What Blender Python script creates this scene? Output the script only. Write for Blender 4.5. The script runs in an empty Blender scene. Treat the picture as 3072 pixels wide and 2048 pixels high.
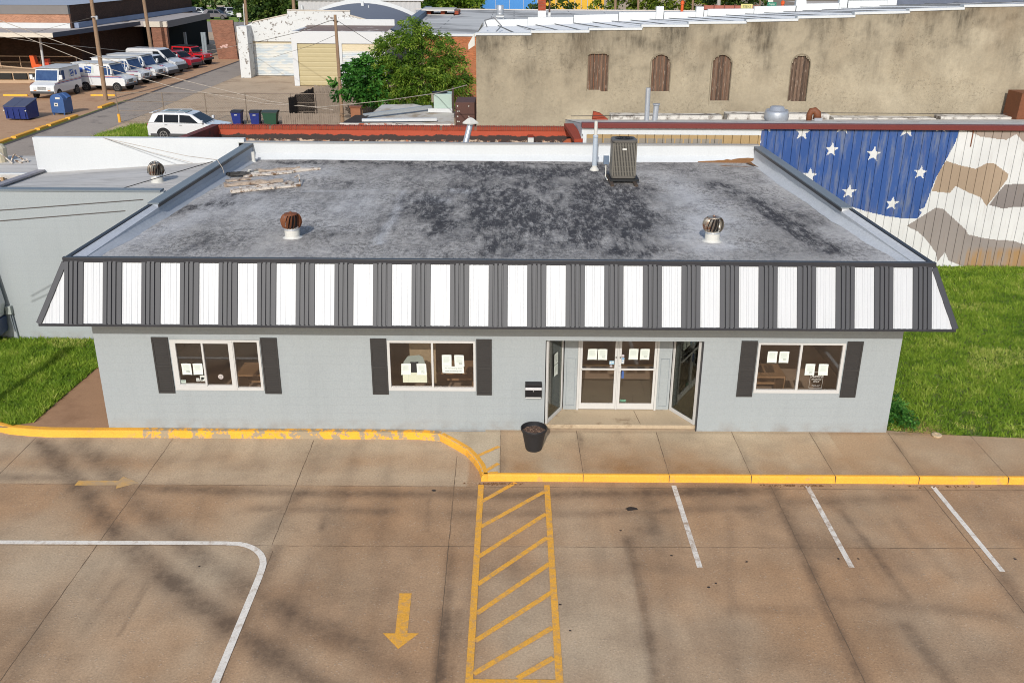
import bpy, bmesh, math, random
from mathutils import Vector, Matrix, noise as mnoise
random.seed(7)
SC = bpy.context.scene
SC.cycles.filter_width = 1.0
COL = SC.collection
# ------------------------------------------------------------------ survey of the photograph: pixel -> point in the place
CAM_H, CAM_P, CAM_R, CAM_F = 9.855, math.radians(22.05), .0064, 2800.0
def ray(x, y):
    u = (x - 1536) / CAM_F; v = (y - 1024) / CAM_F
    c, s = math.cos(CAM_R), math.sin(CAM_R)
    u, v = u * c + v * s, -u * s + v * c
    return u, math.cos(CAM_P) - v * math.sin(CAM_P), -math.sin(CAM_P) - v * math.cos(CAM_P)
def G(x, y, z=0.0):
    a, b, c = ray(x, y); t = (z - CAM_H) / c
    return Vector((a * t, b * t, z))
def F(x, y, Y):
    a, b, c = ray(x, y); t = Y / b
    return Vector((a * t, Y, CAM_H + c * t))
# ------------------------------------------------------------------ objects
def thing(name, label, cat, loc=(0, 0, 0), group=None):
    o = bpy.data.objects.new(name, None); COL.objects.link(o)
    o.location = loc; o.empty_display_size = .2
    o['label'] = label; o['category'] = cat
    if group: o['group'] = group
    return o
def tag(o, label, cat, group=None):
    o['label'] = label; o['category'] = cat
    if group: o['group'] = group
    return o
def struct(o, label=None):
    o['kind'] = 'structure'
    if label: o['label'] = label
    return o
def base_of(o):
    v = Vector((0, 0, 0))
    while o is not None:
        v += Vector(o.location); o = o.parent
    return v
def copy_tree(o, parent=None):
    c = o.copy(); COL.objects.link(c); c.parent = parent
    for ch in list(o.children): copy_tree(ch, c)
    return c
class MB:
    def __init__(s): s.v = []; s.f = []; s.smooth = False
    def add(s, vs, fs):
        n = len(s.v); s.v += [tuple(p) for p in vs]; s.f += [tuple(i + n for i in q) for q in fs]; return s
    def quad(s, a, b, c, d): return s.add([a, b, c, d], [(0, 1, 2, 3)])
    def poly(s, pts): return s.add(pts, [tuple(range(len(pts)))])
    def box(s, x0, x1, y0, y1, z0, z1):
        return s.add([(x0, y0, z0), (x1, y0, z0), (x1, y1, z0), (x0, y1, z0), (x0, y0, z1), (x1, y0, z1), (x1, y1, z1), (x0, y1, z1)],
                     [(3, 2, 1, 0), (4, 5, 6, 7), (0, 1, 5, 4), (1, 2, 6, 5), (2, 3, 7, 6), (3, 0, 4, 7)])
    def beam(s, p, q, w, h, up=(0, 0, 1)):           # rectangular bar from p to q
        p = Vector(p); q = Vector(q); d = (q - p).normalized(); u = Vector(up)
        if abs(d.dot(u)) > .98: u = Vector((1, 0, 0))
        a = d.cross(u).normalized() * w / 2; b = a.cross(d).normalized() * h / 2
        vs = [p - a - b, p + a - b, p + a + b, p - a + b, q - a - b, q + a - b, q + a + b, q - a + b]
        return s.add(vs, [(3, 2, 1, 0), (4, 5, 6, 7), (0, 1, 5, 4), (1, 2, 6, 5), (2, 3, 7, 6), (3, 0, 4, 7)])
    def prism(s, pts, d):                             # closed polygon swept by vector d
        d = Vector(d); n = len(pts); a = [Vector(p) for p in pts]; b = [p + d for p in a]
        return s.add(a + b, [tuple(reversed(range(n))), tuple(range(n, 2 * n))] + [(i, (i + 1) % n, n + (i + 1) % n, n + i) for i in range(n)])
    def tube(s, pts, r, n=8, caps=True):
        pts = [Vector(p) for p in pts]; rs = r if isinstance(r, (list, tuple)) else [r] * len(pts)
        rings = []; u = None
        for i, p in enumerate(pts):
            d = (pts[min(i + 1, len(pts) - 1)] - pts[max(i - 1, 0)]).normalized()
            if u is None:
                u = Vector((0, 0, 1)) if abs(d.z) < .9 else Vector((1, 0, 0))
            a = d.cross(u).normalized(); b = a.cross(d).normalized(); u = b
            rings.append([p + (a * math.cos(t) + b * math.sin(t)) * rs[i] for t in [2 * math.pi * k / n for k in range(n)]])
        return s.loft(rings, caps)
    def loft(s, rings, caps=True):
        n = len(rings[0]); vs = [p for r in rings for p in r]; fs = []
        for i in range(len(rings) - 1):
            for k in range(n):
                fs.append((i * n + k, i * n + (k + 1) % n, (i + 1) * n + (k + 1) % n, (i + 1) * n + k))
        if caps: fs += [tuple(reversed(range(n))), tuple(range((len(rings) - 1) * n, len(rings) * n))]
        return s.add(vs, fs)
    def lathe(s, c, prof, n=24, caps=True):
        return s.loft([[(c[0] + r * math.cos(2 * math.pi * k / n), c[1] + r * math.sin(2 * math.pi * k / n), c[2] + z) for k in range(n)] for r, z in prof], caps)
    def cyl(s, c, r, h, n=20): return s.lathe(c, [(r, 0), (r, h)], n)
    def ycyl(s, c, r, w, n=20):                       # cylinder along y
        return s.loft([[(c[0] + r * math.cos(2 * math.pi * k / n), c[1] + q, c[2] + r * math.sin(2 * math.pi * k / n)) for k in range(n)] for q in (-w / 2, w / 2)])
    def build(s, name, mat, parent=None, smooth=False, bevel=0, seg=2, fix=True):
        off = base_of(parent) if parent is not None else Vector((0, 0, 0))
        me = bpy.data.meshes.new(name); me.from_pydata([(p[0] - off.x, p[1] - off.y, p[2] - off.z) for p in s.v], [], s.f)
        me.validate()
        if fix:
            bm = bmesh.new(); bm.from_mesh(me); bmesh.ops.recalc_face_normals(bm, faces=bm.faces); bm.to_mesh(me); bm.free()
        if smooth: me.polygons.foreach_set('use_smooth', [True] * len(me.polygons))
        me.materials.append(mat)
        o = bpy.data.objects.new(name, me); COL.objects.link(o)
        if parent is not None: o.parent = parent
        if bevel:
            m = o.modifiers.new('edge', 'BEVEL'); m.width = bevel; m.segments = seg; m.limit_method = 'ANGLE'; m.angle_limit = math.radians(35)
            m.harden_normals = False
        return o
def text_mb(body, size, origin, xdir=(1, 0, 0), ydir=(0, 0, 1), depth=.002, shear=0, align='CENTER'):
    cu = bpy.data.curves.new('lettering', 'FONT'); cu.body = body; cu.size = size; cu.shear = shear
    cu.align_x = align; cu.align_y = 'CENTER'; cu.resolution_u = 3
    o = bpy.data.objects.new('lettering', cu); COL.objects.link(o)
    dg = bpy.context.evaluated_depsgraph_get(); dg.update()
    me = bpy.data.meshes.new_from_object(o.evaluated_get(dg))
    X = Vector(xdir); Y = Vector(ydir); O = Vector(origin)
    m = MB(); m.add([O + X * v.co.x + Y * v.co.y for v in me.vertices], [tuple(p.vertices) for p in me.polygons])
    bpy.data.objects.remove(o); bpy.data.curves.remove(cu); bpy.data.meshes.remove(me)
    return m
# ------------------------------------------------------------------ materials
def linr(c):
    if isinstance(c, (int, float)): c = (c, c, c)
    return tuple(((x / 255) / 12.92 if x / 255 <= .04045 else ((x / 255 + .055) / 1.055) ** 2.4) for x in c)
def lin(c):           # scales pale colours down so they do not clip in full sun
    r = linr(c); m = max(r); k = (.5 + (m - .5) * .22) / m if m > .5 else 1
    return tuple(x * k for x in r)
def sc(c, k): return tuple(min(1, x * k) for x in c)
class N:
    def __init__(s, name):
        s.m = bpy.data.materials.new(name); s.m.use_nodes = True; s.t = s.m.node_tree; s.t.nodes.clear()
        s.out = s.t.nodes.new('ShaderNodeOutputMaterial'); s.pos = s.n('ShaderNodeNewGeometry').outputs['Position']
    def n(s, kind, **kw):
        q = s.t.nodes.new(kind)
        for k, v in kw.items(): setattr(q, k, v)
        return q
    def put(s, sock, v):
        if hasattr(v, 'is_output'): s.t.links.new(v, sock)
        elif v is not None: sock.default_value = (*v, 1) if isinstance(v, tuple) and len(v) == 3 and sock.type == 'RGBA' else v
    def noise(s, scale, detail=4, rough=.55, vec=None, dist=0):
        q = s.n('ShaderNodeTexNoise'); q.inputs['Scale'].default_value = scale; q.inputs['Detail'].default_value = detail
        q.inputs['Roughness'].default_value = rough; q.inputs['Distortion'].default_value = dist
        s.put(q.inputs['Vector'], vec if vec is not None else s.pos); return q.outputs['Fac']
    def voro(s, scale, vec=None, feature='F1', out='Distance'):
        q = s.n('ShaderNodeTexVoronoi', feature=feature); q.inputs['Scale'].default_value = scale
        s.put(q.inputs['Vector'], vec if vec is not None else s.pos); return q.outputs[out]
    def stretch(s, k):
        q = s.n('ShaderNodeMapping'); q.inputs['Scale'].default_value = k; s.put(q.inputs['Vector'], s.pos); return q.outputs['Vector']
    def math(s, op, a, b=None, clamp=False):
        q = s.n('ShaderNodeMath', operation=op, use_clamp=clamp); s.put(q.inputs[0], a); s.put(q.inputs[1], b); return q.outputs[0]
    def rng(s, v, a, b, c=0.0, d=1.0):
        q = s.n('ShaderNodeMapRange'); s.put(q.inputs['Value'], v)
        for k, x in zip(('From Min', 'From Max', 'To Min', 'To Max'), (a, b, c, d)): s.put(q.inputs[k], x)
        return q.outputs['Result']
    def mix(s, f, a, b, mode='MIX'):
        q = s.n('ShaderNodeMix', data_type='RGBA', blend_type=mode); s.put(q.inputs[0], f); s.put(q.inputs[6], a); s.put(q.inputs[7], b); return q.outputs[2]
    def attr(s, name):
        q = s.n('ShaderNodeAttribute'); q.attribute_name = name; return q
    def bsdf(s, col, rough=.7, metal=0, spec=.5, bump=None, bstr=.3, bdist=.02, **kw):
        q = s.n('ShaderNodeBsdfPrincipled'); s.put(q.inputs['Base Color'], col); s.put(q.inputs['Roughness'], rough)
        q.inputs['Metallic'].default_value = metal; q.inputs['Specular IOR Level'].default_value = spec
        for k, v in kw.items(): s.put(q.inputs[k], v)
        if bump is not None:
            b = s.n('ShaderNodeBump'); b.inputs['Strength'].default_value = bstr; b.inputs['Distance'].default_value = bdist
            s.put(b.inputs['Height'], bump); s.t.links.new(b.outputs[0], q.inputs['Normal'])
        s.t.links.new(q.outputs[0], s.out.inputs['Surface']); return s.m
def M(name, col, rough=.7, var=.12, scale=2.5, grain=.08, gs=60, metal=0, spec=.4, blot=None, bump=0, bs=80, coat=0, streak=0, raw=False):
    """plain weathered surface: base colour with broad mottling, fine grain, optional blotches (colour, scale, lo, hi) and rain streaks"""
    s = N(name); c = linr(col) if raw else lin(col)
    r = s.mix(s.noise(scale, 5), sc(c, 1 - var), sc(c, 1 + var))
    if grain: r = s.mix(1.0, r, s.rng(s.noise(gs, 3), .3, .7, 1 - grain, 1 + grain), 'MULTIPLY')
    if streak:
        k = s.noise(1.0, 5, .6, s.stretch((6, 6, .35))); r = s.mix(s.rng(k, .48, .75, 0, streak), r, sc(c, .5))
    if blot:
        b = s.noise(blot[1], 6, .65); r = s.mix(s.rng(b, blot[2], blot[3]), r, lin(blot[0]))
    kw = {'Coat Weight': coat} if coat else {}
    return s.bsdf(r, rough, metal, spec, s.noise(bs, 3) if bump else None, bump, .01, **kw)
# ------------------------------------------------------------------ camera, sun, sky
cam = bpy.data.objects.new('camera', bpy.data.cameras.new('camera')); COL.objects.link(cam); SC.camera = cam
cam.data.sensor_width = 36; cam.data.lens = 36 * CAM_F / 3072; cam.data.clip_end = 3000; cam.data.clip_start = .1
fw = Vector((0, math.cos(CAM_P), -math.sin(CAM_P))); up0 = Vector((0, math.sin(CAM_P), math.cos(CAM_P))); r0 = Vector((1, 0, 0))
R = r0 * math.cos(CAM_R) + up0 * math.sin(CAM_R); U = up0 * math.cos(CAM_R) - r0 * math.sin(CAM_R)
cam.matrix_world = Matrix(((R.x, U.x, -fw.x, 0), (R.y, U.y, -fw.y, 0), (R.z, U.z, -fw.z, CAM_H), (0, 0, 0, 1)))
SUN_EL, SUN_AZ = math.radians(31), math.radians(187)       # behind the camera, a little to the left
sd = Vector((math.sin(SUN_AZ) * math.cos(SUN_EL), math.cos(SUN_AZ) * math.cos(SUN_EL), math.sin(SUN_EL)))
sun = bpy.data.objects.new('sun', bpy.data.lights.new('sun', 'SUN')); COL.objects.link(sun)
sun.data.energy = 3.4; sun.data.angle = math.radians(.53); sun.data.color = (1, .97, .92)
sun.rotation_euler = sd.to_track_quat('Z', 'Y').to_euler(); sun.location = (0, -20, 40)
w = bpy.data.worlds.new('World'); SC.world = w; w.use_nodes = True; wt = w.node_tree
sky = wt.nodes.new('ShaderNodeTexSky'); sky.sky_type = 'NISHITA'; sky.sun_disc = False
sky.sun_elevation = SUN_EL; sky.sun_rotation = SUN_AZ; sky.air_density = 1.0; sky.dust_density = 1.5
bgn = wt.nodes['Background']; wt.links.new(sky.outputs[0], bgn.inputs[0]); bgn.inputs[1].default_value = .15
vs = SC.view_settings; vs.view_transform = 'Standard'; vs.look = 'None'; vs.gamma = 1; vs.exposure = 0; vs.use_curve_mapping = False
# ------------------------------------------------------------------ ground sheets
def sheet(name, pts, mat, z=None):
    m = MB(); m.poly([(p[0], p[1], p[2] if z is None else z) for p in pts]); return struct(m.build(name, mat))
def grid(name, x0, x1, y0, y1, step, zf, func, mat, keep=None, parent=None):
    """sheet with a painted-in wear map: func(x, y) -> (dark, brown, light)"""
    nx = max(1, round((x1 - x0) / step)); ny = max(1, round((y1 - y0) / step)); vs_ = []; cs = []
    for j in range(ny + 1):
        y = y0 + (y1 - y0) * j / ny
        for i in range(nx + 1):
            x = x0 + (x1 - x0) * i / nx; vs_.append((x, y, zf(x, y))); a = func(x, y); cs += [a[0], a[1], a[2], 1]
    fs = []
    for j in range(ny):
        for i in range(nx):
            if keep is None or keep(x0 + (x1 - x0) * (i + .5) / nx, y0 + (y1 - y0) * (j + .5) / ny):
                a = j * (nx + 1) + i; fs.append((a, a + 1, a + nx + 2, a + nx + 1))
    me = bpy.data.meshes.new(name); off = base_of(parent) if parent else Vector()
    me.from_pydata([(v[0] - off.x, v[1] - off.y, v[2] - off.z) for v in vs_], [], fs)
    at = me.color_attributes.new('wear', 'FLOAT_COLOR', 'POINT'); at.data.foreach_set('color', cs); me.materials.append(mat)
    o = bpy.data.objects.new(name, me); COL.objects.link(o); o.parent = parent
    return o
def seg_d(x, y, s):
    x0, y0, x1, y1 = s[:4]; dx, dy = x1 - x0, y1 - y0; L = dx * dx + dy * dy or 1e-9
    t = max(0, min(1, ((x - x0) * dx + (y - y0) * dy) / L)); return math.hypot(x - x0 - t * dx, y - y0 - t * dy)
def fbm(x, y, sc_, k=0): return mnoise.fractal((x * sc_ + k, y * sc_ - k, k * .37), 1.0, 2.0, 4)
def c7(x, y): return x / 1.568, 1260 + y / 1.568
def c8(x, y): return 1300 + x / 1.3273, 1260 + y / 1.3273
LOT = -.15
# concrete of the car park: soft dark diagonals, bands of grime, tyre tracks and drip lines where the photo has them
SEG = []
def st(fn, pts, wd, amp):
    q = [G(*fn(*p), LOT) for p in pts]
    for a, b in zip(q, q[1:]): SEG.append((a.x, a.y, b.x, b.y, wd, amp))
st(c7, [(200, 110), (560, 540), (900, 840), (1400, 1190), (1600, 1300)], .26, .64)  # two soft dark diagonals across the left of the lot
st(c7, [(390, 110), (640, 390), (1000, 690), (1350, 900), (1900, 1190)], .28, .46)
st(c7, [(0, 268), (330, 268)], .16, .45); st(c7, [(670, 320), (1500, 345), (2352, 345)], .17, .55)
st(c7, [(1200, 415), (1850, 432)], .16, .38); st(c7, [(1390, 360), (1240, 540)], .24, .40)
st(c7, [(1300, 600), (1030, 1236)], .16, .35); st(c7, [(740, 680), (560, 1010)], .05, .40); st(c7, [(250, 840), (60, 1236)], .22, .25)
st(c7, [(2120, 600), (2100, 900)], .10, .45); st(c7, [(2100, 900), (2065, 1236)], .13, .80); st(c7, [(2020, 350), (2010, 520)], .06, .3)
st(c7, [(1540, 400), (1510, 520)], .07, .35); st(c7, [(960, 340), (900, 560)], .12, .2); st(c7, [(560, 760), (380, 1010)], .08, .2)
st(c8, [(80, 300), (700, 292), (1350, 280)], .18, .55); st(c8, [(80, 375), (600, 372), (1330, 348)], .14, .35)
st(c8, [(850, 300), (880, 440)], .20, .35); st(c8, [(1345, 270), (1450, 480), (1560, 730), (1720, 1046)], .13, .50)
st(c8, [(770, 470), (830, 700), (880, 1046)], .10, .42); st(c8, [(1600, 710), (2352, 790)], .16, .28)
st(c8, [(1620, 360), (1720, 480), (1900, 720)], .07, .35); st(c8, [(1850, 400), (2060, 620)], .12, .22)
st(c8, [(1880, 820), (2060, 1046)], .14, .35); st(c8, [(2270, 620), (2352, 760)], .16, .5); st(c8, [(1180, 380), (1190, 760)], .10, .2)
st(c8, [(1350, 330), (1900, 310)], .2, .35); st(c8, [(1190, 750), (1500, 760)], .16, .2); st(c8, [(100, 760), (60, 1046)], .1, .35)
SLAB = [random.Random(5 + i).choice((0, .05, .12, .22, .32)) for i in range(24)]
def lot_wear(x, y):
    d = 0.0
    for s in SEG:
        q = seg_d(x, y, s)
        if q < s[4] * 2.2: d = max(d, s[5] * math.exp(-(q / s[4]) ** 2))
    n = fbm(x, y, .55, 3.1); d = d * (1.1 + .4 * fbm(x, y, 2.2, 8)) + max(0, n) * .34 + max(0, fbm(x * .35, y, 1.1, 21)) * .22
    # faint longitudinal lanes worn by cars nosing in
    d += .14 * max(0, math.sin(x * 3.1 + 1.3 * fbm(x, y, .2, 5)) * fbm(x * 1.4, y * .18, 1, 2)) * 2
    d += .30 * max(0, fbm(x * 1.6, y * .28, 1, 33)) + .16 * max(0, fbm(x, y, 2.4, 14))
    b = .55 * max(0, fbm(x * .9, y * .5, .7, 27)); l = max(0, min(1, SLAB[sum(x > q for q in (-10.7, -7.64, -4.4, -1.12, 2.15, 5.36, 8.6)) * 3 + (y > 14.6) + (y > 16.72)] + .8 * fbm(x, y, .33, 40)))
    if x < -.9 and y > 16.72:
        e = (y - 16.72) / 2.05; b = .9 * math.exp(-((e - .45) / .24) ** 2) * (.6 + .6 * fbm(x, y, .7, 4)); l = .85 * min(1, max(0, e) * 2 + .6)
    return max(0, d), max(0, b), max(0, min(1, l))
def lot_mat(name, base, light, brown, dark=(84, 68, 56), peb=.42):
    s = N(name); a = s.attr('wear'); sp = s.n('ShaderNodeSeparateColor'); s.put(sp.inputs[0], a.outputs['Color'])
    c = s.mix(s.rng(s.noise(.7, 6, .65), .3, .7), sc(lin(base), .82), sc(lin(base), 1.14)); c = s.mix(s.rng(s.noise(.33, 4), .45, .62, 0, .55), c, sc(lin((182, 142, 104)), 1)); c = s.mix(s.rng(s.noise(.5, 5, .6, s.stretch((1, .4, 1))), .52, .68, 0, .5), c, lin((168, 144, 116)))
    c = s.mix(sp.outputs[2], c, lin(light)); c = s.mix(s.math('MULTIPLY', sp.outputs[1], .8), c, lin(brown))
    g = s.noise(26, 4, .7); c = s.mix(1.0, c, s.rng(g, .3, .7, .80, 1.18), 'MULTIPLY')
    c = s.mix(s.rng(s.noise(5, 5, .7), .55, .8, 0, .35), c, sc(lin(base), .7))
    v = s.voro(15); pe = s.math('MULTIPLY', s.rng(v, .14, .30, 1, 0), s.rng(s.noise(5, 3), .44, .60)); c = s.mix(s.math('MULTIPLY', pe, peb), c, lin((206, 186, 164)))
    v2 = s.voro(9); c = s.mix(s.math('MULTIPLY', s.rng(v2, .04, .08, 1, 0), .55), c, lin((60, 50, 44)))
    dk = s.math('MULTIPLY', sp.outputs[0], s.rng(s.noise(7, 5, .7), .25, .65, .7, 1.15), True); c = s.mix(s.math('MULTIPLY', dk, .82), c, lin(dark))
    return s.bsdf(c, .85, 0, .25, s.math('ADD', g, s.math('MULTIPLY', pe, .8)), .35, .01)
m_lot = lot_mat('parking_concrete', (172, 141, 110), (190, 170, 143), (164, 126, 90))
m_walk = lot_mat('sidewalk_concrete', (190, 168, 138), (196, 182, 158), (160, 122, 84), peb=.12)
m_earth = M('bare_earth', (128, 112, 92), .95)
o = sheet('ground', [(-1500, -300), (1500, -300), (1500, 2500), (-1500, 2500)], m_earth, -.20)
def arc_x(y):   # left edge of the raised pavement at the kerb curve
    t = max(0, min(1, (18.87 - y) / 1.9)); return -1.92 + 1.32 * math.sqrt(max(0, 1 - (1 - t) ** 2.0)) if y > 16.9 else -.6
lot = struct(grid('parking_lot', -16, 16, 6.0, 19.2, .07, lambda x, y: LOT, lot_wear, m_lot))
def walk_wear(x, y):
    t = (18.9 - y) / 2.0; n = fbm(x, y, .9, 6)
    b = max(0, min(1, t * 1.3 - .10)) * (.72 + .8 * n) if x > -.25 else .05
    if x > 7.2: b = b * .5 + .45
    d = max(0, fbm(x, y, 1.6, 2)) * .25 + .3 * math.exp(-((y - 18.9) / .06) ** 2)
    for jx in (-.24, 1.49, 3.29, 5.01, 6.78, 8.5): d = max(d, .5 * math.exp(-((x - jx - .05) / .09) ** 2) * (.4 + max(0, fbm(x, y, 1.3, jx))))
    return d, max(0, b), .75 if x < -.25 else .2
PATH = [(-1.92, 18.87), (-1.6, 18.72), (-1.25, 18.36), (-.98, 18.05), (-.79, 17.68), (-.66, 17.35), (-.60, 17.05), (-.60, 16.93)]
def in_walk(x, y):
    if y > 18.97 or y < 17.0: return False
    if x > 11.8 - (y - 16.93) * .0 and x < 30: return True
    if x > -.6: return True
    for (xa, ya), (xb, yb) in zip(PATH, PATH[1:]):
        if yb <= y <= ya: return x > xa + (xb - xa) * (ya - y) / max(1e-6, ya - yb)
    return False
walk = struct(grid('sidewalk', -2.0, 16, 16.93, 18.99, .03, lambda x, y: 0.0, walk_wear, m_walk, in_walk))
# kerb: rounded concrete lip painted yellow
def paint_mat(name, col, wearcol, lo, hi, scale=3.0):
    s = N(name); c = s.mix(s.noise(2.2, 4), sc(linr(col), .86), sc(linr(col), 1.1)); c = s.mix(1.0, c, s.rng(s.noise(38, 3), .3, .7, .86, 1.1), 'MULTIPLY')
    k = s.noise(scale, 7, .72); c = s.mix(s.rng(k, lo, hi), c, linr(wearcol)); return s.bsdf(c, .7, 0, .3, s.noise(40, 3), .25, .006)
m_yel = paint_mat('yellow_kerb_paint', (226, 164, 58), (160, 135, 100), .56, .72)
m_yelw = paint_mat('worn_yellow_kerb_paint', (232, 164, 48), (150, 134, 110), .47, .52, 4.5)
m_line_y = paint_mat('yellow_line_paint', (228, 166, 64), (168, 140, 110), .48, .72, 8)
m_line_w = paint_mat('white_line_paint', (226, 218, 206), (168, 146, 124), .52, .74, 8)
m_line_w2 = paint_mat('worn_white_line_paint', (222, 214, 202), (164, 140, 118), .46, .64, 6)
m_joint = M('joint_filler', (106, 88, 70), .95, .3, 9)
def kerb(name, path, mat, top=.004, w=.16, ft=.05):
    m = MB(); n = len(path); rings = []
    for i, p in enumerate(path):
        a = Vector((*path[max(0, i - 1)], 0)); b = Vector((*path[min(n - 1, i + 1)], 0)); d = (b - a).normalized(); nx = Vector((d.y, -d.x, 0))   # right of travel = road side
        p = Vector((*p, 0)); rings.append([p + nx * ft + Vector((0, 0, LOT - .04)), p + nx * ft + Vector((0, 0, LOT)), p + nx * ft * .4 + Vector((0, 0, -.035)), p - nx * .012 + Vector((0, 0, top - .006)),
                                           p - nx * .03 + Vector((0, 0, top)), p - nx * w + Vector((0, 0, top)), p - nx * w + Vector((0, 0, LOT - .04))])
    m.loft(rings); return struct(m.build(name, mat, smooth=False))
kerb('kerb', [(-.60, 16.965)] + [(-.60 + i * .45, 16.965) for i in range(1, 36)], m_yel, w=.065, ft=.03)
kerb('kerb', PATH[1:], m_yel, w=.11, ft=.03)
kerb('kerb', [(-12.4, 19.35), (-11.9, 19.12), (-11.4, 18.92), (-10.9, 18.84), (-10.5, 18.80), (-8.35, 18.80)], m_yel, w=.15)
kerb('kerb', [(-8.35, 18.80), (-5, 18.80), (-2.6, 18.80), (-2.1, 18.80), (-1.6, 18.72)], m_yelw, w=.15)
# expansion joints
def strip(parent, name, mat, a, b, wd, z, jag=0):
    a = Vector((a[0], a[1], z)); b = Vector((b[0], b[1], z)); d = (b - a); L = d.length; d.normalize(); nx = Vector((d.y, -d.x, 0)); k = max(2, int(L / .12)) if jag else 2; m = MB()
    rr = random.Random(int(a.x * 91 + b.y * 37)); ll = []; rrr = []
    for i in range(k):
        t = L * i / (k - 1); o_ = rr.uniform(-jag, jag); ww = wd / 2 * (1 + (rr.uniform(-.5, .5) if jag else 0)); ll.append(a + d * t + nx * (o_ - ww)); rrr.append(a + d * t + nx * (o_ + ww))
    n_ = len(ll); m.add(ll + rrr, [(i, n_ + i, n_ + i + 1, i + 1) for i in range(n_ - 1)]); return m.build(name, mat, parent)
for a, b in (((-16, 16.72), (16, 16.70)), ((-16, 14.52), (16, 14.66)), ((-7.65, 18.70), (-7.63, 6)), ((-4.46, 18.70), (-4.42, 14.6)), ((-4.36, 14.4), (-4.30, 6)), ((-1.19, 18.0), (-1.05, 6)),
             ((5.38, 16.86), (5.33, 6)), ((8.57, 16.86), (8.62, 6)), ((-10.75, 18.74), (-10.8, 6))):
    strip(lot, 'expansion_joint', m_joint, a, b, .012, LOT + .003, .005)
for x0, x1 in ((-.24, -.22), (1.48, 1.50), (3.29, 3.29), (5.01, 5.0), (6.78, 6.75), (8.57, 8.49), (10.4, 10.35)):
    strip(walk, 'expansion_joint', m_joint, (x0, 18.93), (x1, 17.02), .011, .003, .003)
for jx in (1.50, 3.29, 5.0, 6.75, 8.49, 10.35):
    MB().box(jx - .005, jx + .005, 16.926, 17.03, LOT + .01, .0065).build('kerb_joint', m_joint, walk)
# painted markings
def line(name, pts, wd, mat, z=LOT + .006):
    m = MB(); n = len(pts); L_, R_ = [], []
    for i, p in enumerate(pts):
        a = Vector((*pts[max(0, i - 1)], 0)); b = Vector((*pts[min(n - 1, i + 1)], 0)); d = (b - a).normalized(); nx = Vector((d.y, -d.x, 0)) * wd / 2
        p = Vector((*p, z)); L_.append(p - nx); R_.append(p + nx)
    m.add(L_ + R_, [(i, n + i, n + i + 1, i + 1) for i in range(n - 1)]); return m.build(name, mat, lot)
cv = [(-16, 14.60), (-5.35, 14.64)] + [(-5.2 + .78 * math.sin(t), 13.85 + .79 * math.cos(t)) for t in [k * math.pi / 16 for k in range(1, 9)]] + [(-4.41, 13.6), (-4.40, 6)]
line('white_lane_line', cv, .12, m_line_w)
for x0, y0, x1, y1, mt in ((3.37, 16.81, 3.39, 13.98, m_line_w2), (6.14, 16.81, 6.12, 14.01, m_line_w2), (8.75, 16.84, 8.78, 13.92, m_line_w)):
    line('white_bay_line', [(x0, y0), (x1, y1)], .10, mt)
for x0, x1 in ((-.62, -.61), (.74, .75)): line('yellow_aisle_line', [(x0, 16.78), (x1, 9.5)], .115, m_line_y, LOT + .013)
line('yellow_aisle_line', [(-.56, 11.08), (.69, 11.08)], .10, m_line_y, LOT + .011)
for i, (p, q) in enumerate((((190, 325), (328, 248)), ((188, 425), (445, 283)), ((178, 545), (450, 372)), ((175, 655), (455, 466)), ((172, 770), (465, 570)), ((165, 880), (472, 685)), ((160, 1010), (474, 826)), ((335, 1028), (478, 946)))):
    a, b = G(*c8(*p), LOT), G(*c8(*q), LOT); line('yellow_hatch_stripe', [(a.x, a.y), (b.x, b.y)], .10, m_line_y, LOT + .004 + .0008 * i)
m = MB(); z = LOT + .006
m.poly([(-1.90, 13.19, z), (-1.69, 13.19, z), (-1.655, 12.17, z), (-1.47, 12.16, z), (-1.76, 11.79, z), (-2.05, 12.16, z), (-1.85, 12.16, z)]); m.build('yellow_arrow', m_line_y, lot)
m = MB(); m.poly([(-8.98, 16.86, z), (-8.15, 16.86, z), (-8.12, 17.03, z), (-7.70, 16.78, z), (-8.08, 16.55, z), (-8.12, 16.68, z), (-8.98, 16.66, z)]); m.build('yellow_arrow', paint_mat('faded_yellow_paint', (208, 160, 84), (176, 148, 114), .36, .58, 3), lot)
for a, b in (((-.72, 17.75), (-.27, 18.17)), ((-.52, 17.12), (-.27, 17.42)), ((-.45, 17.02), (-.27, 17.04))):
    strip(walk, 'yellow_hatch_stripe', m_line_y, a, b, .09, .006)
m_oil = M('oil_stain', (52, 44, 40), .6)
for px, py, r in ((1893, 1525, .10), (1862, 1590, .03), (2126, 1760, .03), (2147, 1748, .025), (1680, 1812, .03), (1710, 1890, .03), (2015, 1665, .03), (2515, 1675, .03), (2575, 1675, .025), (2240, 1684, .03), (598, 1698, .025), (1302, 1470, .05), (3045, 1675, .03)):
    c = G(px, py, LOT + .004); mm = MB(); mm.poly([(c.x + r * (1.5 if r > .08 else 1) * math.cos(t) * random.uniform(.6, 1.2), c.y + r * .8 * math.sin(t) * random.uniform(.6, 1.2), c.z) for t in [k * math.pi / 6 for k in range(12)]]); mm.build('oil_stain', m_oil, lot)
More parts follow.
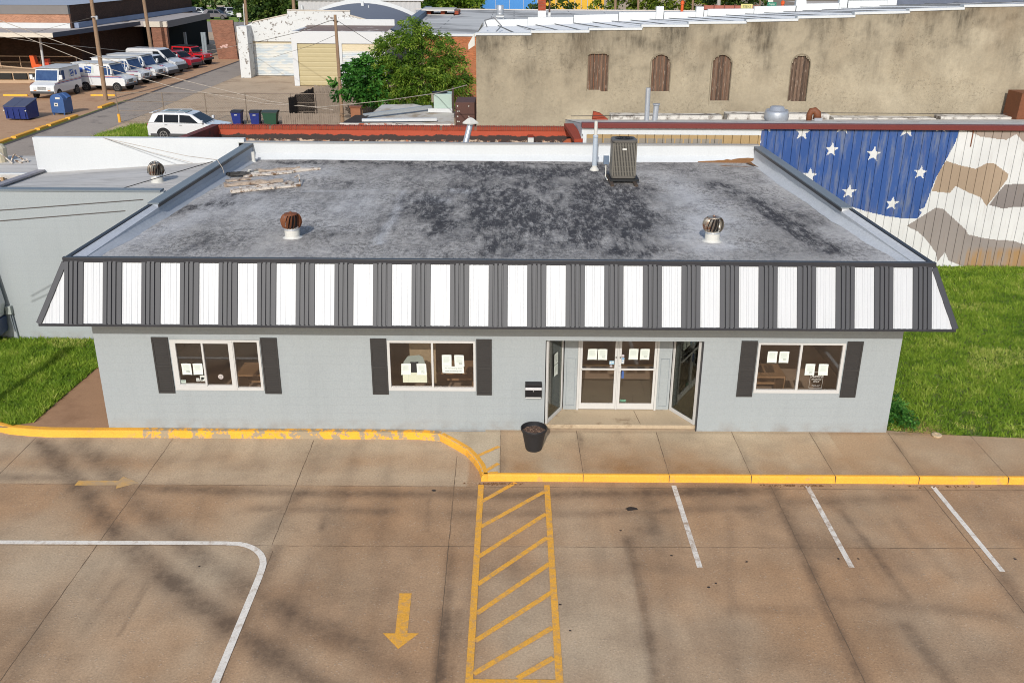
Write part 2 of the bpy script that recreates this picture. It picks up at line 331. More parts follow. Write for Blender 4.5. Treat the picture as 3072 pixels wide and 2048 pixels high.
# gutter grit along the kerb
m_grit = M('gutter_grit', (104, 74, 48), .95)
mm = MB()
for k in range(150):
    t = random.choice((2, 3, 7.4)) ; x = random.gauss({2: -.35, 3: 5.95, 7.4: 9.1}[t], {2: .25, 3: .35, 7.4: .5}[t]); y = 16.85 - abs(random.gauss(0, .03)); r = random.uniform(.01, .035)
    mm.add([(x - r, y - r * .6, LOT + .005), (x + r, y - r * .4, LOT + .005), (x, y + r * .6, LOT + .012 + r * .3)], [(0, 1, 2)])
o = mm.build('gutter_grit', m_grit); o['kind'] = 'stuff'; o['label'] = 'brown leaf litter and grit caught along the yellow kerb'; o['category'] = 'litter'
# ------------------------------------------------------------------ the yard, apron and lawns round the building
m_yard = M('yard_concrete', (178, 156, 130), .9, .14, .35, .10, 9, blot=((140, 116, 92), .5, .52, .72))
m_alley = M('alley_concrete', (150, 138, 126), .9, .13, .5, .10, 8, blot=((112, 102, 94), .7, .55, .7))
m_apron = M('apron_concrete', (158, 122, 92), .9, .14, 1.1, .10, 30, blot=((130, 96, 70), 1.2, .5, .75))
m_soil = M('lawn_soil', (92, 104, 46), .95, .3, 3)
sheet('yard', [(-120, 18.95), (60, 18.95), (60, 400), (-120, 400)], m_yard, -.012)
sheet('apron', [(-11.6, 18.95), (-9.17, 18.95), (-9.17, 23.4), (-10.75, 22.8)], m_apron, -.004)
lawn_l = [(-14.6, 19.9), (-12.3, 19.45), (-11.4, 19.02), (-11.0, 19.18), (-10.84, 22.3), (-9.9, 24.25), (-16.5, 24.25)]
lawn_r = [(8.6, 19.05), (9.82, 18.86), (11.5, 18.72), (19, 18.6), (19, 31.6), (8.6, 31.6)]
sheet('lawn', lawn_l, m_soil, .004); sheet('lawn', lawn_r, m_soil, .004)
lk = sheet('lawn', [(-25.5, 57.2), (-24.8, 59.2), (-24.4, 61.2), (-20.5, 61.4), (-20.5, 55), (-25, 55)], m_soil, .004)
def inside(x, y, poly):
    r = False; j = len(poly) - 1
    for i in range(len(poly)):
        xi, yi = poly[i][:2]; xj, yj = poly[j][:2]
        if (yi > y) != (yj > y) and x < (xj - xi) * (y - yi) / (yj - yi) + xi: r = not r
        j = i
    return r
def leaf_mat(name, cols, rough=.55, trans=.35):
    s = N(name); a = s.attr('shade'); r = s.n('ShaderNodeValToRGB'); s.put(r.inputs[0], a.outputs['Fac'])
    e = r.color_ramp.elements; e[0].position = 0; e[0].color = (*lin(cols[0]), 1); e[1].position = 1; e[1].color = (*lin(cols[-1]), 1)
    for i, c in enumerate(cols[1:-1]): q = e.new((i + 1) / (len(cols) - 1)); q.color = (*lin(c), 1)
    d = s.n('ShaderNodeBsdfPrincipled'); s.t.links.new(r.outputs[0], d.inputs['Base Color']); d.inputs['Roughness'].default_value = rough; d.inputs['Specular IOR Level'].default_value = .25
    t = s.n('ShaderNodeBsdfTranslucent'); s.t.links.new(r.outputs[0], t.inputs[0]); x = s.n('ShaderNodeMixShader'); x.inputs[0].default_value = trans
    s.t.links.new(d.outputs[0], x.inputs[1]); s.t.links.new(t.outputs[0], x.inputs[2]); s.t.links.new(x.outputs[0], s.out.inputs['Surface']); return s.m
def cards(name, vs_, fs, shade, mat, parent=None):
    me = bpy.data.meshes.new(name); off = base_of(parent) if parent else Vector()
    me.from_pydata([(v[0] - off.x, v[1] - off.y, v[2] - off.z) for v in vs_], [], fs)
    at = me.attributes.new('shade', 'FLOAT', 'FACE'); at.data.foreach_set('value', shade); me.materials.append(mat)
    o = bpy.data.objects.new(name, me); COL.objects.link(o); o.parent = parent; return o
m_grass = leaf_mat('grass_blades', [(74, 104, 28), (108, 140, 38), (144, 168, 56), (190, 192, 104)], .6, .35)
def grass(poly, n, h, label):
    xs = [p[0] for p in poly]; ys = [p[1] for p in poly]; vs_, fs, sh = [], [], []; rr = random.Random(len(poly) * 3 + n)
    while len(fs) < n:
        x = rr.uniform(min(xs), max(xs)); y = rr.uniform(min(ys), max(ys))
        if not inside(x, y, poly): continue
        cl = fbm(x, y, 1.3, 9); c2 = fbm(x, y, 5.5, 4)
        if c2 < -.30 and rr.random() < .55: continue
        hh = h * rr.uniform(.45, 1.2) * (1 + .35 * c2 + .2 * cl); a = rr.uniform(0, 6.28); wd = rr.uniform(.010, .024) * (1.2 if y > 40 else 1); lx = rr.gauss(0, .6) * hh; ly = rr.gauss(0, .6) * hh
        k = len(vs_); vs_ += [(x - wd * math.cos(a), y - wd * math.sin(a), 0), (x + wd * math.cos(a), y + wd * math.sin(a), 0), (x + lx, y + ly, hh)]
        if fbm(x, y, .45, 51) > .42 and rr.random() < .5: sh.append(min(1, .85 + rr.random() * .15)); fs.append((k, k + 1, k + 2)); continue
        fs.append((k, k + 1, k + 2)); sh.append(max(0, min(1, .46 + cl * .26 + c2 * .25 + rr.gauss(0, .12))))
    o = cards('grass', vs_, fs, sh, m_grass); o['kind'] = 'stuff'; o['label'] = label; o['category'] = 'grass'; return o
grass(lawn_r, 130000, .095, 'bright green grass of the lawn right of the building')
grass(lawn_l, 46000, .10, 'bright green grass strip left of the building')
grass([(-25.3, 57.2), (-24.8, 59.2), (-24.4, 61.0), (-21.0, 61.2), (-21.0, 56), (-25, 56)], 9000, .22, 'small patch of grass beside the white parked SUV')
# ------------------------------------------------------------------ main building
def cmu_mat(name, col, str_=.25):
    s = N(name); br = s.n('ShaderNodeTexBrick'); mp = s.n('ShaderNodeMapping'); mp.inputs['Rotation'].default_value = (math.pi / 2, 0, 0); s.put(mp.inputs['Vector'], s.pos)
    s.put(br.inputs['Vector'], mp.outputs[0]); br.inputs['Scale'].default_value = 1; br.inputs['Brick Width'].default_value = .40; br.inputs['Row Height'].default_value = .20; br.inputs['Mortar Size'].default_value = .005; br.inputs['Mortar Smooth'].default_value = .6
    c = s.mix(s.noise(.8, 5), sc(lin(col), .95), sc(lin(col), 1.05)); c = s.mix(1.0, c, s.rng(s.noise(30, 4), .3, .7, .94, 1.06), 'MULTIPLY'); c = s.mix(s.rng(s.noise(1.0, 6, .65, s.stretch((3.5, 3.5, .3))), .50, .78, 0, .16), c, sc(lin(col), .62))
    c = s.mix(s.math('MULTIPLY', br.outputs['Fac'], .13), c, sc(lin(col), .6))
    z = s.n('ShaderNodeSeparateXYZ'); s.put(z.inputs[0], s.pos); k = s.math('MULTIPLY', s.rng(z.outputs[2], .0, .28, 1, 0), s.rng(s.noise(3, 5), .42, .7)); c = s.mix(s.math('MULTIPLY', k, .5), c, lin((120, 100, 80)))
    h = s.math('SUBTRACT', s.math('MULTIPLY', s.noise(60, 3), .25), br.outputs['Fac']); return s.bsdf(c, .75, 0, .3, h, str_, .006)
m_face = cmu_mat('painted_block_wall', (150, 156, 158))
m_white = M('white_coating', (221, 224, 225), .6, .05, 1.2, .04, 20, streak=.06)
m_alu = M('white_aluminium', (196, 195, 192), .4, .05, 4, .03, 40)
m_trim = M('black_trim_metal', (44, 45, 50), .45, .12, 3, .06, 60, spec=.5)
m_greycap = M('grey_cap_metal', (110, 118, 124), .5, .12, 2, .06, 40, spec=.5)
m_blk = M('charcoal_panel_metal', (57, 58, 62), .5, .10, 2, .06, 90, spec=.4)
m_wht = M('white_panel_metal', (184, 186, 188), .42, .05, 1.3, .03, 40, spec=.5, streak=.07)
m_shut = M('charcoal_shutter', (50, 48, 47), .6, .08, 6, .12, 90)
m_wood_in = M('interior_wall', (186, 174, 166), .9, .1, 1)
m_carpet = M('interior_carpet', (118, 120, 112), .95, .1, 2, .12, 50)
m_carpet2 = M('interior_floor_tile', (188, 176, 164), .8, .1, 2, .06, 30)
def glass_mat(name, tint=(.90, .85, .80), rough=.03, gk=2.6):
    s = N(name); t = s.n('ShaderNodeBsdfTransparent'); t.inputs[0].default_value = (*tint, 1); g = s.n('ShaderNodeBsdfGlossy'); g.inputs['Roughness'].default_value = rough
    l = s.n('ShaderNodeFresnel'); l.inputs['IOR'].default_value = 1.52; x = s.n('ShaderNodeMixShader'); s.t.links.new(s.math('MULTIPLY', l.outputs[0], gk, True), x.inputs[0]); s.t.links.new(t.outputs[0], x.inputs[1]); s.t.links.new(g.outputs[0], x.inputs[2])
    s.t.links.new(x.outputs[0], s.out.inputs['Surface']); return s.m
m_glass = glass_mat('tinted_window_glass'); m_glass2 = glass_mat('green_tinted_glass', (.80, .82, .74), gk=.9)
def holed_wall(x0, x1, z0, z1, ya, yb, holes):
    """wall along x with rectangular openings: front (ya) and back (yb) skins and the reveals"""
    m = MB(); xs = sorted({x0, x1, *[h[0] for h in holes], *[h[1] for h in holes]}); zs = sorted({z0, z1, *[h[2] for h in holes], *[h[3] for h in holes]})
    inh = lambda x, z: any(h[0] < x < h[1] and h[2] < z < h[3] for h in holes); ok = {}
    for i in range(len(xs) - 1):
        for j in range(len(zs) - 1): ok[i, j] = not inh((xs[i] + xs[i + 1]) / 2, (zs[j] + zs[j + 1]) / 2)
    for (i, j), v in ok.items():
        if not v: continue
        a, b, c, d = xs[i], xs[i + 1], zs[j], zs[j + 1]
        m.quad((a, ya, c), (b, ya, c), (b, ya, d), (a, ya, d)); m.quad((b, yb, c), (a, yb, c), (a, yb, d), (b, yb, d))
        if not ok.get((i - 1, j)): m.quad((a, yb, c), (a, ya, c), (a, ya, d), (a, yb, d))
        if not ok.get((i + 1, j)): m.quad((b, ya, c), (b, yb, c), (b, yb, d), (b, ya, d))
        if not ok.get((i, j - 1)): m.quad((a, ya, c), (a, yb, c), (b, yb, c), (b, ya, c))
        if not ok.get((i, j + 1)): m.quad((a, ya, d), (b, ya, d), (b, yb, d), (a, yb, d))
    return m
YF = 18.96; BX0, BX1 = -9.17, 8.54; BB = 31.25
shop = thing('shop_building', 'long pale grey single storey building with black and white striped mansard awning and flat roof', 'building', ((BX0 + BX1) / 2, 25, 0))
wins = [(-7.52, -5.54, .95, 2.175), (-2.75, -.80, .97, 2.185), (5.405, 7.325, .97, 2.185)]
OPN = (.74, 4.215, 0, 2.20)
wl = holed_wall(BX0, BX1, -.1, 3.9, YF, YF + .2, wins + [(OPN[0], OPN[1], -.1, 2.20)])
wl.box(BX0, BX0 + .2, YF + .2, BB, -.1, 3.5); wl.box(BX1 - .2, BX1, YF + .2, BB, -.1, 3.5)
wl.build('wall', m_face, shop, fix=True)
# interior
itr = MB(); itr.quad((BX0 + .2, 26, 0), (BX1 - .2, 26, 0), (BX1 - .2, 26, 3), (BX0 + .2, 26, 3)); itr.box(-4.35, -4.25, YF + .2, 26, 0, 3); itr.box(4.55, 4.65, YF + .2, 26, 0, 3); itr.quad((BX0 + .2, YF + .2, 2.75), (BX1 - .2, YF + .2, 2.75), (BX1 - .2, 26, 2.75), (BX0 + .2, 26, 2.75))
itr.build('interior_wall', m_wood_in, shop, fix=False)
itr = MB(); itr.quad((BX0 + .2, YF + .2, .09), (BX1 - .2, YF + .2, .09), (BX1 - .2, 26, .09), (BX0 + .2, 26, .09)); itr.build('interior_floor', m_carpet2, shop)
m_desk = M('desk_laminate', (176, 150, 120), .5, .08, 2)  # desks put in to catch sun and make lit shapes behind the glass
for dx_0, dx_1, dy in ((-6.5, -5.1, 20.1), (-2.0, -.9, 20.3), (5.2, 6.5, 20.2)):
    itr = MB(); itr.box(dx_0, dx_1, dy, dy + .75, .78, .82); itr.box(dx_0, dx_0 + .04, dy, dy + .75, .095, .78); itr.box(dx_1 - .04, dx_1, dy, dy + .75, .095, .78); itr.box(dx_0 + .04, dx_1 - .04, dy + .70, dy + .73, .3, .78); itr.build('added_desk', m_desk, shop)
itr = MB(); itr.box(-2.35, -1.75, 19.75, 19.78, .8, 2.3); itr.build('interior_panel', M('pale_panel', (196, 190, 168), .8), shop)
itr = MB(); itr.box(1.25, 4.5, 19.92, 21.6, .092, .104); itr.build('interior_mat', m_carpet, shop)
# roof deck with its wear map
ZR = 3.97
def zroof(y): return 4.0 - .2 * (y - 18.7) / 12.3
def RG(px, py):          # point of the sloping deck seen at a pixel
    a, b, c = ray(px, py); k = -.2 / 12.3; t = (4.0 - k * 18.7 - CAM_H) / (c - k * b); return Vector((a * t, b * t, CAM_H + c * t))
RB = []
def rb(px, py, rx, ry, amp, ch=0, rot=0):
    d = 1.30612; c = RG(px * d, py * d); ex = RG((px + rx) * d, py * d); ey = RG(px * d, (py - ry) * d); RB.append((c.x, c.y, abs(ex.x - c.x), abs(ey.y - c.y), amp, ch, rot))
for q in ((1400, 440, 60, 35, 1.0), (1440, 500, 70, 35, .9), (1330, 520, 70, 30, .75), (1250, 500, 60, 40, .7), (1180, 460, 60, 30, .55), (1110, 490, 45, 40, .8), (1120, 540, 60, 20, .6), (1000, 505, 40, 35, .65), (960, 470, 30, 30, .5),
          (900, 520, 60, 35, .35), (1060, 380, 120, 8, .6), (1200, 395, 130, 6, .9), (1350, 390, 60, 8, .5), (860, 372, 130, 5, .7), (700, 368, 80, 4, .9), (1130, 440, 40, 25, .5), (800, 420, 40, 12, .4), (560, 455, 40, 12, .35),
          (450, 475, 60, 10, .55), (640, 440, 40, 6, .55), (1560, 395, 50, 5, .3), (1230, 570, 120, 18, .45), (1420, 560, 80, 14, .45), (500, 560, 200, 30, .32), (1000, 580, 160, 14, .38), (760, 540, 70, 12, .3), (1900, 570, 110, 14, .3), (1500, 575, 100, 12, .3)): rb(*q)
for q in ((1260, 455, 240, 75, .42), (1060, 430, 150, 60, .32), (760, 470, 150, 40, .24), (480, 490, 120, 30, .2), (1180, 385, 330, 14, .4)): rb(*q)
for q in ((620, 480, 130, 30, .5, 2), (560, 430, 60, 40, .5, 2), (820, 470, 70, 40, .5, 2), (1580, 450, 60, 40, .6, 2), (1620, 520, 80, 40, .6, 2), (700, 390, 60, 20, .5, 2), (1780, 400, 30, 30, .7, 2), (1850, 440, 30, 25, .8, 2), (1980, 520, 40, 25, .6, 2), (980, 457, 26, 10, .9, 2), (1055, 437, 30, 5, .8, 2), (440, 500, 40, 30, .4, 2), (350, 540, 50, 25, .4, 2), (1650, 560, 50, 14, .55, 2)): rb(*q)
RS = []
def rsg(pts, wd, amp, ch): 
    q = [RG(x * 1.30612, y * 1.30612) for x, y in pts]
    for a, b in zip(q, q[1:]): RS.append((a.x, a.y, b.x, b.y, wd, amp, ch))
rsg([(1650, 425), (1730, 460), (1830, 530), (1900, 572)], .42, .95, 0); rsg([(1700, 440), (1800, 480), (1870, 510)], .35, .6, 0); rsg([(915, 478), (868, 560)], .13, .8, 2); rsg([(925, 440), (912, 480)], .2, .5, 2); rsg([(700, 440), (870, 438)], .16, .5, 2)
rsg([(590, 364), (800, 368), (1160, 374), (1340, 380)], .16, 1.2, 0); rsg([(590, 360), (760, 364)], .10, .9, 1); rsg([(1080, 385), (1130, 395), (1360, 388)], .08, .9, 0); rsg([(370, 500), (520, 450), (590, 437)], .25, .5, 0); rsg([(1605, 366), (1745, 372)], .16, 1.2, 1); rsg([(1740, 374), (1768, 386)], .16, 1.2, 1); rsg([(1660, 380), (1715, 382)], .07, .9, 1)
def roof_wear(x, y):
    w0 = [0, 0, 0]; wx = x + .5 * fbm(x, y, .8, 1); wy = y + .7 * fbm(x, y, .8, 7)
    for cx, cy, rx, ry, amp, ch, _ in RB:
        q = ((wx - cx) / rx) ** 2 + ((wy - cy) / ry) ** 2
        if q < 5: w0[ch] += amp * math.exp(-q)
    wx = x + .1 * fbm(x, y, 2, 1); wy = y + .12 * fbm(x, y, 2, 7)
    for s in RS:
        q = seg_d(wx, wy, s)
        if q < s[4] * 2.2: w0[s[6]] = max(w0[s[6]], s[5] * math.exp(-(q / s[4]) ** 2))
    k = fbm(x * 2.2, y * .7, 1.3, 12); d = w0[0] * (1.05 + 1.0 * k) + .16 * max(0, fbm(x * 1.5, y * .5, .9, 3)); e = min(x + 8.9, 8.3 - x) / 1.2; w0[2] += .42 * max(0, 1 - e) + .25 * max(0, 1 - (y - 18.8) / 1.2) * (.6 + fbm(x, y, .8, 61))
    return max(0, min(1, d)), max(0, min(1, w0[1] * (1 + .8 * k))), max(0, min(1, w0[2]))
s = N('weathered_roof_membrane'); sp = s.n('ShaderNodeSeparateColor'); s.put(sp.inputs[0], s.attr('wear').outputs['Color'])
c = s.mix(s.rng(s.noise(.6, 6, .6), .3, .7), linr((150, 146, 141)), linr((194, 189, 183))); c = s.mix(sp.outputs[2], c, linr((208, 207, 207)))
ln = s.rng(s.noise(1.0, 5, .6, s.stretch((2.6, .35, 1))), .40, .62)      # strokes of the rolled-on coating
gr = s.noise(9, 9, .85, s.stretch((1, .7, 1))); msk = s.math('MULTIPLY', s.rng(s.noise(.8, 5), .36, .60, .22, 1.0), s.math('SUBTRACT', 1.0, s.math('MULTIPLY', sp.outputs[2], .75)))
k = s.math('MULTIPLY', s.rng(gr, .49, .54), msk); c = s.mix(s.math('MULTIPLY', k, .8), c, lin((84, 81, 78))); k = s.math('MULTIPLY', s.rng(s.noise(24, 5, .8), .54, .60), msk); c = s.mix(s.math('MULTIPLY', k, .6), c, lin((70, 68, 66)))
c = s.mix(s.math('MULTIPLY', s.math('MULTIPLY', s.rng(s.noise(3.4, 8, .78), .50, .60), ln), .45), c, lin((84, 84, 94)))
n1 = s.noise(3.4, 10, .8, s.stretch((1.9, .42, 1))); dk = s.math('MULTIPLY', sp.outputs[0], s.rng(n1, .37, .60, .12, 1.5), True); c = s.mix(s.math('MULTIPLY', dk, .93), c, lin((44, 42, 46)))
c = s.mix(s.math('MULTIPLY', s.math('MULTIPLY', s.rng(s.noise(6, 7, .8), .56, .62), sp.outputs[0]), .55), c, lin((176, 174, 170))); c = s.mix(s.rng(s.noise(10, 4), .70, .76, 0, .7), c, lin((206, 204, 200))); c = s.mix(sp.outputs[1], c, lin((132, 92, 54)))
m_roof = s.bsdf(c, .85, 0, .3, s.math('ADD', gr, n1), .7, .03)
rf = grid('roof', -9.25, 8.70, 18.74, 31.0, .055, lambda x, y: zroof(y) + .02 * fbm(x, y, .35, 2) * .6, roof_wear, m_roof, None, shop)
# light repair patches lying in the membrane
m_patch = M('roof_patch', (184, 182, 182), .85, .1, 3, .15, 40); pm = MB()
for x, y, w_, h_ in ((-6.4, 24.2, .95, .5),):
    pm.add([(x, y, zroof(y) + .026), (x + w_, y + .05, zroof(y + .05) + .026), (x + w_ + .05, y + h_, zroof(y + h_) + .026), (x + .04, y + h_ - .03, zroof(y + h_ - .03) + .026)], [(0, 1, 2, 3)])
m_btar = M('brown_mastic', (122, 86, 52), .8, .2, 3, .12, 30); pm = MB(); pm.poly([RG(x * 1.30612, y * 1.30612) + Vector((0, 0, .03)) for x, y in ((1712, 376), (1742, 372), (1754, 380), (1772, 390), (1768, 397), (1752, 390), (1735, 384))]); pm.build('mastic_patch', m_btar, rf, fix=False)
pm = MB(); xa, xb = F(1600 * 1.30612, 480, 31).x, F(1735 * 1.30612, 480, 31).x; n = 14; tp_ = [(xa + (xb - xa) * i / n, .045 + .12 * (i / n) * random.uniform(.7, 1.1)) for i in range(n + 1)]
for (x0_, h0), (x1_, h1) in zip(tp_, tp_[1:]): pm.quad((x0_, 30.715, zroof(30.7) - .03), (x1_, 30.715, zroof(30.7) - .03), (x1_, 30.715 + h1 * 1.33, zroof(30.7) - .02 + h1), (x0_, 30.715 + h0 * 1.33, zroof(30.7) - .02 + h0))
pm.build('mastic_patch', m_btar, rf, fix=False)
# parapets
pw = MB(); pw.box(BX0 + .1, BX1 - .4, 31.0, BB, 3.2, 4.295); pw.prism([(BX0 + .5, 30.72, zroof(30.72) - .03), (BX0 + .5, 31.0, zroof(31) + .18), (BX0 + .5, 31.0, zroof(31) - .06)], (BX1 - BX0 - 1.0, 0, 0))
pw.build('back_parapet', m_white, shop); MB().box(BX0 + .1, BX1 - .4, 30.985, BB + .02, 4.297, 4.33).build('parapet_cap', M('old_cap_flashing', (158, 156, 152), .6, .2, 2), shop)
m_flash = M('aluminised_flashing', (196, 198, 200), .5, .10, 2.2, .10, 18, bump=.7, bs=9)
m_flash_shade = M('shaded_side_flashing', (150, 158, 170), .6, .08, 2, .05, 30)  # left parapet: its shade is put into a darker, bluer colour
y0 = 22.7; TXS = {-1: -9.37, 1: 8.82}
for sx, A0, A1, wd in ((-1, (-8.80, y0), (-8.62, 30.97), .22), (1, (8.16, y0), (7.98, 30.97), .22)):
    def at_y(y, off, A0=A0, A1=A1): t = (y - A0[1]) / (A1[1] - A0[1]); return A0[0] + (A1[0] - A0[0]) * t + sx * off
    def bar(ya, yb, oa, ob, za, zb2):
        m = MB(); P = [(at_y(ya, oa), ya), (at_y(ya, ob), ya), (at_y(yb, ob), yb), (at_y(yb, oa), yb)]
        m.add([(x, y, za) for x, y in P] + [(x, y, zb2) for x, y in P], [(3, 2, 1, 0), (4, 5, 6, 7), (0, 1, 5, 4), (1, 2, 6, 5), (2, 3, 7, 6), (3, 0, 4, 7)]); return m
    bar(y0, 30.96, 0, wd, 3.3, 4.27).build('side_parapet', m_flash_shade if sx < 0 else m_flash, shop)
    c_ = bar(y0 - .02, 31.1, -.03, wd + .03, 4.272, 4.305); c_.build('parapet_cap', m_greycap, shop); bar(y0 - .02, 30.95, -.036, -.004, 4.20, 4.27).build('cap_lip', m_trim, shop)
    # membrane turned up against the parapet, fine wrinkles
    m = MB(); rr = random.Random(5); n = 150; a, b, c2 = [], [], []
    for i in range(n + 1):
        y = 18.82 + (30.9 - 18.82) * i / n; hi = zroof(y) + (.17 + .04 * fbm(y, 1, 1.1, 3) + rr.uniform(-.012, .012) if y > y0 else .05 + .12 * (1 - (y0 - y) / 3.9)); t_ = max(0, (y0 - y) / (y0 - 18.8)); xin = at_y(max(y, y0), -.004) + (0 if y > y0 else ((TXS[sx] - sx * .365) - at_y(y0, -.004)) * t_)
        a.append((xin, y, hi)); b.append((xin - sx * (.045 + rr.uniform(-.008, .008)), y, zroof(y) + .065)); c2.append((xin - sx * (.20 + .06 * fbm(y, 4, .8, 1)), y, zroof(y) + .002))
    m.add(a + b + c2, [(i, i + 1, n + 2 + i, n + 1 + i) for i in range(n)] + [(n + 1 + i, n + 2 + i, 2 * n + 3 + i, 2 * n + 2 + i) for i in range(n)])
    m.build('cant_flashing', m_flash if sx > 0 else M('shaded_cant_flashing', (160, 164, 170), .6, .12, 2, .1, 20, bump=.5, bs=9), shop, smooth=True, fix=False)  # left strip coloured greyer as the shaded side, right one as lit
# mansard awning
TX0, TX1, TY, TZ = -9.37, 8.82, 18.71, 4.03
BXA, BXB, BY, BZ = -9.89, 9.27, 18.21, 2.80
RET = 22.7
aw = MB(); th = .05
aw.add([(TX0, TY + th, TZ - .01), (TX1, TY + th, TZ - .01), (BXB, BY + th, BZ), (BXA, BY + th, BZ), (TX0 + th, RET, TZ - .01), (BXA + th, RET, BZ), (TX1 - th, RET, TZ - .01), (BXB - th, RET, BZ)], [(0, 1, 2, 3), (4, 0, 3, 5), (1, 6, 7, 2)])
aw.box(BXA + .03, BXB - .03, BY + .06, YF - .003, BZ - .03, BZ - .001); aw.box(BXA + .03, BX0 - .003, YF - .003, RET, BZ - .03, BZ - .001); aw.box(BX1 + .003, BXB - .03, YF - .003, RET, BZ - .03, BZ - .001)
awn = aw.build('awning', m_white, shop)
PIT = .8065
def panel(xa, xb, dark):
    """ribbed sheet on the sloping face from xa to xb, cut by the hips"""
    m = MB(); prof = []; wdt = xb - xa
    if dark: rel = [0, .012, .020, .215, .235, .285, .305, .445, .465, .515, .535, .675, .695, .745, .765, .975, .985, 1]; hs = [0, .03, .03, .03, .0, .0, .036, .036, .0, .0, .036, .036, .0, .0, .03, .03, .0, .0]
    else: rel = [0, .06, .08, .20, .22, .38, .40, .48, .50, .66, .68, .80, .82, 1]; hs = [0, 0, .008, .008, 0, 0, .008, .008, 0, 0, .008, .008, 0, 0]
    nrm = Vector((0, -(TZ - BZ), -(TY - BY))).normalized(); nrm = Vector((0, -math.cos(.385), math.sin(.385)))
    top, bot = [], []
    for r, h in zip(rel, hs):
        x = xa + wdt * r; t1 = 1.0
        if x < TX0: t1 = max(0.02, (x - BXA) / (TX0 - BXA))
        if x > TX1: t1 = max(0.02, (BXB - x) / (BXB - TX1))
        b = Vector((x, BY, BZ)); t = Vector((x, BY + (TY - BY) * t1, BZ + (TZ - BZ) * t1)); top.append(t + nrm * h); bot.append(b + nrm * h)
    n = len(top); m.add(bot + top, [(i, i + 1, n + i + 1, n + i) for i in range(n - 1)])
    m.build('dark_panel' if dark else 'white_panel', m_blk if dark else m_wht, awn, fix=False)
panel(BXA + .02, TX0, False); x = TX0
for i in range(23):
    panel(x, x + .405, True); xe = x + PIT if i < 22 else BXB - .02; panel(x + .405, xe, False); x += PIT
for sx, xt, xb_ in ((-1, TX0, BXA), (1, TX1, BXB)):
    for k in range(10):
        ya, yb = TY + .02 + k * .40, TY + .02 + (k + 1) * .40
        y1, y2 = (BY + .02 if k == 0 else ya), yb; mm = MB(); mm.quad((xb_, y1, BZ), (xb_, y2, BZ), (xt, y2, TZ), (xt, ya, TZ)); mm.build('white_panel' if k % 2 == 0 else 'dark_panel', m_wht if k % 2 == 0 else m_blk, awn, fix=False)
tr = MB(); tr.box(TX0 - .03, TX1 + .03, TY - .035, TY + .07, TZ - .02, TZ + .085); tr.box(BXA - .01, BXB + .01, BY - .03, BY + .03, BZ - .035, BZ + .02)
for xt, xb_ in ((TX0, BXA), (TX1, BXB)):
    tr.beam((xb_, BY - .01, BZ + .02), (xt, TY - .012, TZ - .025), .115, .05, up=(0, -1, .5))
    s_ = 1 if xt > 0 else -1; xe = -9.0 if s_ < 0 else 8.40; tr.beam((xt - s_ * .05, TY + .072, TZ + .035), (xe - s_ * .02, RET + .06, 4.225), .10, .10)
tr.build('edge_trim', m_trim, shop, bevel=.006)
for xt, xe, xi in ((TX0, -9.0, -8.80), (TX1, 8.40, 8.16)):
    s_ = 1 if xt > 0 else -1; tb = MB(); A_ = Vector((xt - s_ * .11, TY + .08, TZ + .06)); B_ = Vector((xe - s_ * .08, RET + .02, 4.255)); C_ = Vector((xt - s_ * .36, TY + .08, TZ + .03)); D_ = Vector((xi - s_ * .01, RET + .02, 4.19)); dn = Vector((0, 0, -.5))
    tb.add([A_, C_, D_, B_, A_ + dn, C_ + dn, D_ + dn, B_ + dn], [(0, 1, 2, 3), (1, 5, 6, 2), (0, 4, 5, 1), (0, 3, 7, 4), (3, 2, 6, 7)]); tb.build('curb', m_flash if s_ > 0 else M('shaded_curb_flashing', (176, 180, 186), .6, .12, 2, .1, 20, bump=.5, bs=9), shop)  # left curb takes a colour with the shade mixed in
# windows
def glazed(name, x0, x1, z0, z1, panes, fw_=.045, y=YF, deep=.06):
    fr = MB()
    cuts = [h for h in panes]; mm = holed_wall(x0, x1, z0, z1, y - .015, y + deep, cuts); f = mm.build(name, m_alu, shop, fix=True)
    for (a, b, c, d) in panes: MB().box(a + .002, b - .002, y + .03, y + .036, c + .002, d - .002).build('pane', m_glass, f)
    return f
w1 = glazed('window', -7.515, -5.545, .955, 2.17, [(-7.40, -6.835, 1.10, 2.09), (-6.795, -6.24, 1.07, 2.085), (-6.12, -5.60, 1.02, 2.125)])
mm = MB(); mm.box(-7.44, -6.80, YF - .03, YF - .018, 1.055, 1.085); mm.box(-6.22, -6.14, YF - .03, YF - .016, .99, 2.14); mm.box(-7.50, -6.15, YF - .028, YF - .016, .962, 1.03); mm.build('sliding_track', m_alu, w1)
w2 = glazed('window', -2.748, -.802, .975, 2.183, [(-2.69, -1.78, 1.06, 2.13), (-1.735, -.85, 1.05, 2.13)])
w3 = glazed('window', 5.407, 7.323, .975, 2.183, [(5.455, 6.335, 1.05, 2.14), (6.385, 7.265, 1.045, 2.14)])
for i, (a, b) in enumerate(((-7.905, -7.54), (-5.52, -5.155), (-3.11, -2.755), (-.785, -.445), (5.03, 5.385), (7.35, 7.70))):
    m = MB(); y1, y2 = YF - .03, YF - .004; m.box(a, b, y1 + .012, y2, .885, 2.23); fr_ = .035
    for (c, d, e, g) in ((a, a + fr_, .885, 2.23), (b - fr_, b, .885, 2.23), (a + fr_, b - fr_, .885, .93), (a + fr_, b - fr_, 2.185, 2.23), (a + fr_, b - fr_, 1.52, 1.575)): m.box(c, d, y1, y1 + .011, e, g)
    for k in range(28):
        z = .945 + k * .0445
        if not 1.48 < z < 1.59: m.box(a + fr_ + .01, b - fr_ - .01, y1 + .005, y1 + .0115, z, z + .018)
    m.build('shutter', m_shut, shop)
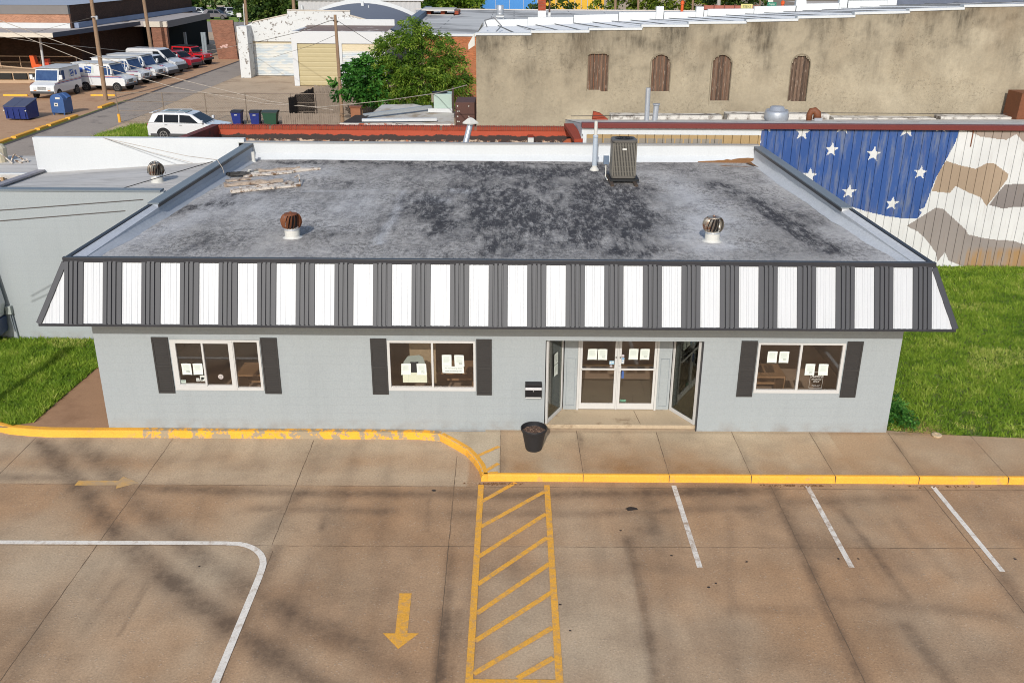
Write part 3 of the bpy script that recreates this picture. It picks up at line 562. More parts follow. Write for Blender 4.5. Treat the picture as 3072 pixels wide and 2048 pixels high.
# recessed entrance
YD = 19.86
st_ = MB(); st_.prism([(.742, 19.05, 0), (4.213, 19.05, 0), (4.213, 19.16, 0), (3.80, 19.95, 0), (1.14, 19.95, 0), (.742, 19.16, 0)], (0, 0, .098)); 
m_step = M('entrance_step_concrete', (176, 158, 132), .9, .14, 1.6, .10, 30, blot=((120, 98, 74), 2.4, .55, .72)); step = st_.build('step', m_step, shop, bevel=.012)
strip(shop, 'expansion_joint', m_joint, (2.95, 19.09), (2.88, 19.8), .012, .1005, .003)
hd = MB(); hd.box(.76, 4.20, YF + .205, 20.0, 2.20, 2.26); hd.build('soffit', m_face, shop)
def door(x0, x1, hinge):
    f = holed_wall(x0, x1, .115, 2.19, YD - .02, YD + .025, [(x0 + .055, x1 - .055, .26, 2.09)]).build('door', m_alu, shop, bevel=.004)
    MB().box(x0 + .057, x1 - .057, YD, YD + .006, .262, 2.088).build('pane', m_glass, f)
    b = MB(); b.box(x0 + .03, x1 - .03, YD - .065, YD - .04, 1.135, 1.175); 
    for q in (x0 + .03, x1 - .06): b.box(q, q + .03, YD - .041, YD - .018, 1.125, 1.185)
    b.build('push_bar', m_alu, f, bevel=.004)
    hx = x1 - .028 if hinge < 0 else x0 + .028; h = MB(); h.ycyl((hx, YD - .026, 1.44), .017, .014, 12); h.build('lock', M('lock_metal', (70, 66, 60), .4), f)
    return f
d1 = door(1.575, 2.435, -1); d2 = door(2.475, 3.345, 1)
h = MB(); h.box(2.375, 2.395, YD - .07, YD - .05, .82, 1.12); h.build('pull_handle', m_alu, d1); h = MB(); h.box(2.465, 2.53, YD - .075, YD - .045, 1.11, 1.24); h.build('latch', m_alu, d2)
fr = MB(); fr.box(1.525, 1.572, YD - .05, YD + .05, .10, 2.199); fr.box(2.438, 2.472, YD - .03, YD + .04, .10, 2.199); fr.box(3.348, 3.395, YD - .05, YD + .05, .10, 2.199); fr.build('door_frame', m_alu, shop, bevel=.004)
for pa, pb, a in ((1.215, 1.522, 1.27), (3.398, 3.70, 3.45)):
    po = MB().box(pa, pb, YD - .012, YD + .05, .10, 2.199).build('entrance_panel', m_face, shop); gm = MB()
    for (c, d, e, g) in ((a, a + .2, 1.40, 1.408), (a, a + .2, .2, .208), (a, a + .006, .208, 1.40), (a + .194, a + .2, .208, 1.40)): gm.box(c, d, YD - .016, YD - .0115, e, g)
    gm.build('panel_groove', m_greycap, po)
def angled(p, q):
    p = Vector((*p, 0)); q = Vector((*q, 0)); d = (q - p).normalized(); f = MB()
    for t, wd in ((0.03, .06), ((q - p).length - .03, .06)):
        c = p + d * t; f.beam(c + Vector((0, 0, .10)), c + Vector((0, 0, 2.198)), .05, wd, up=d)
    f.beam(p + d * .06 + Vector((0, 0, .145)), q - d * .06 + Vector((0, 0, .145)), .05, .085); f.beam(p + d * .06 + Vector((0, 0, 2.175)), q - d * .06 + Vector((0, 0, 2.175)), .05, .05)
    o = f.build('side_light', m_alu, shop, bevel=.004); g = MB(); g.beam(p + d * .062 + Vector((0, 0, 1.17)), q - d * .062 + Vector((0, 0, 1.17)), .008, 1.955); g.build('pane', m_glass2, o); return o
angled((.785, 19.08), (1.175, 19.86)); angled((4.185, 19.08), (3.735, 19.86))
cs = MB(); cs.box(4.19, 4.214, YF - .006, 19.06, .0, 2.198); cs.build('corner_strip', m_trim, shop)
# ------------------------------------------------------------------ things on the front: papers, stickers, letter box, planter
m_paper = M('printer_paper', (208, 214, 206), .8, .03, 8, .02, 60, raw=True); m_ink = M('grey_print', (150, 160, 152), .9, .1, 30); m_ink2 = M('dark_print', (70, 78, 74), .9, .1, 30)
def sheet_paper(x0, z0, x1, z1, y, label, lines=7, sig=False, group='notices taped inside the glass', name='paper_notice', curl=.012):
    w_, h_ = x1 - x0, z1 - z0; m = MB(); vs_ = []; n = 5
    rr = random.Random(int(x0 * 1000)); tl = rr.uniform(-.012, .012)
    for j in range(n + 1):
        for i in range(n + 1):
            u, v = i / n, j / n; vs_.append((x0 + w_ * u + tl * v, y - curl * (abs(2 * u - 1) ** 3) * (.4 + .6 * abs(2 * v - 1) ** 2) - .001, z0 + h_ * v + .3 * tl * u))
    m.add(vs_, [(j * (n + 1) + i, j * (n + 1) + i + 1, (j + 1) * (n + 1) + i + 1, (j + 1) * (n + 1) + i) for j in range(n) for i in range(n)])
    o = tag(m.build(name, m_paper, None, fix=False), label, 'paper', group)
    p = MB()
    for k in range(lines):
        z = z1 - h_ * (.16 + .075 * k); b = x0 + w_ * rr.uniform(.72, .86); p.quad((x0 + w_ * .16, y - .0085, z), (b, y - .0085, z), (b, y - .0085, z + .004), (x0 + w_ * .16, y - .0085, z + .004))
    if lines: p.build('print', m_ink, o)
    if sig:
        p = MB()
        for zz in (.20, .30): 
            for q in range(5): a = x0 + w_ * (.42 + .075 * q); z = z0 + h_ * zz + rr.uniform(-.003, .003); p.quad((a, y - .0095, z), (a + w_ * .06, y - .0095, z), (a + w_ * .06, y - .0095, z + .011), (a, y - .0095, z + .011))
        p.build('signature_print', M('signature_ink', (104, 112, 106), .9), o)
    return o
Yg = YF + .026
P = [(-7.33, 1.32, True, 'white paper with print at its foot, left of the pair low in the sliding window'), (-7.085, 1.32, False, 'white paper right of the pair in the sliding window, beside the mullion'),
     (-2.46, 1.35, False, 'white paper on the left of the pair over the torn poster in the middle window'), (-2.105, 1.35, True, 'white paper with print at its foot over the torn poster in the middle window'),
     (-1.55, 1.565, False, 'white paper left above the handwritten sheet in the middle window'), (-1.265, 1.565, True, 'white paper with print at its foot right above the handwritten sheet'),
     (5.64, 1.70, False, 'white paper left of the upper pair in the left pane of the right-hand window'), (5.90, 1.70, True, 'white paper with print at its foot, right of the upper pair in the right-hand window'),
     (6.51, 1.405, True, 'white paper with print at its foot above the parking notice, left of the lower pair'), (6.81, 1.405, False, 'white paper at the top right of the parking notice, right of the lower pair')]
for x, z, sg, lb in P: sheet_paper(x, z, x + .212, z + .272, Yg, lb, sig=sg)
for x, z, sg, lb in ((1.745, 1.375, False, 'white paper left of the pair on the left glass door'), (1.985, 1.375, True, 'white paper with print at its foot on the left glass door'), (2.695, 1.385, False, 'white paper left of the pair on the right glass door'), (2.955, 1.385, True, 'white paper with print at its foot on the right glass door')):
    sheet_paper(x, z, x + .213, z + .268, YD - .012, lb, sig=sg)
for z, lb, sg in ((1.42, 'upper of two white papers on the angled side light by the letter box', True), (1.135, 'lower of two white papers on the angled side light by the letter box', False)):
    o = sheet_paper(-.10, 0, .10, .27, 0, lb, sig=sg, curl=.004); d = Vector((.39, .78, 0)).normalized(); o.rotation_euler = (0, 0, math.atan2(d.y, d.x)); o.location = Vector((.785, 19.08, z)) + d * .46 + Vector((.012, -.006, 0))
hw = sheet_paper(-1.54, 1.40, -1.06, 1.562, Yg + .002, 'wide white handwritten sheet below two papers in the middle window', 0, curl=.0, group=None)
text_mb('For more Listing details', .040, (-1.30, Yg - .005, 1.515), shear=.2).build('lettering', m_ink2, hw); text_mb('www.harrisjurng.com', .042, (-1.30, Yg - .005, 1.452), shear=.2).build('lettering', m_ink2, hw)
m_card = M('pale_card', (206, 208, 184), .85, .06, 5); m_gcard = M('grey_poster', (120, 126, 118), .85, .12, 6)
ps = MB(); y = Yg + .003; ps.poly([(-2.43, y, 1.16), (-1.89, y, 1.16), (-1.89, y, 1.40), (-2.43, y, 1.40)]); pst = tag(ps.build('torn_poster', m_card, fix=False), 'torn pale poster with grey upper half behind two papers in the middle window', 'poster')
g = MB(); y -= .0; g.poly([(-2.42, y, 1.403), (-1.93, y, 1.403), (-1.90, y, 1.56), (-1.97, y, 1.78), (-2.05, y, 1.83), (-2.30, y, 1.80), (-2.40, y, 1.66)]); g.build('grey_part', m_gcard, pst, fix=False); g = MB(); y -= .002; g.poly([(-2.25, y, 1.41), (-2.10, y, 1.41), (-2.07, y, 1.67), (-2.16, y, 1.66), (-2.25, y, 1.665)]); g.build('torn_hole', M('poster_hole', (44, 44, 42), .9), pst, fix=False)
g = MB(); g.box(-2.30, -2.295, Yg - .001, Yg + .001, 1.165, 1.36); g.build('crease', m_ink, pst)
# parking decal
dc = MB(); y = YF + .028
for a, b, c, d in ((6.645, 6.649, 1.09, 1.48), (6.931, 6.935, 1.09, 1.48), (6.645, 6.935, 1.088, 1.092), (6.645, 6.935, 1.478, 1.482)): dc.box(a, b, y - .001, y, c, d)
m_dec = M('white_decal', (214, 210, 202), .7); dco = tag(dc.build('parking_decal', m_dec), 'white lettered parking decal in a thin frame below two papers in the right-hand window', 'decal')
for t, sz, z, sh in (('Amico', .105, 1.375, .45), ('PARKING', .052, 1.302, .15), ('ONLY', .052, 1.245, .15), ('Thank you!', .040, 1.150, .3)): text_mb(t, sz, (6.79, y - .003, z), shear=sh).build('lettering', m_dec, dco)
def sticker(x0, z0, x1, z1, y, col, label, motif=None):
    m = MB(); m.box(x0, x1, y - .003, y - .001, z0, z1); o = tag(m.build('sticker', M('sticker_face', col, .6, .05, 20)), label, 'sticker')
    if motif:
        c, parts = motif; q = MB()
        for a, b, cc, d in parts: q.box(x0 + (x1 - x0) * a, x0 + (x1 - x0) * b, y - .0045, y - .0031, z0 + (z1 - z0) * cc, z0 + (z1 - z0) * d)
        q.build('print', M('sticker_print', c, .7), o)
    return o
sticker(-7.395, 1.115, -7.285, 1.19, Yg, (176, 188, 176), 'small greenish label in the lower left corner of the sliding window', ((80, 92, 90), ((.05, .9, .65, .9),)))
sticker(-7.045, 1.155, -6.975, 1.235, Yg, (206, 206, 200), 'tiny white card low in the sliding window beside the black-print card', ((150, 150, 146), ((.2, .8, .1, .5), (.4, .6, .75, .9))))
sticker(-6.955, 1.165, -6.85, 1.30, Yg, (210, 212, 204), 'white card with a black picture beside the mullion of the sliding window', ((50, 54, 50), ((.2, .75, .3, .7), (.3, .9, .45, .6), (.15, .55, .15, .25))))
m = MB(); m.ycyl((-6.49, Yg - .004, 1.275), .058, .004, 24); o = tag(m.build('speak_hole', M('speak_hole_ring', (196, 186, 180), .5)), 'small round speak-through disc in the middle pane of the sliding window', 'speak hole')
m = MB()
for k in range(6): a = k * 1.047; m.box(-6.49 + .026 * math.cos(a) - .008, -6.49 + .026 * math.cos(a) + .008, Yg - .009, Yg - .0065, 1.275 + .026 * math.sin(a) - .008, 1.275 + .026 * math.sin(a) + .008)
m.build('hole', m_ink2, o)
yd = YD - .004
sticker(2.26, 1.255, 2.37, 1.345, yd, (150, 190, 214), 'pale blue sticker by the lock of the left glass door', ((226, 232, 232), ((.05, .4, .2, .8), (.55, .9, .5, .9))))
m = MB(); m.loft([[(2.30 + .032 * math.cos(t), yd - q, 1.215 + .024 * math.sin(t)) for t in [k * math.pi / 8 for k in range(16)]] for q in (.001, .003)]); tag(m.build('sticker', M('oval_sticker', (176, 170, 176), .6)), 'small grey oval sticker just above the push bar of the left door', 'sticker')
m = MB(); m.loft([[(2.565 + .032 * math.cos(t), yd - q, 1.475 + .032 * math.sin(t)) for t in [k * math.pi / 8 for k in range(16)]] for q in (.001, .003)]); tag(m.build('sticker', M('round_sticker', (180, 172, 176), .6)), 'small round pale sticker above the card on the right door', 'sticker')
sticker(2.535, 1.275, 2.60, 1.43, yd, (200, 204, 204), 'narrow pale card with blue top beside the lock of the right door', ((104, 150, 190), ((.05, .95, .7, .95), (.3, .6, .35, .5))))
sticker(2.545, .30, 2.69, .36, yd, (104, 150, 124), 'green label low in the corner of the right glass door', ((40, 66, 56), ((.1, .3, .2, .8), (.4, .75, .4, .7), (.82, .95, .2, .6))))
m = MB(); m.box(2.545, 2.60, YD - .085, YD - .07, .94, 1.10); m.prism([(2.545, YD - .085, 1.10), (2.60, YD - .085, 1.10), (2.572, YD - .085, 1.14)], (0, .015, 0)); tag(m.build('key_lockbox', M('blue_plastic', (62, 88, 140), .5)), 'blue key box hanging from the latch of the right door', 'lockbox')
mb_ = thing('letter_box', 'black wall letter box with silver lid strip left of the entrance', 'letter box', (.485, YF, .84)); y0 = YF - .002
m = MB(); m.prism([(.30, y0, .86), (.30, y0 - .09, .86), (.30, y0 - .11, 1.10), (.30, y0 - .12, 1.19), (.30, y0, 1.22)], (.37, 0, 0)); m.build('box', M('black_enamel', (34, 33, 35), .35, .1, 5), mb_, bevel=.006)
m = MB(); m.beam((.305, y0 - .125, 1.095), (.665, y0 - .125, 1.095), .016, .055); m.build('lid', M('polished_steel', (230, 230, 232), .3, .04, 5, spec=.6), mb_); m = MB(); m.box(.31, .66, y0 - .10, y0 - .088, .845, .875); m.build('newspaper_rail', m_alu, mb_)
m = MB(); m.ycyl((.485, y0 - .126, 1.035), .010, .012, 10); m.build('lock', m_alu, mb_)
pt = thing('planter', 'black plastic plant pot with bare soil on the pavement before the entrance', 'planter', (.49, 18.08, 0))
m = MB(); m.lathe((.49, 18.08, 0), [(.165, 0), (.18, .02), (.255, .42), (.262, .43), (.268, .47), (.288, .475), (.292, .52), (.285, .53), (.268, .528), (.262, .46), (.25, .40)], 40, caps=False); m.poly([(.49 + .165 * math.cos(t), 18.08 + .165 * math.sin(t), 0.002) for t in [k * math.pi / 20 for k in range(40)]])
m.build('pot', M('black_plastic', (38, 38, 40), .5, .1, 6, .08, 60), pt, smooth=False, bevel=.004)
n = 26; vs_ = [(.49, 18.08, .44)]; fs = []
for r in range(1, 7):
    for k in range(n): rr = .253 * r / 6; t = 2 * math.pi * k / n; vs_.append((.49 + rr * math.cos(t), 18.08 + rr * math.sin(t), .43 + random.uniform(-.012, .012)))
fs = [(0, 1 + k, 1 + (k + 1) % n) for k in range(n)] + [(1 + r * n + k, 1 + r * n + (k + 1) % n, 1 + (r + 1) * n + (k + 1) % n, 1 + (r + 1) * n + k) for r in range(5) for k in range(n)]
m = MB(); m.add(vs_, fs); s = N('potting_soil'); c = s.mix(s.rng(s.voro(55), .1, .5), lin((168, 140, 116)), lin((74, 54, 44))); mso = s.bsdf(c, .95, bump=s.noise(60, 3), bstr=.8); m.build('soil', mso, pt)
# ------------------------------------------------------------------ things on the roof
m_rust = M('rusty_sheet', (112, 66, 40), .65, .3, 9, .2, 60, spec=.4); m_galv = M('galvanised_vane', (158, 150, 138), .35, .2, 8, .1, 40, metal=.6, blot=((120, 70, 40), 6, .5, .68)); m_zinc = M('zinc_sheet', (176, 180, 186), .35, .1, 6, .06, 40, metal=.5)
m_pvc = M('white_pipe_paint', (224, 222, 214), .55, .06, 4)
def turbine(loc, label, mat, r=.245, open_=False):
    t = thing('turbine_vent', label, 'roof vent', loc, 'turbine vents on the flat roofs'); x, y, z = loc
    m = MB(); m.lathe((x, y, z), [(.24, -.01), (.185, .02), (.17, .04), (.17, .20), (.18, .205), (.18, .23), (.15, .235)], 28); m.build('collar', m_pvc, t)
    cz = z + .385; v = MB(); nv = 17; H_ = .175
    for k in range(nv):
        a0 = 2 * math.pi * k / nv; L_ = []; R_ = []
        for i in range(9):
            ph = -1.0 + 2.0 * i / 8; rr = r * math.cos(ph * 1.12) ** .8; zz = cz + H_ * math.sin(ph * 1.45) / math.sin(1.45); a = a0 + .25 * ph
            L_.append((x + rr * math.cos(a), y + rr * math.sin(a), zz)); R_.append((x + rr * .84 * math.cos(a + .19), y + rr * .84 * math.sin(a + .19), zz))
        v.add(L_ + R_, [(i, i + 1, 9 + i + 1, 9 + i) for i in range(8)])
    v.build('vane_drum', mat, t, smooth=True, fix=False)
    c = MB(); c.lathe((x, y, cz + H_ - .01), [(r * .62, -.01), (r * .60, .015), (.03, .04), (.02, .06), (.0, .062)], 24); c.build('cap', mat, t)
    c = MB(); c.lathe((x, y, cz - H_ - .01), [(.16, -.02), (.185, .0), (.18, .03)], 24); c.build('throat', m_zinc, t); c = MB(); c.lathe((x, y, cz - H_), [(.11, 0), (.13, .08), (.13, .26), (.1, .33)], 16); c.build('inner_drum', M('dark_inside', (26, 24, 24), .9), t)
    if open_:
        c = MB()
        for k in range(3):
            a = k * 1.047; pts = [(x + (r + .03) * math.cos(q) * math.cos(a), y + (r + .03) * math.cos(q) * math.sin(a), cz - .12 + .36 * max(0, math.sin(q))) for q in [math.pi * i / 14 for i in range(15)]]; c.tube(pts, .008, 6)
        c.build('brace', M('dark_wire', (60, 58, 54), .5), t)
    return t
d = 1.30612
turbine(tuple(RG(672 * d, 545 * d)), 'rusty brown turbine vent with white collar on the left of the main roof', m_rust)
turbine(tuple(RG(1635 * d, 553 * d)), 'silver turbine vent streaked with rust on the right of the main roof', m_galv)
ac = thing('condenser', 'dark grey air conditioning condenser standing on sleepers by the back parapet', 'air conditioner', (3.23, 27.5, 3.86)); m_ac = M('condenser_grey', (88, 84, 78), .5, .1, 6, .06, 60); m_acd = M('condenser_dark', (24, 25, 27), .6, .1, 6)
ZR = 3.86; x0, x1, y0, y1, z0 = 2.90, 3.60, 27.25, 27.95, ZR + .17
m = MB(); m.box(x0 + .03, x1 - .03, y0 + .03, y1 - .03, z0 + .03, z0 + 1.0); m.build('core', m_acd, ac)
m = MB(); rr = .09
def rrect(ins, z): 
    pts = []
    for cx, cy, a0 in ((x1 - rr, y1 - rr, 0), (x0 + rr, y1 - rr, 1), (x0 + rr, y0 + rr, 2), (x1 - rr, y0 + rr, 3)):
        for k in range(5): a = (a0 + k / 4) * math.pi / 2; pts.append((cx + (rr - ins) * math.cos(a), cy + (rr - ins) * math.sin(a), z))
    return pts
m = MB(); m.loft([rrect(-.012, z0 - .02), rrect(-.012, z0 + .05)]); m.build('bottom_rim', m_ac, ac); m = MB(); m.loft([rrect(.004, z0 + 1.0), rrect(-.012, z0 + 1.02), rrect(-.012, z0 + 1.06), rrect(.03, z0 + 1.09)]); m.build('top_cover', m_ac, ac)
m = MB()
for k in range(15):
    x = x0 + .03 + k * (x1 - x0 - .06) / 14; m.box(x - .014, x + .014, y0 - .004, y0 + .02, z0 + .05, z0 + 1.0)
    y = y0 + .03 + k * (y1 - y0 - .06) / 14; m.box(x0 - .004, x0 + .02, y - .014, y + .014, z0 + .05, z0 + 1.0); m.box(x1 - .02, x1 + .004, y - .014, y + .014, z0 + .05, z0 + 1.0)
for k in range(6): z = z0 + .17 + k * .15; m.box(x0 + .012, x1 - .012, y0 + .002, y0 + .012, z, z + .008)
m.build('louvre', M('condenser_louvre', (104, 100, 92), .5, .08, 6), ac)
m = MB(); cx, cy = 3.25, 27.6
for r in (.07, .12, .17, .22, .27): m.tube([(cx + r * math.cos(t), cy + r * math.sin(t), z0 + 1.10) for t in [k * math.pi / 12 for k in range(25)]], .006, 5, False)
m.lathe((cx, cy, z0 + 1.08), [(.07, 0), (.06, .04), (0, .045)], 16); m.build('fan_guard', m_acd, ac)
m = MB(); m.loft([[(3.24 + .065 * math.copysign(abs(math.cos(t)) ** .5, math.cos(t)), y0 - q, z0 + .83 + .026 * math.copysign(abs(math.sin(t)) ** .5, math.sin(t))) for t in [k * math.pi / 10 for k in range(20)]] for q in (.004, .012)]); m.build('badge', m_pvc, ac)
m = MB(); m.box(2.86, 3.70, 27.18, 28.0, ZR + .07, ZR + .138); m.build('base_tray', m_acd, ac)
for x in (2.83, 3.52):
    o = MB().box(x, x + .10, 26.75, 28.2, ZR + .005, ZR + .068).build('sleeper', M('dark_timber', (70, 58, 48), .9, .3, 8), None); o.rotation_euler = (0, 0, 0); tag(o, 'dark timber sleeper under the condenser, %s one' % ('left' if x < 3 else 'right'), 'timber', 'sleepers under the condenser')
m = MB(); m.box(2.70, 2.86, 27.8, 27.95, ZR + .45, ZR + .68); dcx = tag(m.build('shadow_box', M('grey_blue_box', (96, 112, 132), .5)), 'small blue grey box standing in for the shadow beside the condenser', 'shadow')  # bluish box takes the place of the condenser's cast shadow
m = MB(); m.tube([(2.78, 27.9, ZR + .45), (2.78, 27.9, ZR + .06), (2.80, 27.5, ZR + .05)], .02); m.build('conduit', m_pvc, dcx)
pp = RG(1365 * d, 391 * d); vp = thing('flue_pipe', 'tall grey flue pipe with white top beside the condenser on the main roof', 'pipe', tuple(pp))
m = MB(); m.lathe(tuple(pp), [(.15, -.01), (.13, .05), (.085, .10), (.08, .15)], 20); m.build('boot', m_pvc, vp); m = MB(); m.lathe(tuple(pp), [(.075, .12), (.075, 1.02), (.085, 1.03), (.085, 1.08), (.06, 1.10)], 20); m.build('flue', M('grey_flue', (168, 178, 188), .45, .08, 4, spec=.5), vp); m = MB(); m.lathe(tuple(pp), [(.052, 1.08), (.052, 1.52), (.045, 1.52), (.045, 1.45)], 18); m.build('liner', m_pvc, vp)
pp = RG(583 * d, 372 * d); m = MB(); m.lathe(tuple(pp), [(.09, -.01), (.06, .04), (.055, .32), (.045, .32), (.045, .2)], 16); tag(m.build('stub_pipe', m_pvc, smooth=False), 'short white vent pipe in the back left corner of the main roof', 'pipe')
# debris: broken timber and trim, cable coil
m_deb = M('weathered_timber', (206, 196, 184), .9, .2, 7, .15, 50, blot=((110, 84, 62), 5, .5, .6)); m_debb = M('brown_timber', (166, 150, 134), .9, .25, 6, .15, 40, blot=((90, 66, 48), 5, .5, .65))
def plank(p, q, w_, h_, mat, label):
    p, q = Vector(p), Vector(q); m = MB(); dd = q - p; n = 8; rr = random.Random(int(p.x * 100)); nx = Vector((-dd.y, dd.x, 0)).normalized()
    rings = []
    for i in range(n + 1):
        c = p + dd * i / n; a = w_ * rr.uniform(.7, 1.15) / 2; b = h_ * rr.uniform(.6, 1.2); o_ = nx * rr.uniform(-.02, .02); rings.append([c + o_ - nx * a, c + o_ + nx * a, c + o_ + nx * a * .8 + Vector((0, 0, b)), c + o_ - nx * a * .9 + Vector((0, 0, b * .8))])
    m.loft(rings); return tag(m.build('plank', mat), label, 'plank', 'broken planks on the main roof')
g = lambda x, y: RG(x * d, y * d) + Vector((0, 0, .015))
plank(g(560, 408), g(735, 390), .16, .09, m_deb, 'long white broken plank furthest back on the main roof')
plank(g(585, 396), g(690, 390), .14, .08, m_debb, 'brown timber offcut behind the long white plank')
plank(g(515, 430), g(650, 418), .15, .10, m_debb, 'brown and white plank in the middle of the roof debris')
plank(g(530, 444), g(690, 428), .17, .09, m_deb, 'white peeling plank nearest the awning in the roof debris')
plank(g(550, 438), g(640, 430), .10, .12, m_deb, 'short pale strip lying on the nearest peeling plank')
plank(g(600, 404), g(670, 398), .20, .07, m_deb, 'short wide pale board lying beside the long white plank'); plank(g(625, 436), g(672, 421), .12, .08, m_deb, 'pale splintered strip crossing the middle of the roof debris'); plank(g(520, 418), g(575, 412), .22, .05, m_debb, 'pale brown scrap of board under the cable coil')
m = MB(); rr = random.Random(3); c = g(548, 405)
for k in range(9):
    a0 = rr.uniform(0, 6); sx, sy = rr.uniform(.18, .42), rr.uniform(.10, .25); m.tube([(c.x + .2 * rr.uniform(-1, 1) + sx * math.cos(a0 + t), c.y + sy * math.sin(a0 + t), c.z + .03 + .05 * abs(math.sin(t * 1.5 + k))) for t in [q * .35 for q in range(18)]], .014, 5)
tag(m.build('cable_coil', M('black_cable', (52, 50, 48), .6)), 'tangled coil of dark cable on the back left of the main roof', 'cable')
m = MB(); c = g(580, 402); m.add([c + Vector((rr.uniform(-.2, .2), rr.uniform(-.18, .18), rr.uniform(0, .16))) for k in range(14)], [(0, 1, 2), (2, 3, 4), (4, 5, 6), (6, 7, 8), (8, 9, 10), (10, 11, 12), (1, 3, 5), (7, 9, 13)]); tag(m.build('plastic_scrap', m_pvc, fix=False), 'crumpled white plastic scrap beside the cable coil', 'litter')
m = MB(); m.tube([g(690, 428) + Vector((0, 0, .05)), g(688, 420) + Vector((0, 0, .22)), g(678, 418) + Vector((0, 0, .12))], .02, 6); tag(m.build('bent_pipe', m_deb), 'short bent white pipe at the end of the nearest plank', 'pipe')
# ------------------------------------------------------------------ left neighbour
lb = thing('neighbour_building', 'taller pale grey building with white back wall on the left of the shop', 'building', (-13, 26, 0)); YL = 24.3
m = MB(); m.box(-24, BX0 - .06, YL, YL + .2, -.1, 4.20); m.build('wall', m_face, lb); MB().box(-24, -9.30, YL - .03, YL + .26, 4.202, 4.25).build('parapet_cap', m_greycap, lb)
ed0, ed1 = G(5, 562, 4.0), F(113, 513, 31.0); zb = 3.62
s = N('left_roof_membrane'); c = s.mix(s.noise(.6, 5, vec=s.stretch((.5, 1.4, 1))), linr((168, 164, 158)), linr((210, 205, 198))); c = s.mix(s.math('MULTIPLY', s.rng(s.noise(2, 6, .7, s.stretch((.35, 2, 1))), .5, .68), .5), c, lin((104, 98, 92))); m_lroof = s.bsdf(c, .9)
m = MB(); m.add([(ed0.x - .2, YL + .26, 4.02), (-8.90, YL + .26, 4.02), (-8.86, 31.0, 3.74), (ed1.x, 31.0, 3.26)], [(0, 1, 2, 3)]); m.build('roof', m_lroof, lb)
m = MB(); m.prism([(ed0.x - .2, YL + .26, 4.08), (ed1.x, 31.0, 3.32), (ed1.x + .25, 31.0, 3.32), (ed0.x + .05, YL + .26, 4.08)], (0, 0, .06)); m.build('roof_edge', M('edge_flashing', (150, 146, 150), .7, .2, 3), lb)
m = MB(); m.box(ed1.x + .02, BX0 + .28, 31.0, BB, 0, 4.44); m.add([(ed1.x + .05, 30.985, 3.20), (-9.3, 30.985, 3.66), (-9.3, 30.70, 3.745), (ed1.x + .05, 30.70, 3.285)], [(0, 1, 2, 3)]); m.build('back_wall', m_white, lb)
m = MB(); m.poly([(ed0.x - .2, YL + .2, 0), (ed1.x, 31.0, 0), (ed1.x, 31.0, 3.26), (ed0.x - .2, YL + .2, 4.02)]); m.build('side_wall', m_face, lb, fix=False)
turbine((-10.29, 26.75, 3.905), 'dark turbine vent with wire braces on the left neighbouring roof', m_galv, .23, True)
mt = thing('meter_box', 'grey electric meter box with two conduits on the pale grey left wall', 'meter', (-13.2, YL, 1)); p0 = F(18, 917, YL - .05); p1 = F(39, 941, YL - .05)
m = MB(); m.box(p0.x, p1.x, YL - .13, YL - .003, p1.z, p0.z); m.build('box', M('meter_grey', (150, 156, 152), .5), mt, bevel=.01)
m = MB(); m.tube([(p0.x + .06, YL - .05, p1.z), (p0.x + .10, YL - .05, .25)], .018); m.tube([(p0.x + .12, YL - .05, p1.z), (p0.x + .16, YL - .05, 0)], .018); m.build('conduit', m_greycap, mt)
# white parked trailer / van corner at the frame edge
tv = thing('parked_van', 'white and dark blue van corner at the left edge beside the grey wall', 'van', (-14.9, 23.7, 0)); m = MB(); q0 = G(0, 1040, 0); xr = F(10, 960, 23.9).x
m.prism([(xr - .10, 23.75, .75), (xr, 23.75, 1.15), (xr - .18, 23.75, 2.75), (xr - 2, 23.75, 2.85), (xr - 2, 23.75, .75)], (0, .45, 0)); m.build('body', M('white_van_paint', (210, 212, 214), .3, .03, 2, coat=.4), tv, bevel=.05); m = MB(); m.prism([(xr - .1, 23.74, .30), (xr - .06, 23.74, .745), (xr - 2, 23.74, .745), (xr - 2, 23.74, .30)], (0, .46, 0)); m.build('lower_panel', M('dark_blue_paint', (40, 58, 92), .35), tv)
m = MB(); m.ycyl((xr - .6, 23.86, .32), .32, .2, 24); m.build('wheel', M('tyre_rubber', (30, 30, 30), .85), tv)
# lower annex behind on the left
an = thing('annex_building', 'low flat roofed annex with grey roof beyond the left neighbour', 'building', (-19, 32, 0)); a0 = G(0, 522, 3.0); a1 = G(92, 526, 3.0); a2 = G(112, 468, 3.0); a3 = G(-200, 462, 3.0)
m = MB(); m.prism([(-24, a0.y, 2.86), (a1.x + 1.0, a1.y, 2.86), (a1.x + 1.0, a2.y, 2.86), (-24, a2.y, 2.86)], (0, 0, .14)); m.build('roof', m_lroof, an); MB().box(-24, a1.x + 1, a0.y - .1, a0.y - .003, 2.80, 3.05).build('fascia', m_white, an); MB().box(-24, a1.x + 1, a0.y + .05, a2.y - .05, 0, 2.855).build('wall', M('dark_lean_to', (60, 52, 46), .9), an)
m = MB(); m.beam((a0.x + .22, a0.y - .3, 0), (a0.x + .22, a0.y - .3, 2.95), .1, .1); tag(m.build('timber_post', M('bare_timber', (170, 140, 106), .9)), 'bare timber post in the dark gap by the left annex roof', 'post')
jk = G(12, 490, 3.0); m = MB(); m.lathe((jk.x - .3, jk.y + .3, 3.0), [(.28, 0), (.3, .5), (.2, .62), (0, .64)], 14); tag(m.build('rooftop_drum', M('cream_drum', (186, 176, 152), .6)), 'cream drum lying among junk on the left annex roof', 'drum')
m = MB(); rr = random.Random(9)
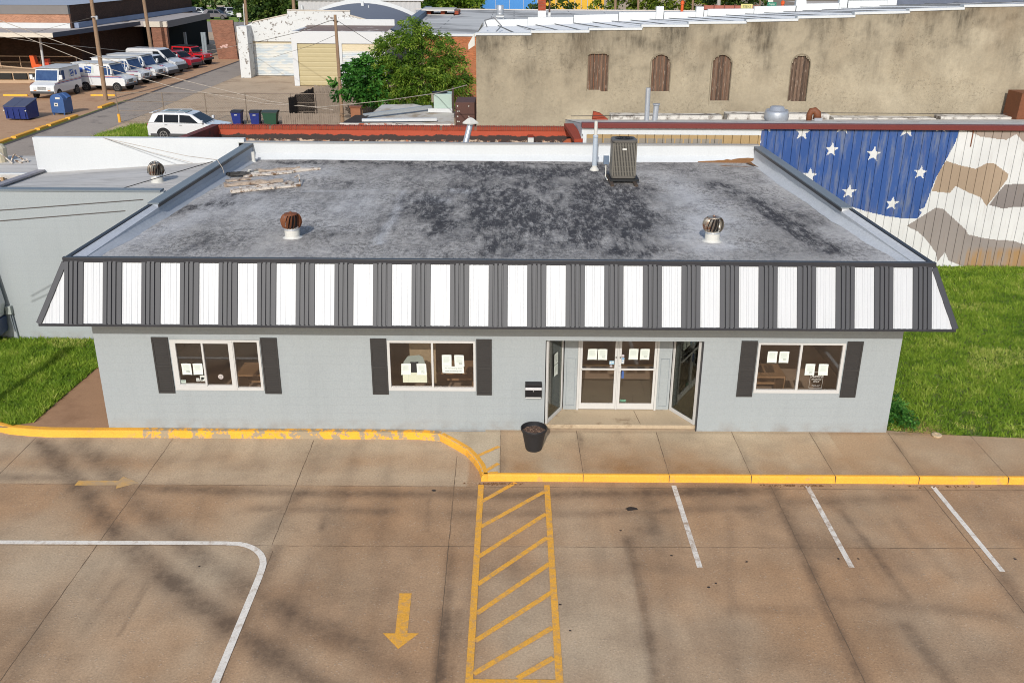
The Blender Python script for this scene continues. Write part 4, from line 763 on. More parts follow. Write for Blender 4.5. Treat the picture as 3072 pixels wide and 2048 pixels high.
for k in range(6): p = jk + Vector((rr.uniform(.2, 1.2), rr.uniform(-.2, .3), .02)); m.beam(p, p + Vector((rr.uniform(-.5, .5), rr.uniform(-.3, .3), rr.uniform(.05, .4))), .05, .04)
tag(m.build('scrap_heap', m_deb), 'heap of scrap sticks on the left annex roof', 'scrap')
# ------------------------------------------------------------------ brick store behind the shop
def brick_mat(name, col, mort, bw=.21, bh=.075, var=.22, hor=True):
    s = N(name); sx = s.n('ShaderNodeSeparateXYZ'); s.put(sx.inputs[0], s.pos); cb = s.n('ShaderNodeCombineXYZ'); s.put(cb.inputs[0], s.math('ADD', sx.outputs[0], sx.outputs[1])); s.put(cb.inputs[1], sx.outputs[2])
    br = s.n('ShaderNodeTexBrick'); s.put(br.inputs['Vector'], cb.outputs[0]); br.inputs['Scale'].default_value = 1; br.inputs['Brick Width'].default_value = bw; br.inputs['Row Height'].default_value = bh; br.inputs['Mortar Size'].default_value = .008; br.inputs['Mortar Smooth'].default_value = .2
    s.put(br.inputs['Color1'], sc(lin(col), 1 - var)); s.put(br.inputs['Color2'], sc(lin(col), 1 + var)); s.put(br.inputs['Mortar'], lin(mort))
    c = s.mix(1.0, br.outputs['Color'], s.rng(s.noise(1.2, 5), .3, .7, .85, 1.12), 'MULTIPLY'); return s.bsdf(c, .9, 0, .25, br.outputs['Fac'], -.3, .01)
m_rbrick = brick_mat('red_brick', (146, 64, 42), (120, 86, 70)); m_obrick = brick_mat('orange_brick', (162, 96, 60), (150, 114, 88)); m_pbrick = brick_mat('post_office_brick', (130, 88, 70), (136, 108, 92), .24, .09, .2); m_pbrick2 = brick_mat('pink_brick', (160, 116, 92), (166, 134, 116), .24, .09, .16)
bs = thing('brick_store', 'low brick building with tarred roof and red soldier course parapet behind the shop', 'building', (-4, 33, 0)); bx0, bx1 = F(655, 380, 35).x, F(1735, 385, 35).x
m = MB(); m.box(bx0, bx1, 35.02, 35.30, 0, 4.10); m.build('wall', m_rbrick, bs)
m = MB(); nb = int((bx1 - bx0) / .085)
for k in range(nb):
    x = bx0 + k * (bx1 - bx0) / nb; 
    if random.random() > .02: m.box(x + .004, x + .072, 34.97 + random.uniform(-.006, .006), 35.32, 4.10, 4.235 + random.uniform(-.008, .008))
m.build('soldier_course', M('soldier_brick', (140, 60, 40), .9, .3, 11, .15, 40), bs); MB().box(bx0, bx1, 34.99, 35.30, 4.102, 4.215).build('mortar_bed', M('mortar', (120, 88, 72), .95, .2, 8), bs)
s = N('tarred_parapet'); z = s.n('ShaderNodeSeparateXYZ'); s.put(z.inputs[0], s.pos); h = s.math('ADD', z.outputs[2], s.math('MULTIPLY', s.math('SUBTRACT', s.noise(2.2, 6, .7), .5), .34))
c = s.mix(s.noise(1, 4), lin((158, 64, 40)), lin((174, 80, 54))); c = s.mix(s.rng(h, 3.925, 3.905, 0, 1), c, lin((58, 46, 42))); k = s.math('MULTIPLY', s.rng(h, 3.74, 3.72, 0, 1), s.rng(s.noise(3.3, 6, .75), .48, .55)); c = s.mix(k, c, lin((186, 164, 142))); c = s.mix(s.math('MULTIPLY', s.rng(s.noise(5, 5, .7), .57, .62), s.rng(h, 3.80, 3.74, 0, .8)), c, lin((170, 96, 56)))
m_tar = s.bsdf(c, .85, bump=s.noise(9, 5), bstr=.5); m = MB(); m.quad((bx0, 35.0, 3.55), (bx1, 35.0, 3.55), (bx1, 35.0, 4.10), (bx0, 35.0, 4.10)); m.build('parapet_face', m_tar, bs, fix=False)
s = N('tar_roof'); c = s.mix(s.rng(s.noise(1.8, 6, .7, s.stretch((.5, 2, 1))), .42, .62), lin((92, 80, 72)), lin((150, 138, 126))); m_tarroof = s.bsdf(c, .9)
MB().box(bx0 + .1, 2.40, 31.62, 34.99, 3.2, 3.60).build('roof', m_tarroof, bs)
m = MB(); m.prism([(bx0 - .28, 31.5, 3.4), (bx0 - .28, 35.2, 3.4), (bx0 - .28, 35.2, 4.24), (bx0 - .28, 31.5, 4.40)], (.28, 0, 0)); m.build('side_parapet', M('maroon_brick', (104, 44, 38), .85, .25, 6, .2, 30, blot=((60, 40, 38), 4, .5, .65)), bs)
m_rcop = M('rust_red_coping', (142, 58, 34), .75, .2, 4, .15, 30); m = MB(); pA, pB = F(1706, 374, 34.9), F(1738, 424, 31.7)
m.beam(pA + Vector((0, 0, -.02)), pB + Vector((0, 0, .02)), .34, .12); tag(m.build('fallen_coping', m_rcop), 'rust red coping leaning on the right end of the brick parapet', 'coping'); m = MB(); m.prism([(pA.x - .75, 33.2, 3.6), (pA.x - .1, 33.2, 3.6), (pA.x + .10, 33.2, 4.15), (pA.x - .15, 33.2, 4.1)], (0, .12, 0)); tag(m.build('brick_heap', M('broken_brick', (160, 84, 54), .9, .3, 8)), 'broken triangular brick panel beside the leaning rust red coping', 'brick panel')
m = MB(); p = F(1592, 405, 34.4); m.box(p.x - .1, p.x + .1, 34.3, 34.9, 3.6, 3.98); p2 = F(1592, 425, 32.5); tag(m.build('brick_pier', m_rcop), 'small red brick pier against the tarred parapet', 'pier'); m = MB(); m.box(p2.x - .1, p2.x + .1, 32.4, 32.6, 3.6, p2.z + .12); tag(m.build('vent_stub', m_pvc), 'short square white vent on the tarred roof behind the parapet', 'vent')
vpp = thing('leaning_flue', 'leaning grey flue with white pyramid cap behind the back parapet', 'pipe', tuple(F(1394, 432, 32.0))); a = F(1394, 440, 32.0); b = F(1411, 372, 32.35)
m = MB(); m.tube([a, b], .10, 14); m.build('flue', m_zinc, vpp); m = MB(); ax = (b - a).normalized(); q = b + ax * .03; m.lathe(tuple(q), [(.27, -.02), (.27, .02), (.08, .17), (0, .19)], 4); m.build('cap', m_pvc, vpp)
# ------------------------------------------------------------------ mural building
mu = thing('mural_building', 'long metal sided building painted with a flag mural and maroon gutter', 'building', (10, 36, 0)); YM = 31.65; MX0, MX1, MZ = F(1755, 385, YM).x, 20.0, F(2400, 387, YM).z
def MP(cx, cy): q = F(2200 + cx / 2.697, 340 + cy / 2.697, YM); return (q.x, q.z)
def star(cx, cy, r): x, z = MP(cx, cy); R_ = r / 2.697 * 34.0 / CAM_F; return [(x + R_ * (1 if k % 2 == 0 else .40) * math.sin(k * math.pi / 5 + .05), z + R_ * (1 if k % 2 == 0 else .40) * math.cos(k * math.pi / 5 + .05)) for k in range(10)]
BLUE = [MP(*q) for q in ((228, 60), (1835, 60), (1835, 120), (1800, 230), (1720, 380), (1640, 520), (1570, 700), (1545, 765), (1500, 780), (1525, 800), (1490, 852), (1380, 852), (1230, 830), (1080, 795), (940, 750), (880, 740), (500, 500), (190, 300), (222, 240))]
REG = [(lin((148, 134, 124)), [(1840, 60), (2700, 60), (2700, 260), (2420, 260), (2350, 235), (2290, 170), (2210, 215), (2130, 208), (2000, 190), (1940, 160), (1880, 140)]),
       (lin((152, 133, 113)), [(1722, 385), (1830, 420), (1960, 450), (2050, 405), (2110, 405), (2225, 490), (2220, 530), (2130, 650), (2050, 750), (2000, 680), (1900, 640), (1800, 588), (1750, 645), (1605, 630), (1660, 480)]),
       (lin((122, 115, 112)), [(2200, 575), (2352, 572), (2700, 600), (2700, 800), (2352, 755), (2260, 760), (2180, 772), (2070, 742), (2135, 650)]),
       (lin((136, 128, 123)), [(1400, 912), (1640, 762), (1700, 775), (1880, 940), (1900, 980), (2030, 1010), (2120, 1022), (2260, 1030), (2352, 1060), (2700, 1130), (2700, 1262), (1860, 1240), (1740, 1190), (1712, 1120), (1650, 1205), (1640, 1130), (1560, 1020), (1490, 955)])]
REG = [(c, [MP(*q) for q in p]) for c, p in REG]
STARS = [star(*q) for q in ((560, 155, 62), (797, 295, 57), (1135, 330, 60), (617, 505, 62), (1515, 480, 56), (935, 635, 60), (1285, 730, 58), (1410, 128, 68), (268, 95, 65), (888, 100, 70), (1688, 98, 62))]
TAN = lin((158, 134, 96)); WH = (.57, .57, .56); BL = lin((46, 77, 134)); GP = lin((122, 122, 120))
def mural_col(x, z):
    if x < BLUE[0][0] - .02 and x < MX1: 
        pass
    xb = MP(224, 200)[0]
    if x < xb and z > 3.6:
        if z > MZ - .22: return WH
        if z < MZ - 1.02 + .22 and z > 0: return TAN
        k = math.floor((x - MX0) / .30); f_ = (x - MX0) / .30 - k
        return TAN if x > xb - 1.3 or f_ < .15 or z > MZ - .34 else tuple(.75 * a + .25 * b for a, b in zip(GP, TAN))
    for s_ in STARS:
        if inside(x, z, s_) and (inside(x, z, BLUE) or True): return WH
    if inside(x, z, BLUE): return BL
    for c, p in REG:
        if inside(x, z, p):
            if c == REG[3][0]:
                v = .5 + .9 * fbm(x * 5, z * .5, 1, 3); k = max(0, min(1, (x - MP(1780, 1100)[0]) / .5)) * max(0, min(1, (MP(0, 1060)[1] - z) / .25)); k = max(k, max(0, min(1, (MP(1500, 0)[0] - x) / .3))); k = max(0, min(1, k * (v * 1.6)))
                return tuple(p * (1 - k) + q * k for p, q in zip(c, lin((150, 120, 84))))
            return c
    return WH
xs = []; x = MX0
SEAM = .291
k = 0
while x < MX1:
    xs += [x, x + .012, x + .024] ; nx = x + SEAM; q = x + .024
    while q + .03 < nx: q += .0243; xs.append(q)
    x = nx
xs = sorted(set(round(v, 4) for v in xs)); zs = [MZ * i / 190 for i in range(191)]; vs_ = []; fs = []; cs = []; seam = []
for z in zs:
    for x in xs:
        f_ = (x - MX0) / SEAM; f_ = (f_ - math.floor(f_ + 1e-6)) * SEAM; vs_.append((x, YM + (.022 if .008 < f_ < .016 else 0), z))
n = len(xs)
for j in range(len(zs) - 1):
    for i in range(n - 1):
        fs.append((j * n + i, j * n + i + 1, (j + 1) * n + i + 1, (j + 1) * n + i)); k = .72 if xs[i + 1] - xs[i] < .013 else 1; cs += [*(k * q for q in mural_col((xs[i] + xs[i + 1]) / 2, (zs[j] + zs[j + 1]) / 2)), 1]
s = N('painted_metal_siding'); a = s.attr('paint'); c = a.outputs['Color']; wn = s.noise(1.0, 7, .7, s.stretch((5, 5, .7))); sp = s.n('ShaderNodeSeparateColor'); s.put(sp.inputs[0], c)
isb = s.rng(s.math('SUBTRACT', sp.outputs[2], sp.outputs[0]), .08, .15, 0, 1); c = s.mix(s.math('MULTIPLY', s.math('MULTIPLY', s.rng(wn, .47, .66), isb), .75), c, lin((112, 118, 130))); c = s.mix(s.math('MULTIPLY', s.rng(s.noise(1.4, 6, .7, s.stretch((6, 6, .5))), .56, .76), .30), c, lin((128, 104, 82)))
c = s.mix(1.0, c, s.rng(s.noise(.8, 5), .3, .7, .92, 1.06), 'MULTIPLY'); m_mur = s.bsdf(c, .6, 0, .3)
me = bpy.data.meshes.new('wall'); me.from_pydata([(v[0] - 10, v[1] - 36, v[2]) for v in vs_], [], fs); at = me.color_attributes.new('paint', 'FLOAT_COLOR', 'CORNER')
buf = []
for i in range(len(fs)): buf += cs[i * 4:i * 4 + 4] * 4
at.data.foreach_set('color', buf); me.materials.append(m_mur); o = bpy.data.objects.new('wall', me); COL.objects.link(o); o.parent = mu
m_gut = M('maroon_gutter', (104, 44, 40), .5, .15, 2, .08, 30); MB().box(MX0 - .12, MX1 + 3, YM - .14, YM + .12, MZ + .004, MZ + .17).build('gutter', m_gut, mu, bevel=.01)
MB().box(MX0 - .1, MP(226, 0)[0], YM - .012, YM - .002, MZ - .215, MZ - .002).build('fascia_strip', m_white, mu); MB().box(MX0 - .06, MX0 + .06, YM - .03, YM + .02, 3.3, MZ - .217).build('corner_strip', m_white, mu)
rs = MB(); px = MP(1968, 0)[0]; rs.box(px - .015, px + .015, YM - .03, YM - .004, MZ - .55, MZ); rs.build('rusty_strap', m_rust, mu)
m = MB(); m.add([(MX0 - .1, YM + .12, MZ + .12), (26, YM + .12, MZ + .12), (26, 42.0, 3.62), (MX0 - .1, 42.0, 3.46)], [(0, 1, 2, 3)]); m.build('roof', M('white_roof', (206, 202, 194), .7, .12, 1.2, .08, 20, blot=((120, 112, 104), 1.6, .55, .66)), mu); MB().prism([(MX0 - .1, YM + .13, 0), (MX0 - .1, 41.9, 0), (MX0 - .1, 41.9, 3.45), (MX0 - .1, YM + .13, MZ + .10)], (.08, 0, 0)).build('side_wall', m_white, mu)
m = MB(); p = F(1640, 347, 40.6)
for a0, a1, zt in ((4.2, 9, .2), (9.2, 13.6, .28), (13.8, 18.2, .14), (18.4, 24, .22)): m.box(a0, a1, 40.9, 41.6, 3.3, 3.62 + zt)
m.build('ridge_flashing', M('dirty_white_flashing', (206, 202, 194), .8, .1, 1.5, .1, 20, blot=((110, 102, 94), 2.2, .50, .62)), mu)
# roof things behind the gutter
def roofz(y): return MZ + .12 + (3.52 - MZ - .12) * (y - YM) / (42 - YM)
p = F(2327, 368, 37.0); fx, fz = p.x, roofz(37.0); ef = thing('exhaust_fan', 'round spun aluminium exhaust fan behind the maroon gutter', 'exhaust fan', (fx, 37.0, fz)); RA = (F(2364, 350, 37).x - F(2291, 350, 37).x) / 2
m = MB(); m.lathe((fx, 37, fz), [(RA * .7, 0), (RA * .96, .08), (RA, .22), (RA * .97, .36), (RA * .90, .46), (RA * .86, .44), (RA * .80, .40)], 40, caps=False); m.build('shroud', m_zinc, ef, smooth=True); m = MB(); m.lathe((fx, 37, fz), [(RA * .80, .40), (RA * .66, .43), (RA * .55, .58), (RA * .45, .60), (0, .61)], 40); m.build('hood', m_zinc, ef, smooth=True)
p = F(2435, 365, 37.5); gn = thing('gooseneck_vent', 'rusty brown gooseneck vent with dark mouth right of the exhaust fan', 'vent', (p.x, 37.5, roofz(37.5))); z0 = roofz(37.5); m = MB(); m.tube([(p.x - .12, 37.5, z0 - .1), (p.x - .12, 37.5, z0 + .28), (p.x - .06, 37.5, z0 + .40), (p.x + .06, 37.48, z0 + .42), (p.x + .16, 37.45, z0 + .34), (p.x + .18, 37.42, z0 + .12)], [.10, .12, .14, .15, .15, .16], 14); m.build('duct', m_rust, gn, smooth=True); m = MB(); m.box(p.x + .02, p.x + .33, 37.24, 37.28, z0 + .05, z0 + .18); m.build('flap', m_zinc, gn)
for (px, pt_, w_, lb_) in ((1945, 264, .10, 'taller thin grey vent pipe against the beige wall'), (1969, 318, .11, 'shorter grey vent pipe with flared top against the beige wall')):
    q = F(px, pt_, 38.0); q0 = F(px - 5, 362, 38.0); m = MB(); m.tube([(q0.x, 38, roofz(38) - .05), (q.x, 38, q.z)], w_, 12)
    if pt_ > 300: m.lathe((q.x, 38, q.z), [(.11, 0), (.15, .05), (.15, .09)], 14)
    tag(m.build('vent_pipe', m_zinc, smooth=False), lb_, 'pipe', 'vent pipes by the beige wall')
m = MB(); q = F(1800, 345, 38.5); m.prism([(q.x - .3, 38.5, roofz(38.5)), (q.x + .35, 38.5, roofz(38.5)), (q.x + .02, 38.5, q.z + .05), (q.x - .26, 38.5, q.z + .12)], (0, .3, 0)); tag(m.build('ridge_end', m_rcop), 'rust red sloped brick end poking above the maroon gutter', 'brick end')
q = F(3050, 345, 40.5); m = MB(); m.prism([(q.x, 40.5, 3.3), (q.x + 1.6, 40.5, 3.3), (q.x + 1.6, 40.5, F(3060, 280, 40.5).z), (q.x + .06, 40.5, F(3060, 280, 40.5).z)], (0, 1.2, 0)); tag(m.build('rooftop_cabinet', m_rust), 'large rusty brown cabinet at the right edge below the beige wall', 'cabinet')
MB_ = MB(); MB_.tube([(2.3, 38, 4.2), (6, 39, 4.1), (12, 38.6, 4.3), (20, 38.6, 4.3)], .012, 5); tag(MB_.build('roof_cable', M('cable_black', (50, 46, 44), .7)), 'thin dark cable lying along the white roof', 'cable')
# ------------------------------------------------------------------ beige two storey wall
YB = 42.0; bg = thing('rendered_building', 'tall beige rendered building with boarded arched windows and stepped white roof edge', 'building', (10, 46, 0))
STEP = [(1428, 105), (1594, 105), (1594, 98), (1768, 97), (1768, 90), (1926, 89), (1926, 80), (2067, 80), (2067, 71), (2239, 70), (2239, 67), (2240, 65), (2394, 62), (2394, 55), (2565, 51), (2565, 43), (2729, 39), (2729, 33), (2893, 28), (2893, 21), (3080, 18), (3400, 16)]
ST = [(F(x, y, YB).x, F(x, y, YB).z) for x, y in STEP]
EX0 = ST[0][0]; EX1 = 24.0
def edge_z(x):
    for (a, b), (c, dd) in zip(ST, ST[1:]):
        if a <= x <= c and c > a: return b + (dd - b) * (x - a) / (c - a)
    return ST[-1][1]
WIN = []
for xl, xr, yt, yb, rise in ((1762, 1823, 160, 272, .10), (1952, 2010, 164, 275, 1), (2134, 2193, 165, 302, 1), (2372, 2427, 166, 303, 1)):
    a, b, t, bo = F(xl, 250, YB).x, F(xr, 250, YB).x, F(xl, yt, YB).z, F(xl, yb, YB).z
    if rise == 1: a, b = F((xl + 0), 220, YB).x, F((xr + 0), 220, YB).x
    w_ = b - a; h_ = w_ / 2 if rise == 1 else .10; arc = []
    for k in range(17):
        t_ = math.pi * k / 16; arc.append(((a + b) / 2 + w_ / 2 * math.cos(t_), t - h_ + h_ * math.sin(t_)))
    WIN.append((a, b, bo, t, [(b, bo)] + arc + [(a, bo)]))
def win_in(x, z): return any(inside(x, z, w_[4]) for w_ in WIN)
def bwear(x, z):
    tp = edge_z(x); h = tp - z; st_ = max(0, fbm(x, z * .16, 1.3, 3)) * math.exp(-h / 2.0) * .6 + max(0, fbm(x, z * .5, .8, 8) + .15) * math.exp(-h / 2.2) * 1.0 + max(0, fbm(x, z, 1.8, 31)) * math.exp(-h / 2.6) * .8 + .30 * math.exp(-h / .6)
    lite = max(0, fbm(x, z, .5, 17)) * 1.2 + (.5 if 19.2 < x < 21 and tp - 1.55 < z < tp - .9 else 0) + .25 * max(0, 1 - z / 4)
    brn = max(0, fbm(x, z, .45, 5)) * (1.2 if x > 8 else .5) * math.exp(-h / 2.5)
    return min(1, st_), min(1, brn), min(1, lite)
vs_, cs, idx, fs = [], [], {}, []
NX, NZ = 340, 110; dx_ = (EX1 - EX0) / NX
for i in range(NX + 1):
    x = EX0 + dx_ * i; tz = min(edge_z(min(EX1, x - 1e-4)), edge_z(x + 1e-4)) if 0 < i < NX else edge_z(x)
    for j in range(NZ + 1): z = tz * j / NZ; vs_.append((x - 10, YB - 46, z)); cs += [*bwear(x, z), 1]
for i in range(NX):
    for j in range(NZ):
        x = EX0 + dx_ * (i + .5); z = vs_[i * (NZ + 1) + j][2] + .035
        if win_in(x, z): continue
        a = i * (NZ + 1) + j; fs.append((a, a + NZ + 1, a + NZ + 2, a + 1))
s = N('beige_render'); sp = s.n('ShaderNodeSeparateColor'); s.put(sp.inputs[0], s.attr('wear').outputs['Color'])
c = s.mix(s.noise(.8, 6, .6), lin((142, 132, 113)), lin((166, 154, 132))); c = s.mix(s.math('MULTIPLY', sp.outputs[2], .55), c, lin((180, 169, 147))); g = s.noise(7, 6, .75)
c = s.mix(s.math('MULTIPLY', s.math('MULTIPLY', sp.outputs[0], s.rng(s.noise(2.5, 6, .7, s.stretch((2, 2, .4))), .3, .65, .45, 1.4)), .78), c, lin((84, 77, 66))); c = s.mix(s.math('MULTIPLY', sp.outputs[1], .6), c, lin((120, 103, 82)))
pit = s.math('MULTIPLY', s.rng(s.noise(8, 7, .9), .54, .62), s.rng(s.noise(.55, 5, .7), .47, .58)); c = s.mix(s.math('MULTIPLY', pit, .55), c, lin((108, 96, 78))); c = s.mix(1.0, c, s.rng(g, .3, .7, .88, 1.1), 'MULTIPLY')
m_beige = s.bsdf(c, .95, 0, .2, s.math('SUBTRACT', g, s.math('MULTIPLY', pit, .7)), .5, .03)
me = bpy.data.meshes.new('wall'); me.from_pydata(vs_, [], fs); at = me.color_attributes.new('wear', 'FLOAT_COLOR', 'POINT'); at.data.foreach_set('color', cs); me.materials.append(m_beige); o = bpy.data.objects.new('wall', me); COL.objects.link(o); o.parent = bg
m = MB(); m.quad((EX0, YB, 0), (EX0, 51, 0), (EX0, 51, edge_z(EX0 + .01)), (EX0, YB, edge_z(EX0 + .01))); m.build('side_wall', m_beige, bg, fix=False)
s = N('boarded_timber'); kx = s.n('ShaderNodeSeparateXYZ'); s.put(kx.inputs[0], s.pos); c = s.mix(s.noise(3, 6, .7, s.stretch((9, 9, .6))), lin((48, 36, 29)), lin((122, 98, 80))); c = s.mix(1.0, c, s.rng(s.noise(7, 0, .5, s.stretch((1, 0, 0))), .35, .65, .45, 1.35), 'MULTIPLY'); c = s.mix(s.rng(s.noise(6, 4, .6, s.stretch((3, 3, .5))), .58, .7, 0, .6), c, lin((160, 142, 126))); c = s.mix(s.rng(s.voro(4.5), .05, .10, .8, 0), c, lin((40, 28, 24))); m_board = s.bsdf(c, .9, bump=s.noise(14, 4, vec=s.stretch((6, 6, .5))), bstr=.5)
for a, b, bo, t, pts in WIN:
    m = MB(); n = 6; ww = (b - a + .1) / n
    bw = MB()
    for k in range(n):
        x0, x1 = a - .05 + ww * k + .006, a - .05 + ww * (k + 1) - .006; zt = t + .02; bw.box(x0, x1, YB + .09 + .012 * (k % 2), YB + .13, bo - .05, zt)
    wo = bw.build('boarded_window', m_board, bg); r = MB(); rings = []
    P2 = [Vector((x, 0, z)) for x, z in pts]; cen = Vector(((a + b) / 2, 0, (bo + t) / 2))
    for p in P2:
        q = p + (p - cen).normalized() * .07; q.x = min(max(q.x, a - .06), b + .06); rings.append((p, q))
    n = len(rings); vs2 = []
    for p, q in rings: vs2 += [(p.x, YB + .11, p.z), (p.x, YB - .008, p.z), (q.x, YB - .006, q.z)]
    r.add(vs2, [f_ for i in range(n - 1) for f_ in ((3 * i, 3 * i + 3, 3 * i + 4, 3 * i + 1), (3 * i + 1, 3 * i + 4, 3 * i + 5, 3 * i + 2))]); r.build('reveal', M('reveal_plaster', (120, 110, 92), .95, .2, 4, .15, 30), wo, fix=False)
# roof: white flashing, seamed deck, stepped back parapet
fl = MB()
for (x0, z0), (x1, z1) in zip(ST, ST[1:]):
    if x1 - x0 > .02: fl.add([(x0 - .03, YB - .04, z0 - .02), (x1, YB - .04, z1 - .02), (x1, YB - .04, z1 + .08), (x0 - .03, YB - .04, z0 + .08), (x0 - .03, YB + .35, z0 - .02), (x1, YB + .35, z1 - .02), (x1, YB + .35, z1 + .08), (x0 - .03, YB + .35, z0 + .08)], [(3, 2, 1, 0), (4, 5, 6, 7), (0, 1, 5, 4), (1, 2, 6, 5), (2, 3, 7, 6), (3, 0, 4, 7)])
fl.build('edge_flashing', m_white, bg); YP = 51.0
def back_z(px, py): q = F(px, py, YP); return q.x, q.z
DK = [back_z(*q) for q in ((1440, 79), (1594, 77), (2000, 57), (2400, 34), (2700, 16), (3080, -4))]
def dkz(x):
    for (a, b), (c, dd) in zip(DK, DK[1:]):
        if a <= x <= c: return b + (dd - b) * (x - a) / (c - a)
    return DK[0][1] if x < DK[0][0] else DK[-1][1]
m_deck = M('pale_roof_sheet', (228, 228, 226), .8, .06, .9, .06, 20, raw=True, blot=((120, 96, 76), .5, .62, .75)); m = MB(); n = 46; xs2 = [EX0 + (EX1 + 4 - EX0) * i / n for i in range(n + 1)]
m.add([(x, YB + .35, edge_z(min(x, 23.9)) + .02 - .02) for x in xs2] + [(x, YP, max(dkz(x), edge_z(min(x, 23.9)) - .2) if False else dkz(x)) for x in xs2], [(i, i + 1, n + 2 + i, n + 1 + i) for i in range(n)]); m.build('roof', m_deck, bg)
sm = MB()
for k in range(26):
    x = EX0 + .8 + k * .98; sm.beam((x + .9, YB + .45, edge_z(min(x + .9, 23.9)) + .03), (x, YP - .1, dkz(x) + .03), .05, .03)
sm.build('roof_seam', M('seam_dark', (112, 112, 112), .8), bg)
BP = [(1453, 60), (1583, 58), (1584, 53), (1720, 52), (1722, 46), (1855, 43), (1857, 38), (1968, 37), (1970, 20), (1992, 20), (1993, 37), (2088, 36), (2090, 21), (2112, 21), (2113, 32), (2124, 32), (2125, 28), (2262, 27), (2264, 20), (2390, 18), (2391, -12), (2418, -12), (2420, 12), (2519, 10), (2521, -12), (2545, -12), (2546, 3), (2664, 2), (2666, -14), (2694, -14)]
top = [back_z(*q) for q in BP]; m = MB(); pl = []
for (x0, z0), (x1, z1) in zip(top, top[1:]):
    if x1 - x0 > .08: m.add([(x0, YP, dkz(x0) - .2), (x1, YP, dkz(x1) - .2), (x1, YP, z1), (x0, YP, z0), (x0, YP + .3, dkz(x0) - .2), (x1, YP + .3, dkz(x1) - .2), (x1, YP + .3, z1), (x0, YP + .3, z0)], [(3, 2, 1, 0), (4, 5, 6, 7), (0, 1, 5, 4), (1, 2, 6, 5), (2, 3, 7, 6), (3, 0, 4, 7)])
m.build('back_parapet', m_white, bg); x0 = top[-1][0]; m = MB(); z_ = dkz(x0); m.add([(x0, YP + .1, z_ - .2), (x0 + 9, YP + .1 - 6.8, z_ + .35), (x0 + 9, YP - 6.6, z_ + 1.6), (x0, YP + .2, z_ + 1.8)], [(0, 1, 2, 3)]); m.build('slate_parapet', M('slate_flashing', (92, 98, 112), .7, .2, 2), bg)
ch = thing('chimney', 'red brick chimney with white painted foot on the beige building roof', 'chimney', tuple(F(1626, 53, YP + .3))); a, b = F(1613, 53, YP + .5), F(1638, 30, YP + .5); m = MB(); m.box(a.x, b.x, YP + .31, YP + .75, a.z - .5, F(1626, 33, YP + .3).z); m.build('foot', m_white, ch); m = MB(); m.box(a.x + .02, b.x - .02, YP + .33, YP + .73, F(1626, 33, YP + .3).z + .002, F(1626, -10, YP + .3).z); m.build('stack', m_rbrick, ch)
p = F(1648, 53, YP + .5); m = MB(); m.tube([(p.x, YP + .5, p.z - .4), (p.x, YP + .5, F(1648, -6, YP + .5).z)], .05, 10); fp = tag(m.build('flue_pipe', M('brown_pipe', (74, 56, 48), .6)), 'thin brown flue pipe right of the brick chimney', 'pipe'); m = MB(); m.tube([(p.x, YP + .5, p.z - .4), (p.x, YP + .5, F(1648, 38, YP + .5).z)], .09, 10); m.build('boot', m_white, fp)
p = F(1450, 98, YB + .5); m = MB(); m.tube([(p.x + .1, YB + 2.6, p.z + .1), (p.x - .02, YB + 3.2, p.z + .35), (p.x + .4, YB + 3.6, p.z + .45), (p.x + .75, YB + 3.4, p.z + .1), (p.x + .55, YB + 1.2, p.z)], .03, 6); tag(m.build('bent_conduit', M('grey_conduit', (120, 120, 122), .5)), 'bent grey conduit loop at the left end of the beige roof', 'conduit')
p = F(1424, 130, YB + .2); m = MB(); m.prism([(p.x - .28, YB + .3, p.z - .28), (p.x - .28, YB + .3, p.z - .05), (p.x, YB + .3, p.z + .42), (p.x, YB + .3, p.z - .1)], (0, .2, 0)); tag(m.build('floodlight', m_pvc), 'white wall light on the left corner of the beige building', 'light')
# ------------------------------------------------------------------ orange brick building with wide grey roof
YO = 72.0; ob = thing('orange_brick_building', 'orange brick building with wide grey seamed flat roof behind the big tree', 'building', (-1, 90, 0)); zo = F(1400, 102, YO).z; xl, xr = F(1270, 100, YO).x, 16.0
m = MB(); m.box(xl, xr, YO, YO + .3, 0, zo - .18); m.build('wall', m_obrick, ob); MB().box(xl - .1, xr, YO - .06, YO + .36, zo - .178, zo).build('coping', m_white, ob)
s = N('grey_seamed_roof'); br = s.n('ShaderNodeTexBrick'); s.put(br.inputs['Vector'], s.pos); br.inputs['Scale'].default_value = 1; br.inputs['Brick Width'].default_value = 6; br.inputs['Row Height'].default_value = 2.4; br.inputs['Mortar Size'].default_value = .06; br.offset = .37; s.put(br.inputs['Color1'], lin((176, 175, 172))); s.put(br.inputs['Color2'], lin((188, 187, 184))); s.put(br.inputs['Mortar'], lin((128, 127, 126)))
c = s.mix(s.rng(s.noise(.16, 4), .52, .62, 0, .7), br.outputs['Color'], lin((106, 104, 102))); m_groof = s.bsdf(c, .9); q = F(1260, 40, 112)
m = MB(); m.add([(xl, YO + .36, zo - .1), (xr + 14, YO + .36, zo - .1), (xr + 14, 112, zo - .1), (xl - 4.5, 112, zo - .1)], [(0, 1, 2, 3)]); m.build('roof', m_groof, ob)
za = F(1500, 42, 112).z; zb_ = F(1500, 28, 112).z; m = MB(); m.box(xl - 4.5, 30, 112, 112.3, 0, zb_ - .12); m.build('back_parapet', M('streaked_grey', (146, 144, 140), .9, .12, 1.5, streak=.5), ob); MB().box(xl - 4.6, 30, 111.9, 112.4, zb_ - .118, zb_).build('parapet_cap', M('pale_cap', (196, 188, 180), .8), ob)
